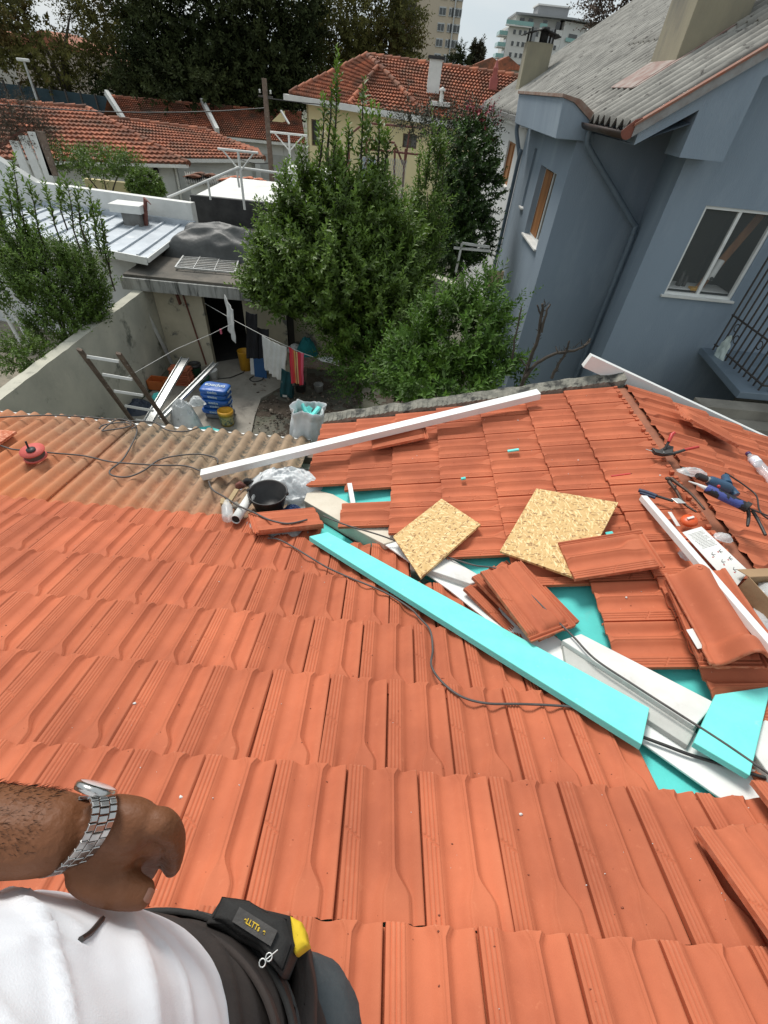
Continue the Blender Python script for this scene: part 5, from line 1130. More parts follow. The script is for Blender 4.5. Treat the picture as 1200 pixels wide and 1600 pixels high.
# left shrub behind the yard wall
c = PY(95, 560, 8.6); t = thing('tall_privet', 'tall leafy privet with upright shoots behind the grey yard wall, left', 'shrub', (-7.2, 9.0, -6))
E8 = [ell(100, 460, 9.2, 58, 55), ell(60, 430, 9.2, 42, 50), ell(140, 450, 9.4, 26, 50), ell(100, 520, 8.8, 45, 30), ell(28, 400, 9.4, 30, 40), ell(140, 500, 9.2, 26, 30), ell(12, 450, 9.3, 32, 45), ell(156, 425, 9.4, 12, 42)]
B, Dd = crown_shoots(E8, 1000, up=1.8, inner=.4, gap=.2, gscale=1.6)
ld4 = [(60, 360, 45, 285, 9.3), (85, 350, 72, 300, 9.3), (115, 360, 105, 285, 9.3), (125, 350, 118, 300, 9.3), (150, 370, 138, 290, 9.4), (165, 400, 152, 310, 9.4), (172, 430, 162, 350, 9.4), (20, 340, 10, 290, 9.3), (30, 330, 18, 245, 9.3), (40, 370, 30, 310, 9.3), (5, 370, -5, 300, 9.3), (95, 330, 92, 310, 9.3)]
leaf_mesh('foliage', *cat_leaves(shoots_to_leaves(B, Dd, rng.uniform(.3, .55, len(B)), 18, .10, .42, young=(rng.random(len(B)) < .12) * .3), leaders(ld4, .12, .42, wid=.07)), m_leaf, t)
limbs(t, (-7.2, 9.0, -6), [PY(100, 440, 9.2), PY(60, 400, 9.2), PY(140, 420, 9.4)], .07, fork=.4); leader_stems(t, ld4, .015)
t = thing('low_bush', 'small bush at the foot of the yard wall, far left', 'shrub', (PZ(50, 590).x, PZ(50, 590).y, -6))
E9 = [ell(42, 565, 7.4, 28, 20), ell(30, 545, 7.4, 20, 14)]
B, Dd = crown_shoots(E9, 120, up=.4, inner=.2)
leaf_mesh('foliage', *shoots_to_leaves(B, Dd, rng.uniform(.2, .4, len(B)), 15, .08, .4), m_leaf, t)
limbs(t, t.location, [PY(42, 565, 7.4)], .03)
# garden plants among the houses
t = thing('round_bush', 'clipped round green bush before the white house', 'shrub', (PY(228, 300, 18).x, 18, -6))
B, Dd = crown_shoots([ell(228, 292, 18, 22, 19)], 500, up=.1, inner=.8); leaf_mesh('foliage', *shoots_to_leaves(B, Dd, rng.uniform(.1, .2, len(B)), 10, .10, .55), m_leaf, t); limbs(t, t.location, [PY(228, 292, 18)], .06)
t = thing('loose_shrub', 'loose olive green shrub over the garden fence left of the round bush', 'shrub', (PY(150, 290, 18.5).x, 18.5, -6))
B, Dd = crown_shoots([ell(160, 255, 18.5, 45, 13), ell(110, 250, 18.5, 26, 16), ell(195, 258, 18.5, 24, 10)], 420, up=.3, inner=.3); leaf_mesh('foliage', *shoots_to_leaves(B, Dd, rng.uniform(.25, .5, len(B)), 12, .10, .45), m_leaf, t); limbs(t, t.location, [PY(160, 262, 18.5), PY(110, 256, 18.5), PY(195, 262, 18.5)], .06, fork=.7)
t = thing('dry_creeper', 'brown dry creeper heaped on the slatted screen at the left edge', 'climbing plant', PY(30, 200, 17.5))
B, Dd = crown_shoots([ell(25, 180, 17.5, 45, 28), ell(-10, 190, 17.5, 40, 35), ell(70, 215, 17.4, 18, 20), ell(30, 200, 17.4, 40, 18)], 800, up=-.2, inner=.2); leaf_mesh('foliage', *shoots_to_leaves(B, Dd, rng.uniform(.2, .5, len(B)), 12, .07, .3), M('dry_leaf', (.11, .08, .055), (.055, .045, .03), scale=2, rough=.9, bump=0, tint=.5), t)
# ------------------------------------------------------------------ far trees
def far_tree(label, ells, base, n, ll, mat, tips, r=.3, up=.1, inner=.35, gap=.3, gs=.35, name='tree', lw=.45, per=14, sl=(.8, 1.8), lean=None):
    t = thing(name, label, 'tree', base, 'trees behind the houses')
    B, Dd = crown_shoots(ells, n, up=up, inner=inner, gap=gap, gscale=gs)
    leaf_mesh('crown', *shoots_to_leaves(B, Dd, rng.uniform(*sl, len(B)), per, ll, lw), mat, t)
    limbs(t, base, tips, r, fork=.5); return t
p = PY(108, 150, 41); far_tree('olive brown tree with a leaning dark trunk behind the blue-green fence', [ell(60, 50, 41, 75, 42), ell(20, 85, 41, 55, 45), ell(110, 20, 42, 70, 45), ell(70, 110, 40, 55, 28), ell(-30, 40, 41, 60, 60)], (PY(122, 150, 41).x, 41, -6), 800, .30, m_leafol, [PY(60, 50, 41), PY(20, 85, 41), PY(110, 20, 42), PY(95, 60, 41)], r=.42, gap=.8)
far_tree('open-branched olive tree with sky gaps between the leaning tree and the dark trees', [ell(180, 50, 46, 52, 50), ell(215, 100, 46, 45, 42), ell(160, 5, 47, 60, 40), ell(150, 90, 46, 20, 30), ell(195, 130, 46, 40, 20)], (PY(185, 150, 46).x, 46, -6), 560, .26, m_leafol, [PY(180, 50, 46), PY(215, 90, 46), PY(160, 10, 46), PY(200, 0, 46)], r=.35, gap=.9, gs=.6)
far_tree('broad near-black dense evergreen behind the row houses', [ell(290, 60, 43, 75, 75), ell(270, 110, 42, 62, 40), ell(330, 20, 44, 80, 60), ell(340, 110, 42, 60, 45), ell(245, 20, 44, 50, 50)], (PY(290, 150, 43).x, 43, -6), 1500, .36, m_leafdark, [PY(290, 60, 43), PY(330, 20, 43), PY(260, 60, 43)], r=.5, gap=.05)
far_tree('second near-black evergreen, just left of the yellow house', [ell(410, 60, 43, 60, 80), ell(440, 110, 42, 45, 50), ell(395, 110, 42, 50, 50), ell(450, 20, 44, 55, 60)], (PY(420, 150, 43).x, 43, -6), 1200, .36, m_leafdark, [PY(410, 60, 43), PY(440, 20, 43), PY(440, 100, 43)], r=.5, gap=.05)
far_tree('dark olive spreading tree directly above the yellow house roof', [ell(545, 40, 50, 75, 50), ell(500, 70, 50, 50, 40), ell(600, 30, 50, 55, 50), ell(610, 75, 50, 42, 28), ell(540, 85, 50, 60, 30)], (PY(550, 120, 50).x, 50, -6), 1300, .33, m_leafol, [PY(545, 40, 50), PY(600, 30, 50), PY(500, 60, 50)], r=.45, gap=.2)
far_tree('low dark understory tree below the dark evergreens', [ell(300, 140, 41, 110, 22), ell(430, 150, 41, 50, 22), ell(200, 140, 42, 50, 18)], (PY(300, 160, 41).x, 41, -6), 800, .32, m_leafdark, [PY(300, 140, 41), PY(380, 140, 41)], r=.2, gap=0)
p = PY(715, 110, 62); far_tree('layered dark monkey puzzle tree beside the beige tower', [ell(716, 102, 62, 17, 8), ell(712, 90, 62, 10, 4), ell(720, 78, 62, 8, 3), ell(719, 70, 62, 5, 2), ell(726, 95, 62, 10, 4)], (p.x, 62, -6), 200, .2, m_leafdark, [PY(716, 80, 62), PY(722, 68, 62)], r=.3, gap=0, sl=(.3, .7))
for i, (x, top) in enumerate([(737, 80), (744, 84), (749, 76)]):
    far_tree(['slim pale poplar beside the monkey puzzle tree', 'shorter middle poplar of the three on the skyline', 'slim poplar nearest the apartment block'][i], [ell(x, (top + 118) / 2, 90, 3.2, 20)], (PY(x, 110, 90).x, 90, -6), 110, .5, m_leafgr, [PY(x, top + 8, 90)], r=.15, gap=0, up=1.5, sl=(.4, .9))
far_tree('sparse autumn tree rising over the grey roof ridge', [ell(965, 8, 34, 28, 22), ell(990, -5, 34, 30, 22), ell(945, 25, 34, 14, 12)], (PY(975, 60, 34).x, 34, -6), 230, .2, M('autumn_leaf', (.13, .085, .06), (.08, .06, .045), scale=.5, rough=.8, bump=0, tint=.5), [PY(965, 8, 34), PY(990, -5, 34), PY(945, 25, 34)], r=.2, gap=.5)
mb = MB()
for i in range(900):
    a = random.uniform(-1.3, 1.3); d = random.uniform(160, 420); mb.cur = random.random(); mb.ball((math.sin(a) * d, math.cos(a) * d, -6 + random.uniform(0, 3)), random.uniform(3, 7), 6, (1.3, 1, 1), .8)
mb.build('far_woodland', M('far_green', (.045, .055, .03), (.07, .07, .045), scale=.05, rough=1, bump=0, tint=.5), kind='stuff')
# ------------------------------------------------------------------ things on the roofs
U = Vector((0, 0, 1))
def loose(label, frame, P0, Pd, tint=None, group=None, dz=(0, 0, 1), flipy=False, name='roof_tile', Pw=None):
    """P0 = world position of lower-edge u=0 corner, Pd = point towards the upper end, Pw = point towards u=W"""
    P0, Pd, Pw = Vector(P0), Vector(Pd), Vector(Pw)
    dn = (P0 - Pd).normalized(); n = (Pw - P0).cross(-dn).normalized()
    if n.z < 0: n = -n
    ax = (-dn).cross(n); ax = -ax if ax.dot(Pw - P0) < 0 else ax
    mb = MB(); loose_tile_mesh(mb, P0, ax.normalized(), dn, n, tint)
    return mb.build(name, m_tile, label=label, cat='roof tile', group=group, fixn=True)
TH = .034
# pair of tiles by the bucket, lying across the slope (upper end to the left)
for i, (lb) in enumerate(['lower tile of the pair lying beside the black bucket', 'upper tile of the pair lying beside the black bucket']):
    h = .03 + i * .03
    p0 = PA(506, 828 - i * 3, h); loose(lb, None, p0, PA(396, 840 - i * 3, h), .45 + .1 * i, Pw=PA(503, 797, h + .0), group='pair of tiles by the bucket')
# crossed stack in the middle of the valley
def qs(label, a, b, c, h, tint):   # a: lower u=0 corner px, b: towards upper end, c: towards u=W
    pa, pb, pc = [hit(*p, (0, .05, 1), -1.745 + h) for p in (a, b, c)]
    return loose(label, None, pa, pb, tint, Pw=pc)
qs('lowest tile of the crossed stack in the roof valley, sticking out left', (722, 925), (815, 1018), (768, 905), -.02, .3)
qs('second tile of the crossed stack in the roof valley', (735, 907), (838, 1012), (800, 893), .02, .35)
qs('third tile of the crossed stack in the roof valley', (752, 903), (838, 1003), (818, 890), .055, .45)
qs('topmost tile of the crossed stack in the roof valley', (748, 899), (822, 999), (818, 884), .09, .55)
# tile beside the large strand board
loose('loose tile half under the right edge of the large strand board', None, PB(1046, 888, .05) + Vector((0, 0, 0)), PB(1030, 835, .05), .3, Pw=PB(900, 909, .05)) if False else None
a = PB(898, 911, .055); loose('loose tile half under the large strand board', None, a, PB(1052, 888, .06), .35, Pw=PB(912, 852, .055))
# flat tile and half-round ridge tile on it
a = PB(1100, 1078, .06); 
loose('flat tile lying under the round ridge tile', None, PB(1035, 912, .06), PB(1108, 1085, .06), .4, Pw=PB(1105, 888, .06))
def ridge_tile(label):
    A, Bq, Cq = PB(1036, 900, .10), PB(1092, 888, .10), PB(1112, 1040, .10)
    d = (Cq - A).normalized(); wv = (Bq - A); wv = (wv - d * wv.dot(d)).normalized(); n = d.cross(wv); n = n if n.z > 0 else -n
    t = thing('ridge_tile', label, 'ridge tile', A)
    Ltot, Wd = .44, .255
    def f(u, v):
        s = v * Ltot; k = 2 * u - 1
        flare = 1 + .10 * sstep(.80, .86, v); arch = .060 * (1 + .45 * sstep(.80, .85, v))
        h = arch * max(0, 1 - abs(k) ** 2.1) if abs(k) < .62 else 0
        prof = .0 + arch * (math.cos(math.pi * min(1, abs(k) / .72)) * .5 + .5) + .012 * (abs(k) > .9)
        return A + d * s + wv * ((u - .5) * Wd * flare + Wd * .5) + n * (prof + (.006 if v > .82 else 0) - .05 * (v - .5) * 0)
    mb = MB(); mb.grid(f, 48, 40, True); mb.build('shell', m_tile, t, solid=.012)
    e = A + d * .02 + wv * (Wd / 2); mb = MB(); mb.lathe([(.012, 0), (.012, .012), (.006, .013), (.006, .004)], e + n * .055, n, 12); mb.build('nail_boss', m_tile, t)
    return t
ridge_tile('arched ridge tile lying on a flat tile beside the white strip')
t = thing('paper_tag', 'small blank white tag stuck near the ridge tile', 'tag', PB(1082, 998, .105)); mb = MB(); q = [PB(*p, .108) for p in ((1072, 984), (1083, 982), (1100, 1012), (1090, 1014))]; mb.prism(q, (0, 0, .001)); mb.build('tag_sheet', m_white, t, fixn=True)
# bottom right leaning tile, and a tip of another
a = PA(1079, 1301, .045); loose('tile lying crooked at the lower right corner of the photo', None, a, PA(1200, 1478, .06), .4, Pw=PA(1172, 1276, .045))
a = PA(1168, 1228, .05); loose('tile peeking in at the right edge above the crooked tile', None, a, PA(1230, 1310, .07), .45, Pw=PA(1235, 1212, .05))
# raised tile on the far slope
a = PC(1152, 706, .03); loose('upturned tile lying loose on the far slope beyond the ridge', None, PC(1150, 702, .05), PC(1064, 655, .07), .5, Pw=PC(1165, 686, .03))
# loose tile under the upper white rail
loose('tile lying crooked under the long white rail', None, PB(583, 706, .05), PB(668, 688, .05), .45, Pw=PB(588, 684, .05))
# little terracotta pieces left
t = thing('tile_piece', 'flat orange tile piece on the corrugated roof at the left edge', 'tile piece', PD(8, 680, .03)); mb = MB(); mb.prism([PD(-30, 672, .04), PD(27, 677, .04), PD(0, 696, .04), PD(-40, 700, .04)], (0, 0, .02)); mb.build('clay', m_tile, t, fixn=True)
# strand boards
def slab_px(name, label, cat, pts, fn, h, th, mat, parent=None, bevel=.001):
    q = [fn(*p, h) for p in pts]; n = (q[1] - q[0]).cross(q[2] - q[0]).normalized(); n = n if n.z > 0 else -n
    o = sum(q, Vector()) / len(q); x = (q[1] - q[0]).normalized(); y = n.cross(x)
    mb = MB(); L_ = lambda p: Vector(((p - o).dot(x), (p - o).dot(y), (p - o).dot(n)))
    lq = [L_(p) for p in q]; lq = [Vector((p.x, p.y, 0)) for p in lq]; mb.prism(lq, (0, 0, -th))
    ob = mb.build(name, mat, origin=(0, 0, 0), fixn=True, bevel=bevel, label=label, cat=cat)
    ob.matrix_world = Matrix(((x.x, y.x, n.x, o.x), (x.y, y.y, n.y, o.y), (x.z, y.z, n.z, o.z), (0, 0, 0, 1)))
    if parent:
        ob.parent = parent; ob.matrix_parent_inverse = Matrix.Translation(-wloc(parent))
    return ob
slab_px('strand_board', 'smaller golden strand board, lying rotated at the valley edge', 'board', [(614, 838), (690, 779), (751, 819), (657, 903)], PB, .05, .016, m_osb)
slab_px('strand_board', 'larger golden strand board in the middle of the wing roof', 'board', [(838, 763), (966, 785), (903, 904), (781, 861)], PB, .06, .016, m_osb)
# foam
slab_px('foam_board', 'long turquoise foam board lying across the roof valley', 'foam board', [(483, 838), (512, 831), (1015, 1106), (1003, 1163)], PA, .062, .032, m_xps, bevel=.003)
PV = lambda x, y, h=0: hit(x, y, (-.134, .1577, 1), -1.7145 + h)
slab_px('foam_offcut', 'square turquoise foam offcut bridging the white valley blocks', 'foam offcut', [(1118, 1085), (1205, 1072), (1172, 1212), (1084, 1160)], PV, .085, .03, m_xps, bevel=.003)
# white foam blocks along the valley
def block(label, pts, z0, th, mat=m_eps, name='foam_block', g=None, fn=None):
    fn = fn or PV
    return slab_px(name, label, 'foam block', pts, fn, z0, th, mat, bevel=.004)
block('upper white foam block with the black cable crossing it', [(908, 990), (1118, 1098), (1086, 1135), (878, 1000)], .065, .10)
block('white foam block at the right edge beyond the turquoise square', [(1195, 1120), (1300, 1190), (1260, 1290), (1174, 1170)], .06, .10)
block('side face of the upper white foam block, its shade greyed into the colour', [(878, 1000), (1090, 1135), (1075, 1165), (885, 1042)], .04, .06, M('eps_shaded_side', (.50, .50, .47), (.42, .42, .39), scale=5, rough=.85, bump=.2))  # block's side face as its own strip, shade put into a greyer colour
block('white valley tray sheet running to the right edge', [(560, 818), (640, 850), (745, 905), (1000, 1090), (1200, 1215), (1190, 1258), (1130, 1250), (1000, 1158), (700, 920), (600, 850)], .012, .012, m_whitemetal, name='valley_tray')
block('cream foam block with chamfered edge beside the black bucket', [(482, 762), (520, 772), (640, 838), (600, 850), (538, 818), (475, 782)], .02, .10, m_pu, fn=PV)
block('white foam strip showing beneath the small strand board', [(640, 880), (700, 870), (760, 905), (735, 912)], .05, .05, m_eps)
mb = MB(); mb.bar(PB(546, 757, .02), PB(552, 790, -.02), .03, .03); mb.build('metal_batten', m_whitemetal, label='short white batten across the turquoise gap at the wing edge', cat='batten')
mb = MB(); mb.bar(PB(745, 907, .02) , PB(765, 880, .02), .01, .01); 
# white lacquered rails
def channel(name, label, a, b, w_, h_, up=U):
    """U-shaped metal profile, open underneath"""
    a, b = Vector(a), Vector(b); t = thing(name, label, 'metal profile', a); mb = MB(); d = (b - a).normalized(); x = d.cross(Vector(up)).normalized(); u = x.cross(d).normalized()
    pr = [(-w_ / 2, -h_ / 2), (-w_ / 2, h_ / 2), (w_ / 2, h_ / 2), (w_ / 2, -h_ / 2), (w_ / 2 - .012, -h_ / 2), (w_ / 2 - .012, -h_ / 2 + .006), (w_ / 2 - .004, -h_ / 2 + .006), (w_ / 2 - .004, h_ / 2 - .004), (-w_ / 2 + .004, h_ / 2 - .004), (-w_ / 2 + .004, -h_ / 2)]
    mb.prism([a + x * p + u * q for p, q in pr], b - a); mb.build('profile', m_whitemetal, t, fixn=True, bevel=.0012)
    mb = MB(); mb.prism([a + x * p * .98 + u * q * .98 - d * .002 for p, q in pr[:4]], d * .006); mb.prism([b + x * p * .98 + u * q * .98 - d * .004 for p, q in pr[:4]], d * .006); mb.build('end_cap', m_whitemetal, t, fixn=True); return t
channel('white_rail', 'long white metal profile lying from the corrugated roof across the wing tiles', PD(316, 742, .05), PB(841, 616, .09), .070, .052)
channel('white_rail', 'white metal profile on the far verge, sticking out beyond the ridge', PY(917, 563, 3.32), PY(1215, 701, 3.32), .05, .10)
a, b = PB(1005, 778, .04), PB(1225, 1035, .17); channel('white_rail', 'narrow white metal profile beside the instruction card', a, b, .035, .03)
# ---- lower-left junk
c = PD(418, 790, .06) ; c = PA(418, 800, .0) + Vector((0, .06, -.02))
bk = thing('rubber_bucket', 'black rubber builder bucket, empty, in the roof corner', 'bucket', c)
mb = MB(); mb.lathe([(.0, .01), (.088, .008), (.095, .02), (.122, .135), (.13, .142), (.125, .148), (.117, .14), (.09, .03), (0, .025)], c, n=32); mb.build('tub', m_blackpl, bk)
mb = MB(); mb.ball(c + Vector((.126, 0, .145)), .014, 8); mb.ball(c + Vector((-.126, 0, .145)), .014, 8); mb.build('ears', m_blackpl, bk)
def crumple(name, label, cat, c, sz, mat, sd, n=34, hh=.5, parts=None, solid=.003):
    c = Vector(c); mb = MB()
    def f(u, v):
        a = u * 2 * math.pi; r = math.sin(math.pi * (v * .5 + .0)) ; 
        x = math.cos(a) * (1 - v) ; y = math.sin(a) * (1 - v)
        z = (1 - (1 - v) ** 2.5)
        q = Vector((x * 1.6, y * 1.6, z + sd)); k = abs(mnoise.noise(q * 1.7)) + .5 * abs(mnoise.noise(q * 3.6)) + .25 * abs(mnoise.noise(q * 7))
        return c + Vector((x * sz[0] * (1 + .35 * k), y * sz[1] * (1 + .35 * k), max(0, (z * hh * 2 - .55 * k * (1 - .3 * v))) * sz[2]))
    mb.grid(f, n * 2, n, True); return mb.build(name, mat, label=label, cat=cat, solid=solid)
crumple('plastic_sheet', 'crumpled white plastic sheet behind the black bucket', 'plastic sheet', PA(440, 785, -.02) + Vector((.02, .16, -.02)), (.30, .18, .16), m_sack, 1, hh=.6)
crumple('plastic_sheet', 'wrinkled translucent plastic below the black bucket', 'plastic sheet', PA(430, 826, .0), (.17, .09, .06), m_film, 4)
crumple('blue_rag', 'dark blue rag to the right of the black bucket', 'rag', PA(458, 802, .0), (.07, .06, .07), M('navy_cloth', (.03, .06, .16), (.015, .03, .08), scale=20, rough=.9), 8)
crumple('black_bag', 'black bin bag between bucket and wing tiles', 'bag', PA(470, 770, .0) + Vector((0, .1, 0)), (.16, .16, .10), m_blackpl, 12)
t = thing('mortar_tube', 'white plastic pipe end with black inside, lying beside the bucket', 'pipe', PA(365, 808, .05)); a, b = PA(368, 812, .05), PA(392, 775, .08); mb = MB(); mb.tube([a, b], .028, 16, False); mb.build('tube', m_white, t, solid=.004); mb = MB(); mb.tube([a + (b - a) * .02, a + (b - a) * .03], .024, 14); mb.build('plug', m_dark, t)
t = thing('clear_container', 'dusty clear plastic bottle beside the white pipe end', 'bottle', PA(352, 806, .03)); mb = MB(); mb.lathe([(0, 0), (.03, .0), (.034, .02), (.034, .1), (.02, .13), (.015, .15)], PA(356, 812, .04), (-.3, .9, .15), 18); mb.build('shell', m_film, t)
t = thing('wood_block', 'small pale wooden block left of the bucket', 'wood block', PD(352, 782, .04)); q = [PD(*p, .06) for p in ((345, 778), (362, 780), (357, 789), (344, 786))]; mb = MB(); mb.prism(q, (0, 0, -.03)); mb.build('block', M('pale_wood', (.42, .31, .17), (.34, .25, .13), scale=9, rough=.8), t, fixn=True)
t = thing('wood_stick', 'short pale wooden stick left of the bucket', 'wood stick', PD(370, 770, .05)); mb = MB(); mb.bar(PD(357, 786, .05), PD(370, 765, .07), .03, .014); mb.build('stick', MATS['pale_wood'], t)
for i, (x, y, lb) in enumerate([(376, 758, 'brown rusty tin behind the bucket'), (388, 752, 'dark tool handle stub behind the bucket'), (372, 792, 'small grey lump of mortar by the pipe')]):
    mb = MB(); mb.ball(PD(x, y, .05), .035, 10, (1, .8, .7), 1.0); mb.build('debris_lump', [m_rust, m_blackpl, m_conc][i], label=lb, cat='debris')
# tall white sack with turquoise offcuts, standing in the yard against the eave
s0 = Vector((-.78, 3.50, -2.72))
c = PY(482, 690, 3.46)
sk = thing('white_sack', 'tall open white sack full of turquoise foam offcuts at the roof edge', 'sack', (c.x, 3.52, -3.0))
def sackf(u, v):
    a = u * 2 * math.pi; q = Vector((math.cos(a) * 1.2, math.sin(a) * 1.2, v * 2.4)); r = .140 + .012 * math.sin(v * 5) + .010 * math.sin(7 * a + 5 * v) * (.4 + v) + .008 * math.sin(13 * a - 9 * v) + .034 * mnoise.noise(q * 1.6) + .008 * mnoise.noise(q * 4) + .012 * (v > .93)
    return Vector((c.x + r * math.cos(a) * 1.05, 3.47 + r * math.sin(a) * .9, -2.80 + .68 * v + .02 * math.sin(3 * a) * v))
mb = MB(); mb.grid(sackf, 48, 30, True); mb.build('bag', m_sack, sk, solid=.003)
for i in range(9):
    a = random.uniform(0, 6.28); r = random.uniform(0, .07); p = Vector((c.x + r * math.cos(a), 3.47 + r * math.sin(a), -2.20 + random.uniform(-.05, .04)))
    d = Vector((random.uniform(-1, 1), random.uniform(-1, 1), random.uniform(.0, .9))).normalized(); mb = MB(); mb.bar(p - d * .07, p + d * .07, .045, .02, (random.random(), random.random(), .3))
    mb.build('foam_offcut', m_xps, label='turquoise foam offcut in the tall white sack', cat='foam offcut', group='offcuts in the tall white sack', bevel=.002)
mb = MB(); mb.bar(PY(478, 720, 3.44) + Vector((0, 0, -.9)), Vector((c.x, 3.44, -2.8)), .3, .02); 
mb = MB(); mb.box((c.x - .25, 3.36, -6), (c.x + .25, 3.56, -2.79)); mb.build('lean_to_post', m_wallg, lean)
# ---- cable reel and cables on the corrugated roof
def draped(pts, fn, h, k=6): return smoothpath([fn(x, y, h) for x, y in pts], k)
reel = thing('cable_reel', 'red cable reel on the dusty corrugated roof', 'cable reel', PD(56, 716, .03)); c = PD(56, 714, .05)
mb = MB(); mb.lathe([(0, 0), (.075, 0), (.08, .006), (.08, .012), (0, .014)], c + Vector((0, 0, .05)), (0, -.1, 1), 28); mb.lathe([(0, .0), (.075, 0), (.075, .01), (0, .01)], c, (0, -.1, 1), 28); mb.build('flange', M('faded_red', (.62, .10, .08), (.50, .09, .07), scale=12, rough=.55), reel)
mb = MB(); mb.lathe([(.062, .01), (.068, .02), (.062, .03), (.068, .04), (.062, .05)], c, (0, -.1, 1), 28); mb.build('wound_cable', m_cable, reel)
mb = MB(); mb.lathe([(.03, .065), (.03, .075), (0, .076)], c, (0, -.1, 1), 16); mb.tube([c + Vector((-.02, 0, .06)), c + Vector((-.03, .02, .12))], .007, 6); mb.build('handle', m_blackpl, reel)
cab = []
def cable(label, pts, r=.006, mat=None):
    mb = MB(); mb.tube(smoothpath(pts, 7), r, 7); return mb.build('cable', mat or m_cable, label=label, cat='cable')
Dh = .035
cable('grey cable looped from the red reel across the corrugated roof to the white rail', [PD(*p, Dh) for p in [(0, 696), (20, 702), (46, 704), (85, 708), (130, 712), (170, 721), (200, 724), (250, 727), (290, 728), (318, 738)]])
cable('grey cable loop curling over the middle of the corrugated roof', [PD(*p, Dh) for p in [(210, 662), (214, 675), (203, 700), (190, 720), (172, 735), (176, 743), (200, 745), (225, 735), (250, 718), (285, 711), (315, 710), (338, 716), (340, 724)]])
cable('thin cable running along the eave of the corrugated roof', [PD(*p, Dh + .01) for p in [(0, 652), (40, 650), (80, 649), (130, 651), (170, 655), (210, 658), (240, 660), (262, 672), (290, 674), (310, 668)]])
cable('small cable tangle on the eave behind the ladder', [PD(*p, Dh + .02) for p in [(155, 670), (162, 664), (190, 660), (205, 663), (196, 668), (170, 672), (160, 672), (185, 655), (212, 664), (205, 670)]])
cable('dirty grey hose lying over the junk beside the black bucket', [PA(*p, .05) for p in [(326, 752)]] + [PD(*p, .06) for p in [(332, 765), (350, 776)]] + [PA(*p, .1) for p in [(372, 790), (395, 800), (420, 812), (450, 818), (480, 812)]], .006)
A2 = lambda p, h=.028: PA(*p, h)
cable('black rubber cable snaking over the orange tiles and under the long foam board', [A2(p) for p in [(418, 841), (432, 842), (450, 850), (480, 868), (510, 886), (545, 902), (600, 925), (640, 950), (655, 965), (672, 985), (676, 1015), (674, 1040), (690, 1065), (720, 1088), (760, 1099), (810, 1100), (860, 1102), (900, 1106), (940, 1120)]], .0048)
cable('black cable running down the white valley to the right edge', [PB(505, 806, .09), PB(540, 820, .09), PB(590, 835, .06), PB(620, 846, .02), PB(650, 858, .015), PB(690, 868, .015), PB(740, 883, .03), PB(790, 895, .06)] + [PV(*p, .085) for p in [(870, 970), (896, 995), (930, 1030), (990, 1070), (1060, 1115), (1130, 1160), (1210, 1215)]], .0046)
cable('thicker black cable emerging from under the foam board to the right edge', [PV(*p, .03) for p in [(1005, 1152), (1040, 1165), (1080, 1180), (1130, 1195), (1170, 1208), (1220, 1222)]], .0062, m_blackpl)
# ---- crumbs on the tiles
for i, (x, y, fn, sx, lb) in enumerate([(802, 704, PB, .04, 'turquoise foam sliver high on the wing tiles'), (724, 748, PB, .016, 'small turquoise crumb left of the small strand board'), (952, 834, PB, .02, 'tiny turquoise crumb right of the large strand board')]):
    p = fn(x, y, .03); mb = MB(); mb.bar(p - Vector((0, sx * 0 - 0, 0)) - Vector((sx * .9, 0, sx * .24)), p + Vector((sx * .9, .004, sx * .24)), .018, .012); mb.build('foam_crumb', m_xps2 if i else m_xps, label=lb, cat='foam crumb', bevel=.002)
from mathutils.bvhtree import BVHTree as _B
def _bv(o): w_ = wloc(o); return _B.FromPolygons([v.co + w_ for v in o.data.vertices], [tuple(p.vertices) for p in o.data.polygons])
_surf = [_bv(bpy.data.objects[n]) for n in ('roof_tiles', 'wing_roof_tiles', 'far_wing_roof_tiles')]
def drop(x, y):
    best = None
    for b_ in _surf:
        h_ = b_.ray_cast(Vector((x, y, 0)), Vector((0, 0, -1)))
        if h_[0] is not None and (best is None or h_[0].z > best.z): best = h_[0]
    return best
for i, (x, y) in enumerate([(810, 655), (906, 714), (980, 932), (861, 1034), (210, 1098), (282, 1244), (816, 1270), (1036, 736)]):
    p = (PB if x > 780 and y < 940 else PA)(x, y, .015); p = drop(p.x, p.y) or p; mb = MB(); mb.ball(p + Vector((0, 0, .002)), .005, 6, (1.3, .9, .6), .8); mb.build('mortar_crumb', m_eps, label='tiny pale mortar crumb on the orange tiles', cat='crumb', group='mortar crumbs scattered on the tiles')
mb = MB(); mb2 = MB()
for i in range(1500):
    x, y = random.uniform(-2.6, 3.0), random.uniform(-.3, 3.1)
    p = drop(x, y)
    if p is None or p.z < -2.2: continue
    q = mb2 if i % 4 == 0 else mb; q.cur = random.random(); r = random.choice([.0008, .001, .0013, .0018, .0026])
    q.ball(p + Vector((0, 0, r * .4)), r, 5, (1.4, .9, .6), .9)
mb.build('clay_chips', M('clay_chip', (.30, .09, .05), (.16, .06, .035), scale=20, rough=.9, bump=0), kind='stuff')
mb2.build('pale_grit', m_eps, kind='stuff')
t = thing('red_pencil', 'thin red carpenter pencil on the wing tiles', 'pencil', PB(970, 742, .03)); mb = MB(); mb.bar(PB(955, 744, .025), PB(985, 740, .025), .008, .006); mb.build('shaft', m_red, t); mb = MB(); mb.tube([PB(985, 740, .025), PB(988, 740, .025)], [.003, .0005], 6); mb.build('tip', m_blackpl, t)
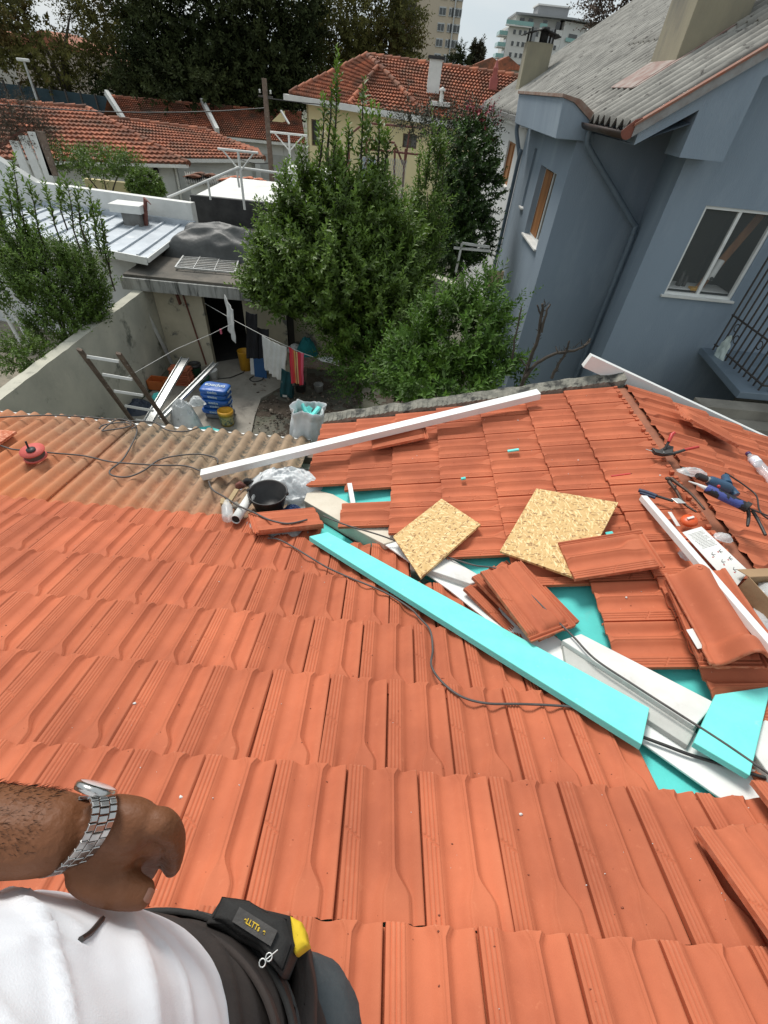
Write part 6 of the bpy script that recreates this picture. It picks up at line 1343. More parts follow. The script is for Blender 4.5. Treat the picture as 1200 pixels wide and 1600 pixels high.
# ---- locking pliers
def flat(name, pts, fn, h, th, mat, parent): q = [fn(*p, h) for p in pts]; mb = MB(); mb.prism(q, (0, 0, th)); return mb.build(name, mat, parent, fixn=True, bevel=.0015)
t = thing('hand_riveter', 'black hand riveter with red grips lying across the ridge', 'hand tool', PB(1045, 705, .03))
flat('head', [(1016, 704), (1028, 707), (1040, 700), (1050, 702), (1048, 712), (1035, 714), (1022, 711)], PB, .04, .022, m_blackpl, t)
mb = MB(); mb.tube(smoothpath([PB(1028, 708, .05), PB(1045, 710, .05), PB(1070, 703, .06)], 4), .009, 8); mb.tube([PB(1038, 703, .06), PB(1046, 688, .10)], .008, 8); mb.build('arm', m_blackpl, t)
mb = MB(); mb.tube([PB(1069, 703, .06), PB(1092, 698, .07)], [.009, .0075], 10); mb.tube([PB(1045, 690, .10), PB(1050, 679, .125), PB(1054, 676, .13)], [.009, .012, .01], 10); mb.build('grip', m_red, t)
mb = MB(); mb.tube([PB(1019, 705, .05), PB(1009, 702, .05)], .002, 6); mb.lathe([(0, 0), (.004, 0), (.004, .003), (0, .003)], PB(1037, 707, .065), n=8); mb.build('mandrel', m_alu, t)
# ---- pincers
t = thing('iron_pincers', 'old dark iron pincers with long handles', 'pincers', PB(1070, 770, .03))
m_oldiron = M('old_iron', (.055, .035, .028), (.09, .06, .045), scale=30, rough=.55, metal=.5, bump=.2, bscale=120)
for k, pts in enumerate([[(1045, 752), (1056, 766), (1068, 786), (1088, 800)], [(1048, 747), (1062, 758), (1080, 772), (1101, 796)]]):
    q = smoothpath([PB(*p, .035 + .008 * k) for p in pts], 5); mb = MB(); mb.tube(q, [.011 - .006 * i / len(q) for i in range(len(q))], 8); mb.build('handle', m_oldiron, t)
mb = MB(); mb.ball(PB(1044, 748, .045), .018, 10, (1, .8, .6)); mb.build('jaw', m_oldiron, t); mb = MB(); mb.lathe([(0, 0), (.008, 0), (.008, .004), (0, .004)], PB(1055, 760, .055), n=10); mb.build('rivet', m_oldiron, t)
# ---- shears
t = thing('tin_snips', 'tin snips with navy grips beside the white profile', 'snips', PB(1040, 775, .03))
mb = MB(); mb.tube([PB(998, 766, .05), PB(1012, 770, .05), PB(1026, 775, .05)], [.011, .012, .01], 10); mb.tube([PB(1000, 770, .045), PB(1024, 778, .045)], .008, 8); mb.build('grip', M('navy_rubber', (.02, .035, .08), (.015, .025, .06), rough=.5), t)
mb = MB(); mb.bar(PB(1026, 775, .05), PB(1052, 783, .05), .014, .008); mb.build('hinge', m_blackpl, t)
flat('blade', [(1048, 779), (1060, 779), (1072, 787), (1058, 787)], PB, .045, .004, m_alu, t)
# ---- drill
t = thing('power_drill', 'blue power drill with black chuck lying on the ridge', 'drill', PC(1120, 760, .03))
m_dblue = M('drill_blue', (.03, .085, .16), (.025, .07, .13), scale=10, rough=.45, bump=.1)
K = lambda x, y, h=.05: PC(x, y, h)
def lat(ps, rs, n=14): mb = MB(); mb.tube(ps, rs, n); return mb
lat([K(1089, 743), K(1092, 744), K(1101, 748), K(1104, 749)], [.014, .019, .02, .016]).build('chuck', m_blackpl, t)
lat([K(1103, 748.5), K(1107, 750)], [.018, .018]).build('collar', m_alu, t)
mb = lat(smoothpath([K(1107, 750), K(1115, 754), K(1128, 759), K(1140, 764)], 3), [.024, .028, .03, .031, .032, .032, .032, .032, .030, .024])
mb.tube(smoothpath([K(1128, 758, .05), K(1142, 765, .045), K(1150, 774, .04)], 4), [.026, .026, .025, .024, .023, .022, .021, .022, .022], 12); mb.build('housing', m_dblue, t)
lat([K(1133, 745, .06), K(1136, 757, .06)], [.02, .026]).build('battery_foot', m_dblue, t)
mb = MB(); mb.ball(K(1123, 760, .085), .009, 8); mb.build('switch', m_red, t)
cable('black drill lead curling over the far tiles', [PC(*p, .05) for p in [(1133, 739), (1145, 746), (1168, 762), (1182, 775), (1186, 795), (1196, 808), (1215, 815)]], .0045, m_blackpl)
# ---- caulking gun
t = thing('caulking_gun', 'black caulking gun with white nozzle pointing left', 'caulking gun', PB(1140, 780, .03))
G = lambda x, y, h=.06: hit(x, y, (0, 0, 1), -1.43 + h)
lat([G(1076, 752), G(1090, 757), G(1103, 763)], [.003, .006, .011]).build('nozzle', m_white, t)
m_cart = M('cartridge_print', (.010, .010, .013), (.05, .07, .26), scale=11, rough=.35, thr=(.54, .56), c3=(.5, .5, .52), s3=30, t3=(.64, .66))
lat([G(1103, 763), G(1105, 764), G(1165, 792)], [.022, .024, .024], 20).build('cartridge', m_cart, t)
mb = MB(); mb.tube([G(1163, 790), G(1170, 794)], .027, 18); mb.tube([G(1100, 764, .04), G(1166, 795, .035)], .004, 6); mb.tube([G(1170, 794), G(1205, 808)], .004, 6); mb.build('frame', m_blackpl, t)
mb = MB(); mb.tube(smoothpath([G(1168, 795, .05), G(1170, 805, .03), G(1168, 822, .02)], 4), [.008, .009, .009, .009, .008, .008, .008, .007, .006], 8); mb.tube(smoothpath([G(1175, 797, .05), G(1184, 812, .03), G(1196, 836, .02)], 4), [.008, .008, .008, .008, .008, .007, .007, .007, .007], 8); mb.build('trigger', m_blackpl, t)
# ---- orange tape, card, box, wraps, bottle
c = PB(1076, 816, .03); t = thing('string_reel', 'round orange line reel with white handle', 'reel', c); nB = fB[2]
mb = MB(); mb.lathe([(0, 0), (.036, 0), (.04, .006), (.036, .022), (.008, .026), (0, .026)], c, nB, 26); mb.build('disc', M('orange_plastic', (.70, .10, .02), (.6, .09, .02), rough=.4, bump=0), t)
mb = MB(); mb.bar(c + nB * .03 + Vector((-.016, -.004, -.002)), c + nB * .03 + Vector((.018, .006, .006)), .011, .006); mb.build('crank', m_white, t)
t = thing('plastic_shim', 'thin pale plastic shim leaning beside the orange reel', 'shim', PB(1052, 810, .03)); mb = MB(); mb.bar(PB(1046, 800, .04), PB(1060, 822, .03), .02, .003); mb.build('strip', m_eps, t)
cq = [(1066, 832), (1096, 823), (1170, 893), (1147, 921)]
card = thing('instruction_card', 'white printed instruction card with small diagrams', 'card', PB(1110, 870, .05))
q = [PB(*p, .055) for p in cq]; mb = MB(); mb.prism(q, (0, 0, .0012)); mb.build('sheet', m_white, card, fixn=True)
rt = (q[1] - q[0]).normalized(); dn_ = (q[3] - q[0]); dn_ = (dn_ - rt * dn_.dot(rt)).normalized(); nn = rt.cross(-dn_); nn = nn if nn.z > 0 else -nn
wq = (q[1] - q[0]).length; lq = (q[3] - q[0]).length
m_ink = M('ink', (.03, .03, .035), rough=.8, bump=0); m_inkr = M('red_ink', (.5, .05, .05), rough=.8, bump=0)
def ink(pts, r=.0009, mat=m_ink): mb = MB(); mb.tube([q[0] + rt * a * wq + dn_ * b * lq + nn * .003 for a, b in pts], r, 4); return mb
mb = MB()
for k in range(13):
    a0 = .12 + .02 * (k % 3); a1 = .85 - .25 * random.random() * (k % 4 == 3); b_ = .07 + .022 * k
    x = a0
    while x < a1:
        w_ = random.uniform(.03, .10); mb.tube([q[0] + rt * x * wq + dn_ * b_ * lq + nn * .0022, q[0] + rt * min(a1, x + w_) * wq + dn_ * b_ * lq + nn * .0022], .0007, 4); x += w_ + .02
mb.build('printed_text', m_ink, card)
mb = MB()
for (a, b, s) in [(.22, .46, 1), (.62, .44, -1), (.30, .60, 1), (.70, .58, -1), (.42, .75, 1)]:
    for pts in ([(a, b), (a + .14, b + .015 * s)], [(a, b), (a + .12, b - .03 * s)], [(a + .02, b + .01), (a + .02, b + .04)]): mb.tube([q[0] + rt * u * wq + dn_ * v * lq + nn * .0022 for u, v in pts], .0011, 4)
mb.build('diagrams', m_ink, card)
mb = MB()
for (a, b) in [(.14, .50), (.54, .45), (.25, .65), (.60, .60), (.34, .79)]: mb.bar(q[0] + rt * a * wq + dn_ * b * lq + nn * .002, q[0] + rt * (a + .05) * wq + dn_ * b * lq + nn * .002, .006, .001, nn)
mb.build('red_marks', m_inkr, card)
mb = MB()
for k in range(10): u = .66 + .018 * k; mb.bar(q[0] + rt * u * wq + dn_ * .90 * lq + nn * .002, q[0] + rt * u * wq + dn_ * .94 * lq + nn * .002, .0012 + .001 * (k % 3), .001, nn)
mb.build('barcode', m_ink, card)
bxm = M('carton', (.34, .22, .12), (.29, .185, .10), scale=6, rough=.85, bump=.1)
t = thing('cardboard_box', 'open brown cardboard box of clear wrap at the right edge', 'box', PB(1190, 925, .03))
a, b, c_ = PB(1154, 918, .04), PB(1182, 950, .04), PB(1200, 880, .04)
ex_ = (b - a).normalized(); ez = Vector((0, 0, 1)); ey_ = ez.cross(ex_); ey_ = ey_ if ey_.y > 0 else -ey_; ey_ = Vector((ex_.y, -ex_.x, 0)) if False else Vector((-ex_.y, ex_.x, 0)); ey_ = ey_ if ey_.x > 0 else -ey_
Lx, Ly, Hz = .17, .2, .075
def bp(u, v, z): return a + ex_ * u * Lx + ey_ * v * Ly + ez * z
mb = MB()
for (p1, p2) in (((0, 0), (1, 0)), ((1, 0), (1, 1)), ((1, 1), (0, 1)), ((0, 1), (0, 0))): mb.add([bp(*p1, -.01), bp(*p2, -.01), bp(*p2, Hz), bp(*p1, Hz)], [(0, 1, 2, 3)])
mb.add([bp(0, 0, .005), bp(1, 0, .005), bp(1, 1, .005), bp(0, 1, .005)], [(0, 1, 2, 3)]); mb.build('carton', bxm, t, solid=.003)
mb = MB(); mb.add([bp(0, 0, Hz), bp(0, 1, Hz), bp(-.35, 1.0, Hz - .02), bp(-.35, 0, Hz - .02)], [(0, 1, 2, 3)]); mb.build('flap', bxm, t, solid=.003)
crumple('clear_wrap', 'clear plastic wrap stuffed in the cardboard box', 'plastic wrap', bp(.5, .5, .03), (.07, .08, .06), m_film, 21, n=20)
crumple('clear_wrap', 'clear plastic wrap beside the blue drill chuck', 'plastic wrap', PB(1082, 738, .03), (.075, .035, .03), m_film, 22, n=20)
crumple('clear_wrap', 'small clear wrap right of the instruction card top', 'plastic wrap', PB(1130, 840, .03), (.04, .03, .025), m_film, 23, n=18)
crumple('clear_wrap', 'tiny clear wrap left of the white narrow profile', 'plastic wrap', PB(1069, 868, .03), (.022, .03, .018), m_film, 24, n=16)
crumple('clear_wrap', 'grey plastic wrap under the box at the right edge', 'plastic wrap', PB(1195, 972, .03), (.05, .06, .02), m_film, 25, n=16)
ca, cb_ = PC(1168, 708, .045), PC(1196, 738, .045); t = thing('water_bottle', 'clear plastic water bottle with purple cap lying on the far slope', 'bottle', ca); ax_b = (cb_ - ca).normalized()
m_clear = M('clear_bottle', (.80, .84, .88), (.7, .75, .8), rough=.1, bump=.2, bscale=20, alpha=.38)
Lb = (PC(1215, 757, .045) - ca).length
mb = MB(); mb.lathe([(.013, .018), (.014, .03), (.027, .055), (.031, .07), (.031, .10), (.029, .11), (.031, .12), (.031, Lb * .92), (.024, Lb), (0, Lb)], ca, ax_b, 24); mb.build('bottle_body', m_clear, t)
mb = MB(); mb.lathe([(0, 0), (.016, 0), (.016, .02), (.013, .02)], ca, ax_b, 18); mb.build('cap', M('purple_cap', (.07, .03, .12), rough=.4, bump=0), t)
mb = MB(); mb.lathe([(.0315, .07), (.0315, .12)], ca, ax_b, 24); mb.build('paper_label', M('bottle_label', (.72, .76, .84), (.45, .5, .66), scale=40, rough=.5, thr=(.56, .6)), t)

# ------------------------------------------------------------------ yard things
ld = thing('wooden_ladder', 'weathered wooden ladder with pale rungs leaning in the yard', 'ladder', PZ(250, 665))
a0, a1 = PY(122, 545, 7.0), PY(205, 668, 7.0)
T1, T2 = PY(124, 546, 6.9), PY(185, 552, 6.9)
kz = lambda x, y: hit(x, y, (0, .95, .55), Vector((0, .95, .55)).dot(T1))
S1 = (T1, kz(205, 655)); S2 = (T2, kz(260, 660))
for (p, q_) in (S1, S2):
    e = p + (q_ - p) * 1.45; mb = MB(); mb.bar(p, e, .085, .045, (0, -1, .3)); mb.build('stile', m_wood, ld, bevel=.004)
for (x, y, x2, y2) in [(135, 557, 186, 565), (160, 585, 207, 593), (178, 611, 224, 618), (195, 634, 240, 642), (212, 656, 256, 664)]:
    mb = MB(); mb.bar(kz(x, y), kz(x2, y2), .05, .03, (0, -1, .3)); mb.build('rung', m_white, ld, bevel=.004)
def yz(x, y, z): return PZ(x, y, z)
# leaning profiles
def lean_bar(label, a, b, w_=.12, h_=.07):
    t = thing('aluminium_profile', label, 'metal profile', b); mb = MB(); mb.bar(a, b, w_, h_ * .3); mb.build('web', m_alu, t)
    d = (Vector(b) - Vector(a)).normalized(); x = d.cross(U).normalized(); u = x.cross(d)
    for s in (-1, 1): mb = MB(); mb.bar(Vector(a) + x * s * w_ * .46 + u * h_ * .4, Vector(b) + x * s * w_ * .46 + u * h_ * .4, .012, h_); mb.build('flange', m_alu, t)
lean_bar('tall aluminium profile leaning upright in the corner of wall and shed', PY(211, 455, 10.9), PZ(272, 578, -6), .09)
lean_bar('wide grey profile lying over the orange tile pile', PZ(290, 560, -5.25), PZ(232, 660, -5.6), .2, .05)
lean_bar('double white profile lying in front toward the cement bags', PZ(338, 568, -5.3), PZ(252, 655, -5.6), .13, .06)
# cement bags
m_bag = M('blue_cement_bag', (.015, .11, .42), (.012, .09, .34), scale=5, rough=.4, bump=.35, bscale=14, bdist=.02)
m_bagw = M('bag_print_white', (.55, .66, .75), rough=.5, bump=0)
b0 = PZ(343, 655, -6); 
def bag_mesh(c, lx, ly, h, rot, sd):
    mb = MB(); R_ = Matrix.Rotation(rot, 3, 'Z')
    def f(u, v):
        a = u * 2 * math.pi; b = (v - .5) * math.pi
        se = lambda t_, e: math.copysign(abs(t_) ** e, t_)
        x = lx / 2 * se(math.cos(b), .35) * se(math.cos(a), .35); y = ly / 2 * se(math.cos(b), .35) * se(math.sin(a), .35); z = h / 2 * se(math.sin(b), .6)
        k = 1 + .035 * mnoise.noise(Vector((x * 9, y * 9, sd))); z += .012 * mnoise.noise(Vector((x * 7, y * 7, sd + 3)))
        return Vector(c) + R_ @ Vector((x * k, y * k, z + h / 2))
    mb.grid(f, 40, 18, True); return mb, R_
for i in range(6):
    x, y, z = b0.x - .02 + random.uniform(-.03, .03), b0.y + .12 + random.uniform(-.03, .03), -5.96 + i * .125; rot = -.06 + random.uniform(-.05, .05)
    if i == 0: mt_ = M('dusty_bag', (.10, .12, .15), (.2, .2, .2), scale=5, rough=.6, bump=.3)
    else: mt_ = m_bag
    t = thing('cement_bag', ['dusty lowest bag of the blue cement bag stack', 'second lowest bag of the blue cement bag stack', 'third bag from the bottom of the blue cement stack', 'third bag from the top of the blue cement stack', 'second bag from the top of the blue cement stack', 'topmost blue cement bag with white lettering'][i], 'cement bag', (x, y, z), 'cement bags stacked in the yard')
    mb, R_ = bag_mesh((x, y, z), .62, .42, .13, rot, i); mb.build('sack', mt_, t)
    if i:
        r_ = R_ @ Vector((1, 0, 0)); f_ = R_ @ Vector((0, 1, 0)); ss = .15 if i < 5 else .17
        if i == 5: lettering('lettering', 'topeca', m_bagw, t, Vector((x, y, z + .136)), -r_, -f_, ss, .002, .003)
        lettering('lettering', 'topeca', m_bagw, t, Vector((x, y, z + .065)) - f_ * .213, -r_ , (0, 0, -1), .08, .002, .002)
        lettering('lettering', 'topeca', m_bagw, t, Vector((x, y, z + .065)) + r_ * .318, f_, (0, 0, 1), .08, .002, .002)
# yellow tub with lid
def tub(name, label, c, r, h, mat, lid=None, lab=None, taper=.9, lidh=.05):
    c = Vector(c); t = thing(name, label, 'bucket', c); mb = MB(); mb.lathe([(0, 0), (r * taper, 0), (r, h - .02), (r * 1.04, h - .015), (r * 1.04, h), (r * .97, h), (r * taper * .95, .02), (0, .02)], c, n=26); mb.build('pail', mat, t)
    if lid: mb = MB(); mb.lathe([(0, h + lidh * .4), (r * .8, h + lidh * .4), (r * .85, h + lidh), (r * 1.08, h + lidh), (r * 1.1, h - .02), (r * 1.06, h - .02)], c, n=26); mb.build('lid', lid, t)
    if lab: mb = MB(); mb.lathe([(r * .985, h * .25), (r * 1.0, h * .8)], c, n=26); mb.build('paper_label', lab, t)
    return t
tub('yellow_tub', 'yellow lidded tub with label beside the cement bags', PZ(356, 664), .16, .34, M('amber_pail', (.42, .30, .06), (.36, .26, .06), rough=.5, bump=.05), m_yellow, M('tub_label', (.36, .32, .14), (.08, .12, .10), scale=14, rough=.6, thr=(.5, .55)))
tub('black_pail', 'black pail with green body by the shed wall', PZ(308, 590), .15, .34, M('green_pail', (.03, .10, .05), rough=.5), m_blackpl)
tub('white_pail', 'small white-grey pail at the shed door jamb', PZ(334, 592), .13, .26, m_white)
tub('green_pail', 'low dark green pail behind the double profile', PZ(320, 600), .15, .2, MATS['green_pail'])
yb = PZ(385, 578); tub('yellow_pail', 'tall yellow bin standing in the shed doorway', yb, .17, .55, m_yellow, None)
# orange tile pile and crate
pc = PZ(288, 600, -6); 
for i in range(9):
    mb = MB(); mb.cur = random.random(); x, y, z = pc.x + random.uniform(-.02, .02), pc.y + random.uniform(-.02, .02), -5.97 + i * .05
    mb.grid(lambda u, v: (x - .24 + .48 * u, y - .16 + .32 * v, z + .02 * abs(math.sin(v * math.pi * 2)) + .01), 10, 12); mb.build('roof_tile', m_tile, label='new orange tile in the pile under the wide grey profile', cat='roof tile', group='tile pile in the yard', solid=.02)
t = thing('orange_crate', 'small orange plastic crate at the foot of the yard wall', 'crate', PZ(250, 606)); c = PZ(250, 608)
mb = MB()
for dx, dy, sx, sy in ((0, -.14, .2, .01), (0, .14, .2, .01), (-.2, 0, .01, .15), (.2, 0, .01, .15)): mb.box((c.x + dx - sx, c.y + dy - sy, -5.95), (c.x + dx + sx, c.y + dy + sy, -5.72))
mb.box((c.x - .2, c.y - .14, -5.96), (c.x + .2, c.y + .14, -5.94)); mb.build('bin', M('orange_crate_pl', (.55, .15, .04), (.45, .12, .03), rough=.5), t)
crumple('white_sack', 'filled white woven sack in front of the cement bags', 'sack', PZ(292, 668), (.34, .26, .5), m_sack, 31, hh=.75, n=40)
crumple('white_sack', 'pale twisted sack mouth draped over the cement bag stack', 'sack', PZ(308, 630, -5.45), (.16, .12, .16), m_sack, 33, hh=.6, n=26)
crumple('turquoise_bag', 'turquoise plastic bag beside the orange crate', 'bag', PZ(248, 628), (.18, .2, .25), m_xps2, 35, n=24)
crumple('dark_tarp', 'dark blue-black sheeting heap behind the ladder', 'tarpaulin', PZ(215, 640), (.4, .35, .25), M('navy_sheet', (.015, .025, .05), (.03, .04, .06), scale=5, rough=.5, bump=.3), 37, n=30)
for i, (pts, lb) in enumerate([([(310, 668), (328, 665), (334, 676), (318, 684)], 'left turquoise foam sheet on the slab by the eave'), ([(332, 668), (345, 672), (352, 684), (334, 682)], 'middle turquoise foam sheet on the slab by the eave'), ([(346, 674), (374, 678), (372, 688), (352, 686)], 'right turquoise foam sheet before the yellow tub')]):
    slab_px('foam_sheet', lb, 'foam sheet', pts, lambda x, y, h: PZ(x, y, -5.88 + h), .0, .04, m_xps2)
# blue panels in the doorway
a, b = PZ(411, 592), PZ(426, 594)
t = thing('leaning_blue_board', 'upright blue panel leaning beside the doorway', 'panel', a); mb = MB(); z0_ = -6; p1, p2 = PZ(398, 590), PZ(417, 593)
h_ = PY(397, 553, p1.y + .1).z; mb.prism([(p1.x, p1.y, -6), (p2.x, p2.y, -6), (p2.x, p2.y + .12, h_), (p1.x, p1.y + .12, h_)], (0, .03, 0)); mb.build('board', M('mid_blue', (.02, .09, .24), (.018, .08, .2), rough=.55), t, fixn=True)
t = thing('leaning_white_board', 'narrow white panel edge left of the blue panel', 'panel', p1); mb = MB(); mb.prism([(p1.x - .13, p1.y + .1, -5.98), (p1.x - .03, p1.y + .1, -5.98), (p1.x - .03, p1.y + .3, -5.35), (p1.x - .13, p1.y + .3, -5.35)], (0, .03, 0)); mb.build('board', m_white, t, fixn=True)
# laundry
def cloth(name, label, cat, tl, tr, br, bl, mat, amp=.02, folds=5, sag=.03, nu=36, nv=30, cols=None):
    tl, tr, br, bl = map(Vector, (tl, tr, br, bl)); n = (tr - tl).cross(bl - tl).normalized()
    def f(u, v):
        p = tl.lerp(tr, u).lerp(bl.lerp(br, u), v); return p + n * amp * math.sin(u * folds * 6.28 + v * 1.5) * (.3 + v) - U * sag * math.sin(u * math.pi) * (1 - v) + n * .03 * mnoise.noise(Vector((u * 3, v * 3, folds)))
    mb = MB(); mb.grid(f, nu, nv, True); return mb.build(name, mat, label=label, cat=cat, solid=.006)
m_clothw = M('white_cloth', (.60, .60, .58), (.52, .52, .50), scale=8, rough=.95, bump=.2, bscale=90)
Yl = 9.6
cloth('towel', 'large white towel hanging on the clothes line', 'towel', PY(409, 524, 9.9), PY(448, 542, 9.5), PY(444, 600, 9.5), PY(412, 576, 9.9), m_clothw)
mst = bpy.data.materials.new('striped_red_towel'); mst.use_nodes = True; n_ = mst.node_tree; tcn = n_.nodes.new('ShaderNodeTexCoord'); sx_ = n_.nodes.new('ShaderNodeSeparateXYZ'); n_.links.new(tcn.outputs['Generated'], sx_.inputs[0])
rr = n_.nodes.new('ShaderNodeValToRGB'); rr.color_ramp.interpolation = 'CONSTANT'; n_.links.new(sx_.outputs[0], rr.inputs[0])
for k, (p_, c_) in enumerate([(0, (.5, .03, .05, 1)), (.2, (.55, .06, .05, 1)), (.33, (.5, .32, .10, 1)), (.42, (.30, .10, .06, 1)), (.5, (.6, .45, .2, 1)), (.56, (.5, .03, .05, 1)), (.78, (.62, .10, .16, 1))]):
    if k < 2: rr.color_ramp.elements[k].position = p_; rr.color_ramp.elements[k].color = c_
    else: e = rr.color_ramp.elements.new(p_); e.color = c_
n_.links.new(rr.outputs[0], n_.nodes['Principled BSDF'].inputs['Base Color']); n_.nodes['Principled BSDF'].inputs['Roughness'].default_value = .95
cloth('towel', 'striped red beach towel next to the white towel', 'towel', PY(451, 542, 9.4), PY(475, 552, 9.2), PY(473, 602, 9.2), PY(454, 598, 9.4), mst, folds=3)
cloth('cloth', 'narrow white cloth hanging edge-on in the shed doorway', 'cloth', PY(351, 460, 10.6), PY(364, 484, 10.1), PY(367, 537, 10.1), PY(355, 510, 10.6), m_clothw, folds=2)
for i, (x, y, x2, y2, lb) in enumerate([(400, 510, 420, 560, 'black garment hanging left of the white towel'), (384, 486, 402, 560, 'dark trousers hanging at the doorway edge'), (420, 540, 430, 580, 'small dark garment behind the white towel')]):
    cloth('dark_garment', lb, 'garment', PY(x, y, 10.6), PY(x2, y + 4, 10.5), PY(x2, y2, 10.5), PY(x, y2, 10.6), M('black_cloth', (.012, .012, .014), (.02, .02, .024), rough=.95), folds=2)
cloth('teal_garment', 'dark teal garment hanging below the white towel', 'garment', PY(440, 575, 9.5), PY(457, 582, 9.5), PY(456, 618, 9.5), PY(437, 615, 9.5), M('dark_teal', (.006, .06, .07), (.005, .04, .05), rough=.9), folds=2)
mb = MB(); mb.tube([PY(320, 474, 11.3), PY(365, 500, 10.3), PY(409, 523, 9.9), PY(476, 553, 9.2), PY(540, 575, 8.6), PY(610, 590, 8.2)], .006, 5); mb.build('clothes_line', m_white, label='thin clothes line carrying the towels', cat='clothes line')
mb = MB(); mb.tube([PY(197, 590, 8.6), PY(276, 545, 9.8), PY(330, 522, 10.4), PY(366, 504, 10.3)], .006, 5); mb.build('clothes_line', m_white, label='second thin line from the yard wall to the doorway', cat='clothes line')
mb = MB(); p = PY(345, 517, 10.35); mb.box((p.x - .02, p.y - .02, p.z - .07), (p.x + .02, p.y + .02, p.z + .04)); mb.build('clothes_peg', M('pink_peg', (.6, .12, .2), rough=.5), label='pink clothes peg on the line before the doorway', cat='clothes peg')
# bench with jumble below the laurel
bq = PZ(505, 575, -5.2); t = thing('wooden_bench', 'grey wooden work table with things on it under the laurel', 'table', (bq.x, bq.y, -6))
mb = MB(); x0_, x1_ = PZ(470, 560, -5.2).x, PZ(545, 570, -5.2).x; yb_ = PZ(505, 568, -5.2).y; mb.box((x0_, yb_ - .25, -5.24), (x1_, yb_ + .35, -5.2)); mb.build('table_top', m_wood, t)
for dx in (x0_ + .05, x1_ - .1):
    for dy in (-.2, .28): mb = MB(); mb.box((dx, yb_ + dy, -6), (dx + .06, yb_ + dy + .06, -5.242)); mb.build('leg', m_wood, t)
crumple('teal_bundle', 'teal cloth bundle on the work table', 'bundle', PZ(480, 552, -5.2), (.26, .2, .32), M('teal_cloth', (.008, .16, .17), (.006, .11, .12), scale=6, rough=.9), 41, n=26, hh=.7)
crumple('plastic_heap', 'pale plastic bags on the work table behind the red towel', 'bag', PZ(462, 548, -5.2), (.22, .16, .2), m_film, 43, n=22)
crumple('grey_heap', 'pale rag heap at the right of the work table', 'rag', PZ(515, 562, -5.2), (.25, .15, .07), m_sack, 45, n=20)
for i, (x, y, r, h, c_) in enumerate([(436, 536, .12, .3, m_blackpl), (428, 528, .07, .2, m_white), (470, 590, .14, .2, m_blackpl), (498, 590, .12, .18, m_alu)]):
    tub('jar', ['black pot behind the towels', 'small pale jar behind the towels', 'black tray pot under the table', 'grey basin under the table'][i], PZ(x, y + 20, -5.9), r, h, c_)
mb = MB(); mb.bar(PZ(520, 612, -5.95), PZ(535, 606, -5.93) + (PZ(552, 572, -5.95) - PZ(520, 612, -5.95)) * .6, .03, .02); mb.build('stick', m_wood, label='thin stick lying on the bare soil', cat='stick')
c = PZ(449, 618, -5.98); t = thing('teal_crate', 'dark teal crate with white tag on the soil edge', 'crate', c); mb = MB(); mb.box((c.x - .16, c.y - .12, c.z), (c.x + .16, c.y + .12, c.z + .22)); mb.build('crate_body', MATS['dark_teal'], t, bevel=.015); mb = MB(); mb.box((c.x - .09, c.y - .125, c.z + .02), (c.x + .02, c.y - .121, c.z + .08)); mb.build('crate_tag', m_white, t)
mb = MB(); mb.tube([PZ(*p, -5.95) for p in [(340, 592), (360, 590), (380, 582), (392, 565)]], .012, 6); mb.build('hose', m_blackpl, label='black hose across the slab before the doorway', cat='hose')
mb = MB(); mb.tube(smoothpath([PZ(*p, -5.95) for p in [(396, 588), (390, 592), (396, 596), (408, 594), (412, 590)]], 5), .012, 6); mb.build('hose', m_blackpl, label='short curled black hose before the blue panel', cat='hose')
# ------------------------------------------------------------------ the person (photographer's own body, standing on the tiles)
def skin_obj(nodes, edges, radii, sub=2, root=0):
    me = bpy.data.meshes.new('sk'); me.from_pydata([tuple(p) for p in nodes], edges, []); o = bpy.data.objects.new('sk', me); COL.objects.link(o)
    md = o.modifiers.new('s', 'SKIN'); md.use_smooth_shade = True
    sv = me.skin_vertices[0].data
    for i, r in enumerate(radii): sv[i].radius = r if isinstance(r, tuple) else (r, r); sv[i].use_root = (i == root)
    m2 = o.modifiers.new('ss', 'SUBSURF'); m2.levels = sub; m2.render_levels = sub
    dg = bpy.context.evaluated_depsgraph_get(); dg.update(); me2 = bpy.data.meshes.new_from_object(o.evaluated_get(dg)); bpy.data.objects.remove(o)
    return me2
def fuse(meshes, voxel, smooth=4, name='fused', disp=None):
    bm = bmesh.new()
    for m in meshes: bm.from_mesh(m)
    me = bpy.data.meshes.new(name); bm.to_mesh(me); bm.free(); o = bpy.data.objects.new(name, me); COL.objects.link(o)
    r = o.modifiers.new('r', 'REMESH'); r.mode = 'VOXEL'; r.voxel_size = voxel; r.use_smooth_shade = True
    s = o.modifiers.new('c', 'SMOOTH'); s.iterations = smooth; s.factor = .5
    dg = bpy.context.evaluated_depsgraph_get(); dg.update(); me2 = bpy.data.meshes.new_from_object(o.evaluated_get(dg)); bpy.data.objects.remove(o)
    if disp:
        for v in me2.vertices: v.co += v.normal * disp(v.co)
        me2.update()
    return me2
def put(name, me, mat, parent, label=None):
    me.materials.clear(); me.materials.append(mat); me.transform(Matrix.Translation(-wloc(parent))); me.polygons.foreach_set('use_smooth', [True] * len(me.polygons))
    o = bpy.data.objects.new(name, me); COL.objects.link(o); o.parent = parent
    if label: o['label'] = label
    return o
m_skin = M('skin', (.170, .068, .030), (.120, .047, .021), spec=.25, scale=9, rough=.52, bump=.7, bscale=150, bdist=.0022, c3=(.19, .085, .046), s3=24, t3=(.5, .75))
m_hair = M('dark_hair', (.012, .008, .006), rough=.6, bump=0)
m_shirt = M('white_tshirt', (.84, .86, .90), (.78, .80, .85), scale=9, rough=.95, bump=.3, bscale=700, bdist=.0008, sheen=.2)
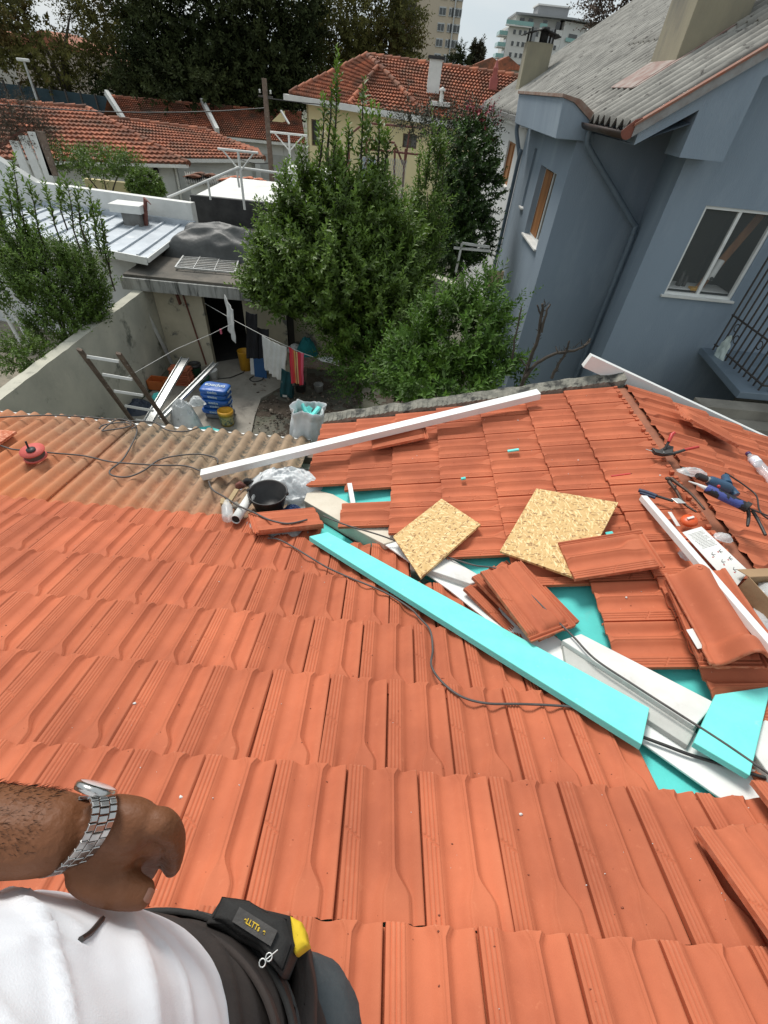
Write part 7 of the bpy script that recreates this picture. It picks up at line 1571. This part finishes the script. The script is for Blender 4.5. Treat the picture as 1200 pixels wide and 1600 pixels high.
m_trou = M('brown_work_trousers', (.040, .030, .026), (.028, .022, .02), scale=14, rough=.9, bump=.3, bscale=300, bdist=.002)
m_pouch = M('black_canvas', (.014, .014, .014), (.022, .021, .02), scale=20, rough=.85, bump=.4, bscale=320, bdist=.002)
m_jean = M('dark_denim', (.035, .045, .052), (.06, .07, .075), scale=22, rough=.9, bump=.4, bscale=260, bdist=.002)
V = Vector
hipz = -.70
pel = V((-.27, -.12, -.74)); waist = V((-.285, -.125, -.62)); belly = V((-.30, -.105, -.52)); chest = V((-.33, -.15, -.26)); neck = V((-.335, -.17, -.04)); 
shL, shR = V((-.50, -.17, -.12)), V((-.17, -.20, -.12))
pers = thing('person', 'person in white T-shirt with tool pouch and steel watch, left hand reaching over the tiles', 'person', (-.27, -.05, zA(0) + .03))
el = V(PS(-170, 1292, .36)); wr = V(PS(112, 1303, .378))
elb = wr + (el - wr).normalized() * .26
J = lambda x, y, d: V(PS(x, y, d))
hn = [skin_obj([elb, wr + (elb - wr) * .5, wr + (elb - wr) * .12, J(150, 1303, .383)], [(0, 1), (1, 2), (2, 3)], [.041, .039, .035, .031])]
mc = [[J(135, 1275, .385), J(190, 1278, .383), J(248, 1284, .384)], [J(135, 1290, .383), J(190, 1296, .380), J(240, 1303, .384)], [J(135, 1305, .383), J(188, 1318, .382), J(224, 1326, .392)], [J(130, 1322, .385), J(178, 1336, .388), J(208, 1344, .400)]]
for m_ in mc: hn.append(skin_obj(m_, [(0, 1), (1, 2)], [.0195, .0195, .0168]))
hn.append(skin_obj([J(120, 1335, .388), J(165, 1348, .390), J(192, 1350, .396)], [(0, 1), (1, 2)], [.023, .020, .012]))
fingers = [
    [J(225, 1282, .382), J(260, 1287, .386), J(272, 1306, .396), J(272, 1336, .412), J(267, 1364, .426)],
    [J(222, 1302, .385), J(240, 1315, .397), J(240, 1338, .420), J(233, 1357, .442), J(228, 1370, .456)],
    [J(205, 1322, .390), J(218, 1332, .405), J(212, 1350, .426), J(202, 1362, .444), J(194, 1370, .454)],
    [J(190, 1338, .398), J(205, 1350, .412), J(200, 1362, .428), J(190, 1366, .438), J(182, 1366, .442)]]
frs = [[.0158, .0140, .0112, .0102, .0082], [.0142, .0125, .0106, .0098, .0082], [.0155, .0138, .0118, .0105, .0085], [.015, .0135, .0115, .0105, .0085]]
for f_, r_ in zip(fingers, frs): hn.append(skin_obj(f_, [(i, i + 1) for i in range(4)], r_))
hn.append(skin_obj([J(124, 1336, .384), J(150, 1362, .378), J(184, 1388, .376), J(217, 1396, .380), J(241, 1401, .384)], [(i, i + 1) for i in range(4)], [.022, .0225, .0170, .0135, .0110]))
# torso, neck, head, legs, arms
def loft(rings, n=40, e=.9):
    mb = MB(); vs = []
    for (cx, cy, cz, rx, ry) in rings:
        for k in range(n):
            t_ = 2 * math.pi * k / n; c_, s_ = math.cos(t_), math.sin(t_)
            vs.append((cx + rx * math.copysign(abs(c_) ** e, c_), cy + ry * math.copysign(abs(s_) ** e, s_), cz))
    m = len(rings); fs = [(i * n + k, i * n + (k + 1) % n, (i + 1) * n + (k + 1) % n, (i + 1) * n + k) for i in range(m - 1) for k in range(n)]
    fs += [tuple(range(n))[::-1], tuple(range((m - 1) * n, m * n))]
    me = bpy.data.meshes.new('loft'); me.from_pydata(vs, [], fs); return me
TOR = [(-.19, -.085, -.86, .145, .11), (-.195, -.085, -.76, .155, .115), (-.225, -.085, -.66, .140, .105), (-.255, -.09, -.55, .143, .115), (-.275, -.105, -.42, .143, .11), (-.305, -.14, -.26, .155, .105), (-.325, -.17, -.13, .15, .09), (-.335, -.18, -.07, .07, .06), (-.335, -.17, .02, .055, .055)]
shL, shR = V((-.48, -.17, -.15)), V((-.17, -.20, -.15))
body = loft(TOR)
legs = [skin_obj([shL, elb.lerp(shL, .5), elb, elb.lerp(wr, .12)], [(0, 1), (1, 2), (2, 3)], [.075, .060, .043, .041])]
HIPS = [(-.19 - .08, -.095, -.84), (-.19 + .075, -.085, -.84)]
KNE = [(-.30, -.12, -1.10), (-.085, -.075, -1.08)]
ANK = [(-.31, -.26, zA(-.26) + .09), (-.11, -.24, zA(-.24) + .09)]
for h_, k_, a_ in zip(HIPS, KNE, ANK): legs.append(skin_obj([h_, k_, a_, (a_[0], a_[1] + .10, a_[2] - .055)], [(0, 1), (1, 2), (2, 3)], [.105, .08, .055, .045]))
hc = V((-.33, -.13, .13))
hm = MB(); hm.ball(hc, .10, 28, (.78, .95, 1.18)); hm.ball(hc + V((0, .06, -.05)), .06, 16, (.85, .8, .9)); hm.ball(hc + V((0, .108, -.015)), .018, 10, (.7, 1, 1.3)); hm.ball(hc + V((-.08, 0, -.01)), .028, 10, (.35, .8, 1.1)); hm.ball(hc + V((.08, 0, -.01)), .028, 10, (.35, .8, 1.1)); hm.ball(hc + V((0, .088, -.058)), .018, 10, (1.4, .6, .5))
hme = bpy.data.meshes.new('h'); hme.from_pydata([tuple(v) for v in hm.v], [], hm.f)
# right arm folded back, holding the phone behind the picture
ra = skin_obj([shR, V((-.02, -.34, -.34)), V((-.005, -.20, -.10)), V((0, -.15, -.06))], [(0, 1), (1, 2), (2, 3)], [.052, .040, .030, (.03, .02)])
bodyme = fuse([body, *hn, *legs, hme, ra], .0032, 3)
from mathutils.bvhtree import BVHTree
bvh = BVHTree.FromPolygons([v.co.copy() for v in bodyme.vertices], [tuple(p.vertices) for p in bodyme.polygons])
put('body', bodyme, m_skin, pers)
ph = thing('phone', 'dark phone held by the person just behind the viewpoint', 'phone', (0, -.12, -.03)); mb = MB(); mb.box((-.04, -.135, -.09), (.04, -.126, .05)); mb.build('phone_body', m_blackpl, ph, bevel=.003)
mb = MB()
mb.ball(hc + V((0, -.018, .03)), .104, 26, (.84, .98, 1.12), .15); mb.v = [v for v in mb.v]; 
hv = [(v, 1) for v in mb.v]
bmx = bmesh.new(); me_ = bpy.data.meshes.new('hr'); me_.from_pydata([tuple(v) for v in mb.v], [], mb.f); bmx.from_mesh(me_)
bmesh.ops.delete(bmx, geom=[v for v in bmx.verts if (v.co.y > hc.y + .045 and v.co.z < hc.z + .07) or v.co.z < hc.z - .06], context='VERTS'); bmx.to_mesh(me_); bmx.free()
put('hair', me_, m_hair, pers)
mb = MB()
for s in (-1, 1): mb.ball(hc + V((s * .03, .088, .012)), .0115, 10)
mb.build('eyes', m_white, pers)
# thumb nail and finger nail
def nail(p, q, w_, n):
    p, q, n = V(p), V(q), V(n).normalized(); d = (q - p).normalized(); x = d.cross(n).normalized(); n = x.cross(d)
    mb = MB(); mb.grid(lambda u, v: p + (q - p) * v + x * (u - .5) * w_ * (1 - .25 * abs(2 * v - 1) ** 3) + n * (.0022 * (1 - (2 * u - 1) ** 2)), 8, 8); mb.build('nail', M('nail', (.42, .25, .19), rough=.35, bump=0), pers)
def onbody(x, y, off=.0006):
    r_ = ray(x, y).normalized(); h_ = bvh.ray_cast(r_ * .2, r_)
    if h_[0] is None or h_[0].length > .75: return onbody(x - 2, y - 2, off)
    return h_[0] - r_ * off, h_[1]
q0, n0 = onbody(228, 1396); q1, n1_ = onbody(238, 1402)
mb = MB(); d_ = (q1 - q0); x_ = d_.cross(n0).normalized() * .0048
def nf_(u, v):
    p_ = q0 + d_ * v + x_ * (2 * u - 1) * (1 - .25 * abs(2 * v - 1) ** 3); r_ = p_.normalized(); h_ = bvh.ray_cast(r_ * .2, r_)[0]; return (h_ if h_ is not None and (h_ - p_).length < .01 else p_) - r_ * .0007
mb.grid(nf_, 8, 8); mb.build('nail', M('nail', (.30, .15, .10), (.27, .13, .09), rough=.35, bump=0), pers)
# arm hair
P_, D_, N_, L_, W_, T_ = [], [], [], [], [], []
axd = (wr - elb).normalized()
for i in range(16000):
    u = random.random() ** 1.5; a = random.uniform(0, 6.28); s_ = axd.cross(V((0, 0, 1))).normalized(); t__ = axd.cross(s_)
    rr_ = 0; d_ = s_ * math.cos(a) + t__ * math.sin(a); o_ = elb.lerp(wr, u * .93); h_ = bvh.ray_cast(o_ + d_ * .15, -d_, .15)[0]
    if h_ is None: continue
    P_.append(h_ - d_ * .001); D_.append((axd * 1.0 + d_ * .30 + V((random.gauss(0, .3), random.gauss(0, .3), random.gauss(0, .3)))).normalized()); N_.append(d_)
n_h = len(P_); leaf_mesh('arm_hair', np.array(P_), np.array(D_), np.array(N_), rng.uniform(.004, .010, n_h), np.full(n_h, .00019), np.full(n_h, .5), m_hair, pers)
# T-shirt
def wrink(co):
    q = V((co.x * 7, co.y * 7, co.z * 9)); a = mnoise.noise(q); b = mnoise.noise(q * 2.3)
    r1 = (1 - min(1, abs(mnoise.noise(V((co.x * 5 + 3, co.y * 4, co.z * 5)))) * 5)) ** 2; r2 = (1 - min(1, abs(mnoise.noise(V((co.x * 11, co.y * 9 + 7, co.z * 11)))) * 5)) ** 2
    u_, v_ = co.x + co.z * .8, co.x - co.z * .9 + co.y * .5
    f1 = (1 - min(1, abs(mnoise.noise(V((u_ * 2.5 + 1, v_ * 9, 2)))) * 4)) ** 1.5; f2 = mnoise.noise(V((u_ * 5, v_ * 22, 9)))
    return .003 * r1 + .0025 * r2 + .002 * b + .0045 * f1 + .0022 * f2
SH = [(-.238, -.085, -.70, .150, .122), (-.243, -.085, -.66, .156, .128), (-.252, -.088, -.60, .158, .130), (-.260, -.09, -.54, .158, .130), (-.275, -.105, -.42, .158, .125), (-.305, -.14, -.26, .170, .12), (-.325, -.17, -.13, .17, .105), (-.335, -.18, -.06, .085, .075), (-.335, -.175, -.03, .07, .065)]
sl = [skin_obj([shL, shL.lerp(elb, .3), shL.lerp(elb, .45)], [(0, 1), (1, 2)], [.105, .095, .09]), skin_obj([shR, shR + V((.06, -.07, -.08))], [(0, 1)], [.105, .09])]
shm = fuse([loft(SH), *sl], .0055, 5, disp=wrink)
bvs = BVHTree.FromPolygons([v.co.copy() for v in shm.vertices], [tuple(p.vertices) for p in shm.polygons])
put('t_shirt', shm, m_shirt, pers)
def onsurf(x, y, z): return V(PZ(x, y, z))
def onshirt(x, y, off=.003):
    r_ = ray(x, y).normalized(); h_ = bvs.ray_cast(V((0, 0, 0)) + r_ * .05, r_)[0]; return (h_ if h_ is not None else V(PS(x, y, .4))) - r_ * off
c1, c2, c3_ = onshirt(126, 1468), onshirt(142, 1457), onshirt(160, 1436)
mb = MB(); mb.tube(smoothpath([c1, c2, c3_], 5), .0022, 6); mb.build('drawstring', m_blackpl, pers)
# trousers, belt
TR = [(-.228, -.085, -.66, .145, .115), (-.218, -.083, -.70, .156, .120), (-.205, -.082, -.76, .164, .125), (-.20, -.085, -.84, .165, .125), (-.20, -.088, -.92, .15, .12)]
tl = [skin_obj([h_, k_, a_], [(0, 1), (1, 2)], [.135, .115, .088]) for h_, k_, a_ in zip(HIPS, KNE, ANK)]
put('trousers', fuse([loft(TR), *tl], .0065, 4, disp=lambda c: .007 * (1 - min(1, 4 * abs(mnoise.noise(V((c[0] * 6 + 4, c[1] * 6, c[2] * 13)))))) + .003 * mnoise.noise(V(c) * 24)), m_trou, pers)
def band(name, mat, z0, z1, add, cx=-.193, cy=-.083, rx=.176, ry=.128, a0=-2.2, a1=3.0, th=.006, tilt=.0):
    mb = MB(); mb.grid(lambda u, v: (cx + (rx + add) * math.cos(a0 + (a1 - a0) * u), cy + (ry + add) * math.sin(a0 + (a1 - a0) * u), z0 + (z1 - z0) * v + tilt * math.cos(a0 + (a1 - a0) * u) + .004 * mnoise.noise(V((u * 9, v * 2, 1)))), 60, 6, True)
    return mb.build(name, mat, pers, solid=th)
band('waistband', m_trou, -.735, -.70, -.006, rx=.168, ry=.124, cx=-.205)
band('tool_belt', m_pouch, -.81, -.755, .004, rx=.170, ry=.127, cx=-.205)
band('tool_belt_piping', m_blackpl, -.815, -.810, .007, rx=.170, ry=.127, cx=-.205)
for a_ in (): mb = MB(); cx_, cy_ = -.205 + .172 * math.cos(a_), -.083 + .127 * math.sin(a_); mb.box((cx_ - .006, cy_ - .006, -.75), (cx_ + .006, cy_ + .006, -.695)); mb.build('belt_loop', m_trou, pers, bevel=.002)
def bag3(name, pts, z, h_, mat, dome=.012):
    q = [V(PZ(x, y, z)) for x, y in pts]; c = sum(q, V()) / len(q); n = len(q)
    mb = MB(); vs = []; lv = [(1.0, -h_), (1.03, -h_ * .5), (1.0, -.012), (.97, -.002), (.80, dome * .5), (.4, dome), (.02, dome)]
    dense = []
    for i in range(n):
        for k in range(6): dense.append(q[i].lerp(q[(i + 1) % n], k / 6))
    m = len(dense)
    for s_, dz in lv:
        for p in dense: w_ = c + (p - c) * s_; vs.append(w_ + V((0, 0, dz)) + V((1, 1, 1)) * .003 * mnoise.noise(w_ * 30))
    mb.add(vs, [(j * m + i, j * m + (i + 1) % m, (j + 1) * m + (i + 1) % m, (j + 1) * m + i) for j in range(len(lv) - 1) for i in range(m)], True)
    return mb.build(name, mat, pers, fixn=True)
bag3('pouch', [(318, 1444), (334, 1418), (347, 1400), (388, 1407), (415, 1422), (452, 1431), (462, 1476), (441, 1528), (405, 1486), (352, 1456)], -.735, .22, m_pouch)
bag3('pouch_flap', [(345, 1403), (387, 1409), (412, 1425), (447, 1434), (455, 1474), (438, 1518), (404, 1478), (350, 1448), (330, 1436)], -.722, .014, m_pouch, .006)
bag3('yellow_panel', [(452, 1432), (472, 1438), (479, 1452), (483, 1476), (462, 1492), (452, 1470)], -.745, .08, M('yellow_canvas', (.72, .50, .02), (.62, .42, .02), scale=14, rough=.8, bump=.4, bscale=60, bdist=.004), .004)
bag3('side_pocket', [(461, 1494), (482, 1479), (489, 1530), (494, 1600), (500, 1680), (440, 1680), (452, 1560)], -.84, .16, m_trou, .006)
kc = V(PZ(466, 1645, -1.02)); mb = MB(); mb.ball(kc, .095, 48, (1, 1.1, 1.0), .05); mb.build('denim_knee', m_jean, pers)
lb = V(PZ(398, 1447, -.712)); r_ = (V(PZ(416, 1456, -.712)) - V(PZ(386, 1437, -.712))).normalized(); u_ = V((0, 0, 1)).cross(r_)
mb = MB(); q = [lb - r_ * .026 - u_ * .007, lb + r_ * .026 - u_ * .007, lb + r_ * .026 + u_ * .007, lb - r_ * .026 + u_ * .007]; mb.prism(q, (0, 0, -.004)); mb.build('woven_tag', m_blackpl, pers, fixn=True)
lettering('tag_lettering', 'eLLTTs  e', M('yellow_thread', (.62, .42, .03), rough=.8, bump=0), pers, lb + V((0, 0, .001)), r_, u_, .0070, .0003, .0002)
mb = MB(); k1, k2 = V(PZ(415, 1500, -.70)), V(PZ(434, 1484, -.70))
for dx in (-.006, .006):
    c = k1 + V((dx * .5, dx * .4, 0)); mb.tube([c + V((.0035 * math.cos(t_), .0035 * math.sin(t_), 0)) for t_ in [k * math.pi / 5 for k in range(11)]], .0008, 5)
mb.tube([k1, k2], .0007, 5); mb.build('steel_clip', m_alu, pers)
# watch
wc = J(113, 1303, .377); a1 = (J(155, 1246, .377) - J(92, 1364, .377)) / 2 * 1.05; vd = -V(ray(113, 1303)).normalized(); a2 = vd * .031 + V(CR.col[0]) * .019
m_steel = M('watch_steel', (.55, .54, .52), (.42, .41, .40), scale=60, rough=.22, metal=1, bump=0)
wt = thing('wrist_watch', 'steel wrist watch with link bracelet on the reaching left arm', 'watch', wc)
axw = a1.cross(a2).normalized()
NL_ = 30; lk = []
for i in range(NL_):
    t0, t1 = 2 * math.pi * (i + .06) / NL_, 2 * math.pi * (i + .94) / NL_
    if i in (0, 1, NL_ - 1, NL_ - 2): continue
    p0, p1 = wc + a1 * math.cos(t0) + a2 * math.sin(t0), wc + a1 * math.cos(t1) + a2 * math.sin(t1); nrm = ((p0 + p1) / 2 - wc).normalized()
    mb = MB()
    for off, wd_ in ((-.0067, .0056), (0, .0072), (.0067, .0056)):
        sh_ = (p1 - p0) * (.5 if off == 0 else 0) * .6
        mb.bar(p0 + axw * off + sh_, p1 + axw * off + sh_ * .9, wd_, .0030, nrm)
    mb.build('bracelet_link', m_steel, wt, bevel=.0006)
ctop = wc + a1 * 1.10 + vd * .004; nf = (a1.normalized() - vd * .55).normalized(); fx_ = axw; fy_ = nf.cross(fx_)
mb = MB(); mb.lathe([(0, -.003), (.0160, -.003), (.0172, 0), (.0168, .0025), (.0148, .0042), (.0144, .004)], ctop, nf, 36); mb.build('watch_case', m_steel, wt)
mb = MB(); mb.lathe([(.0144, .0040), (.011, .0048), (0, .005)], ctop, nf, 36); mb.build('watch_crystal', M('watch_glass', (.65, .68, .70), rough=.06, bump=0, spec=1), wt)
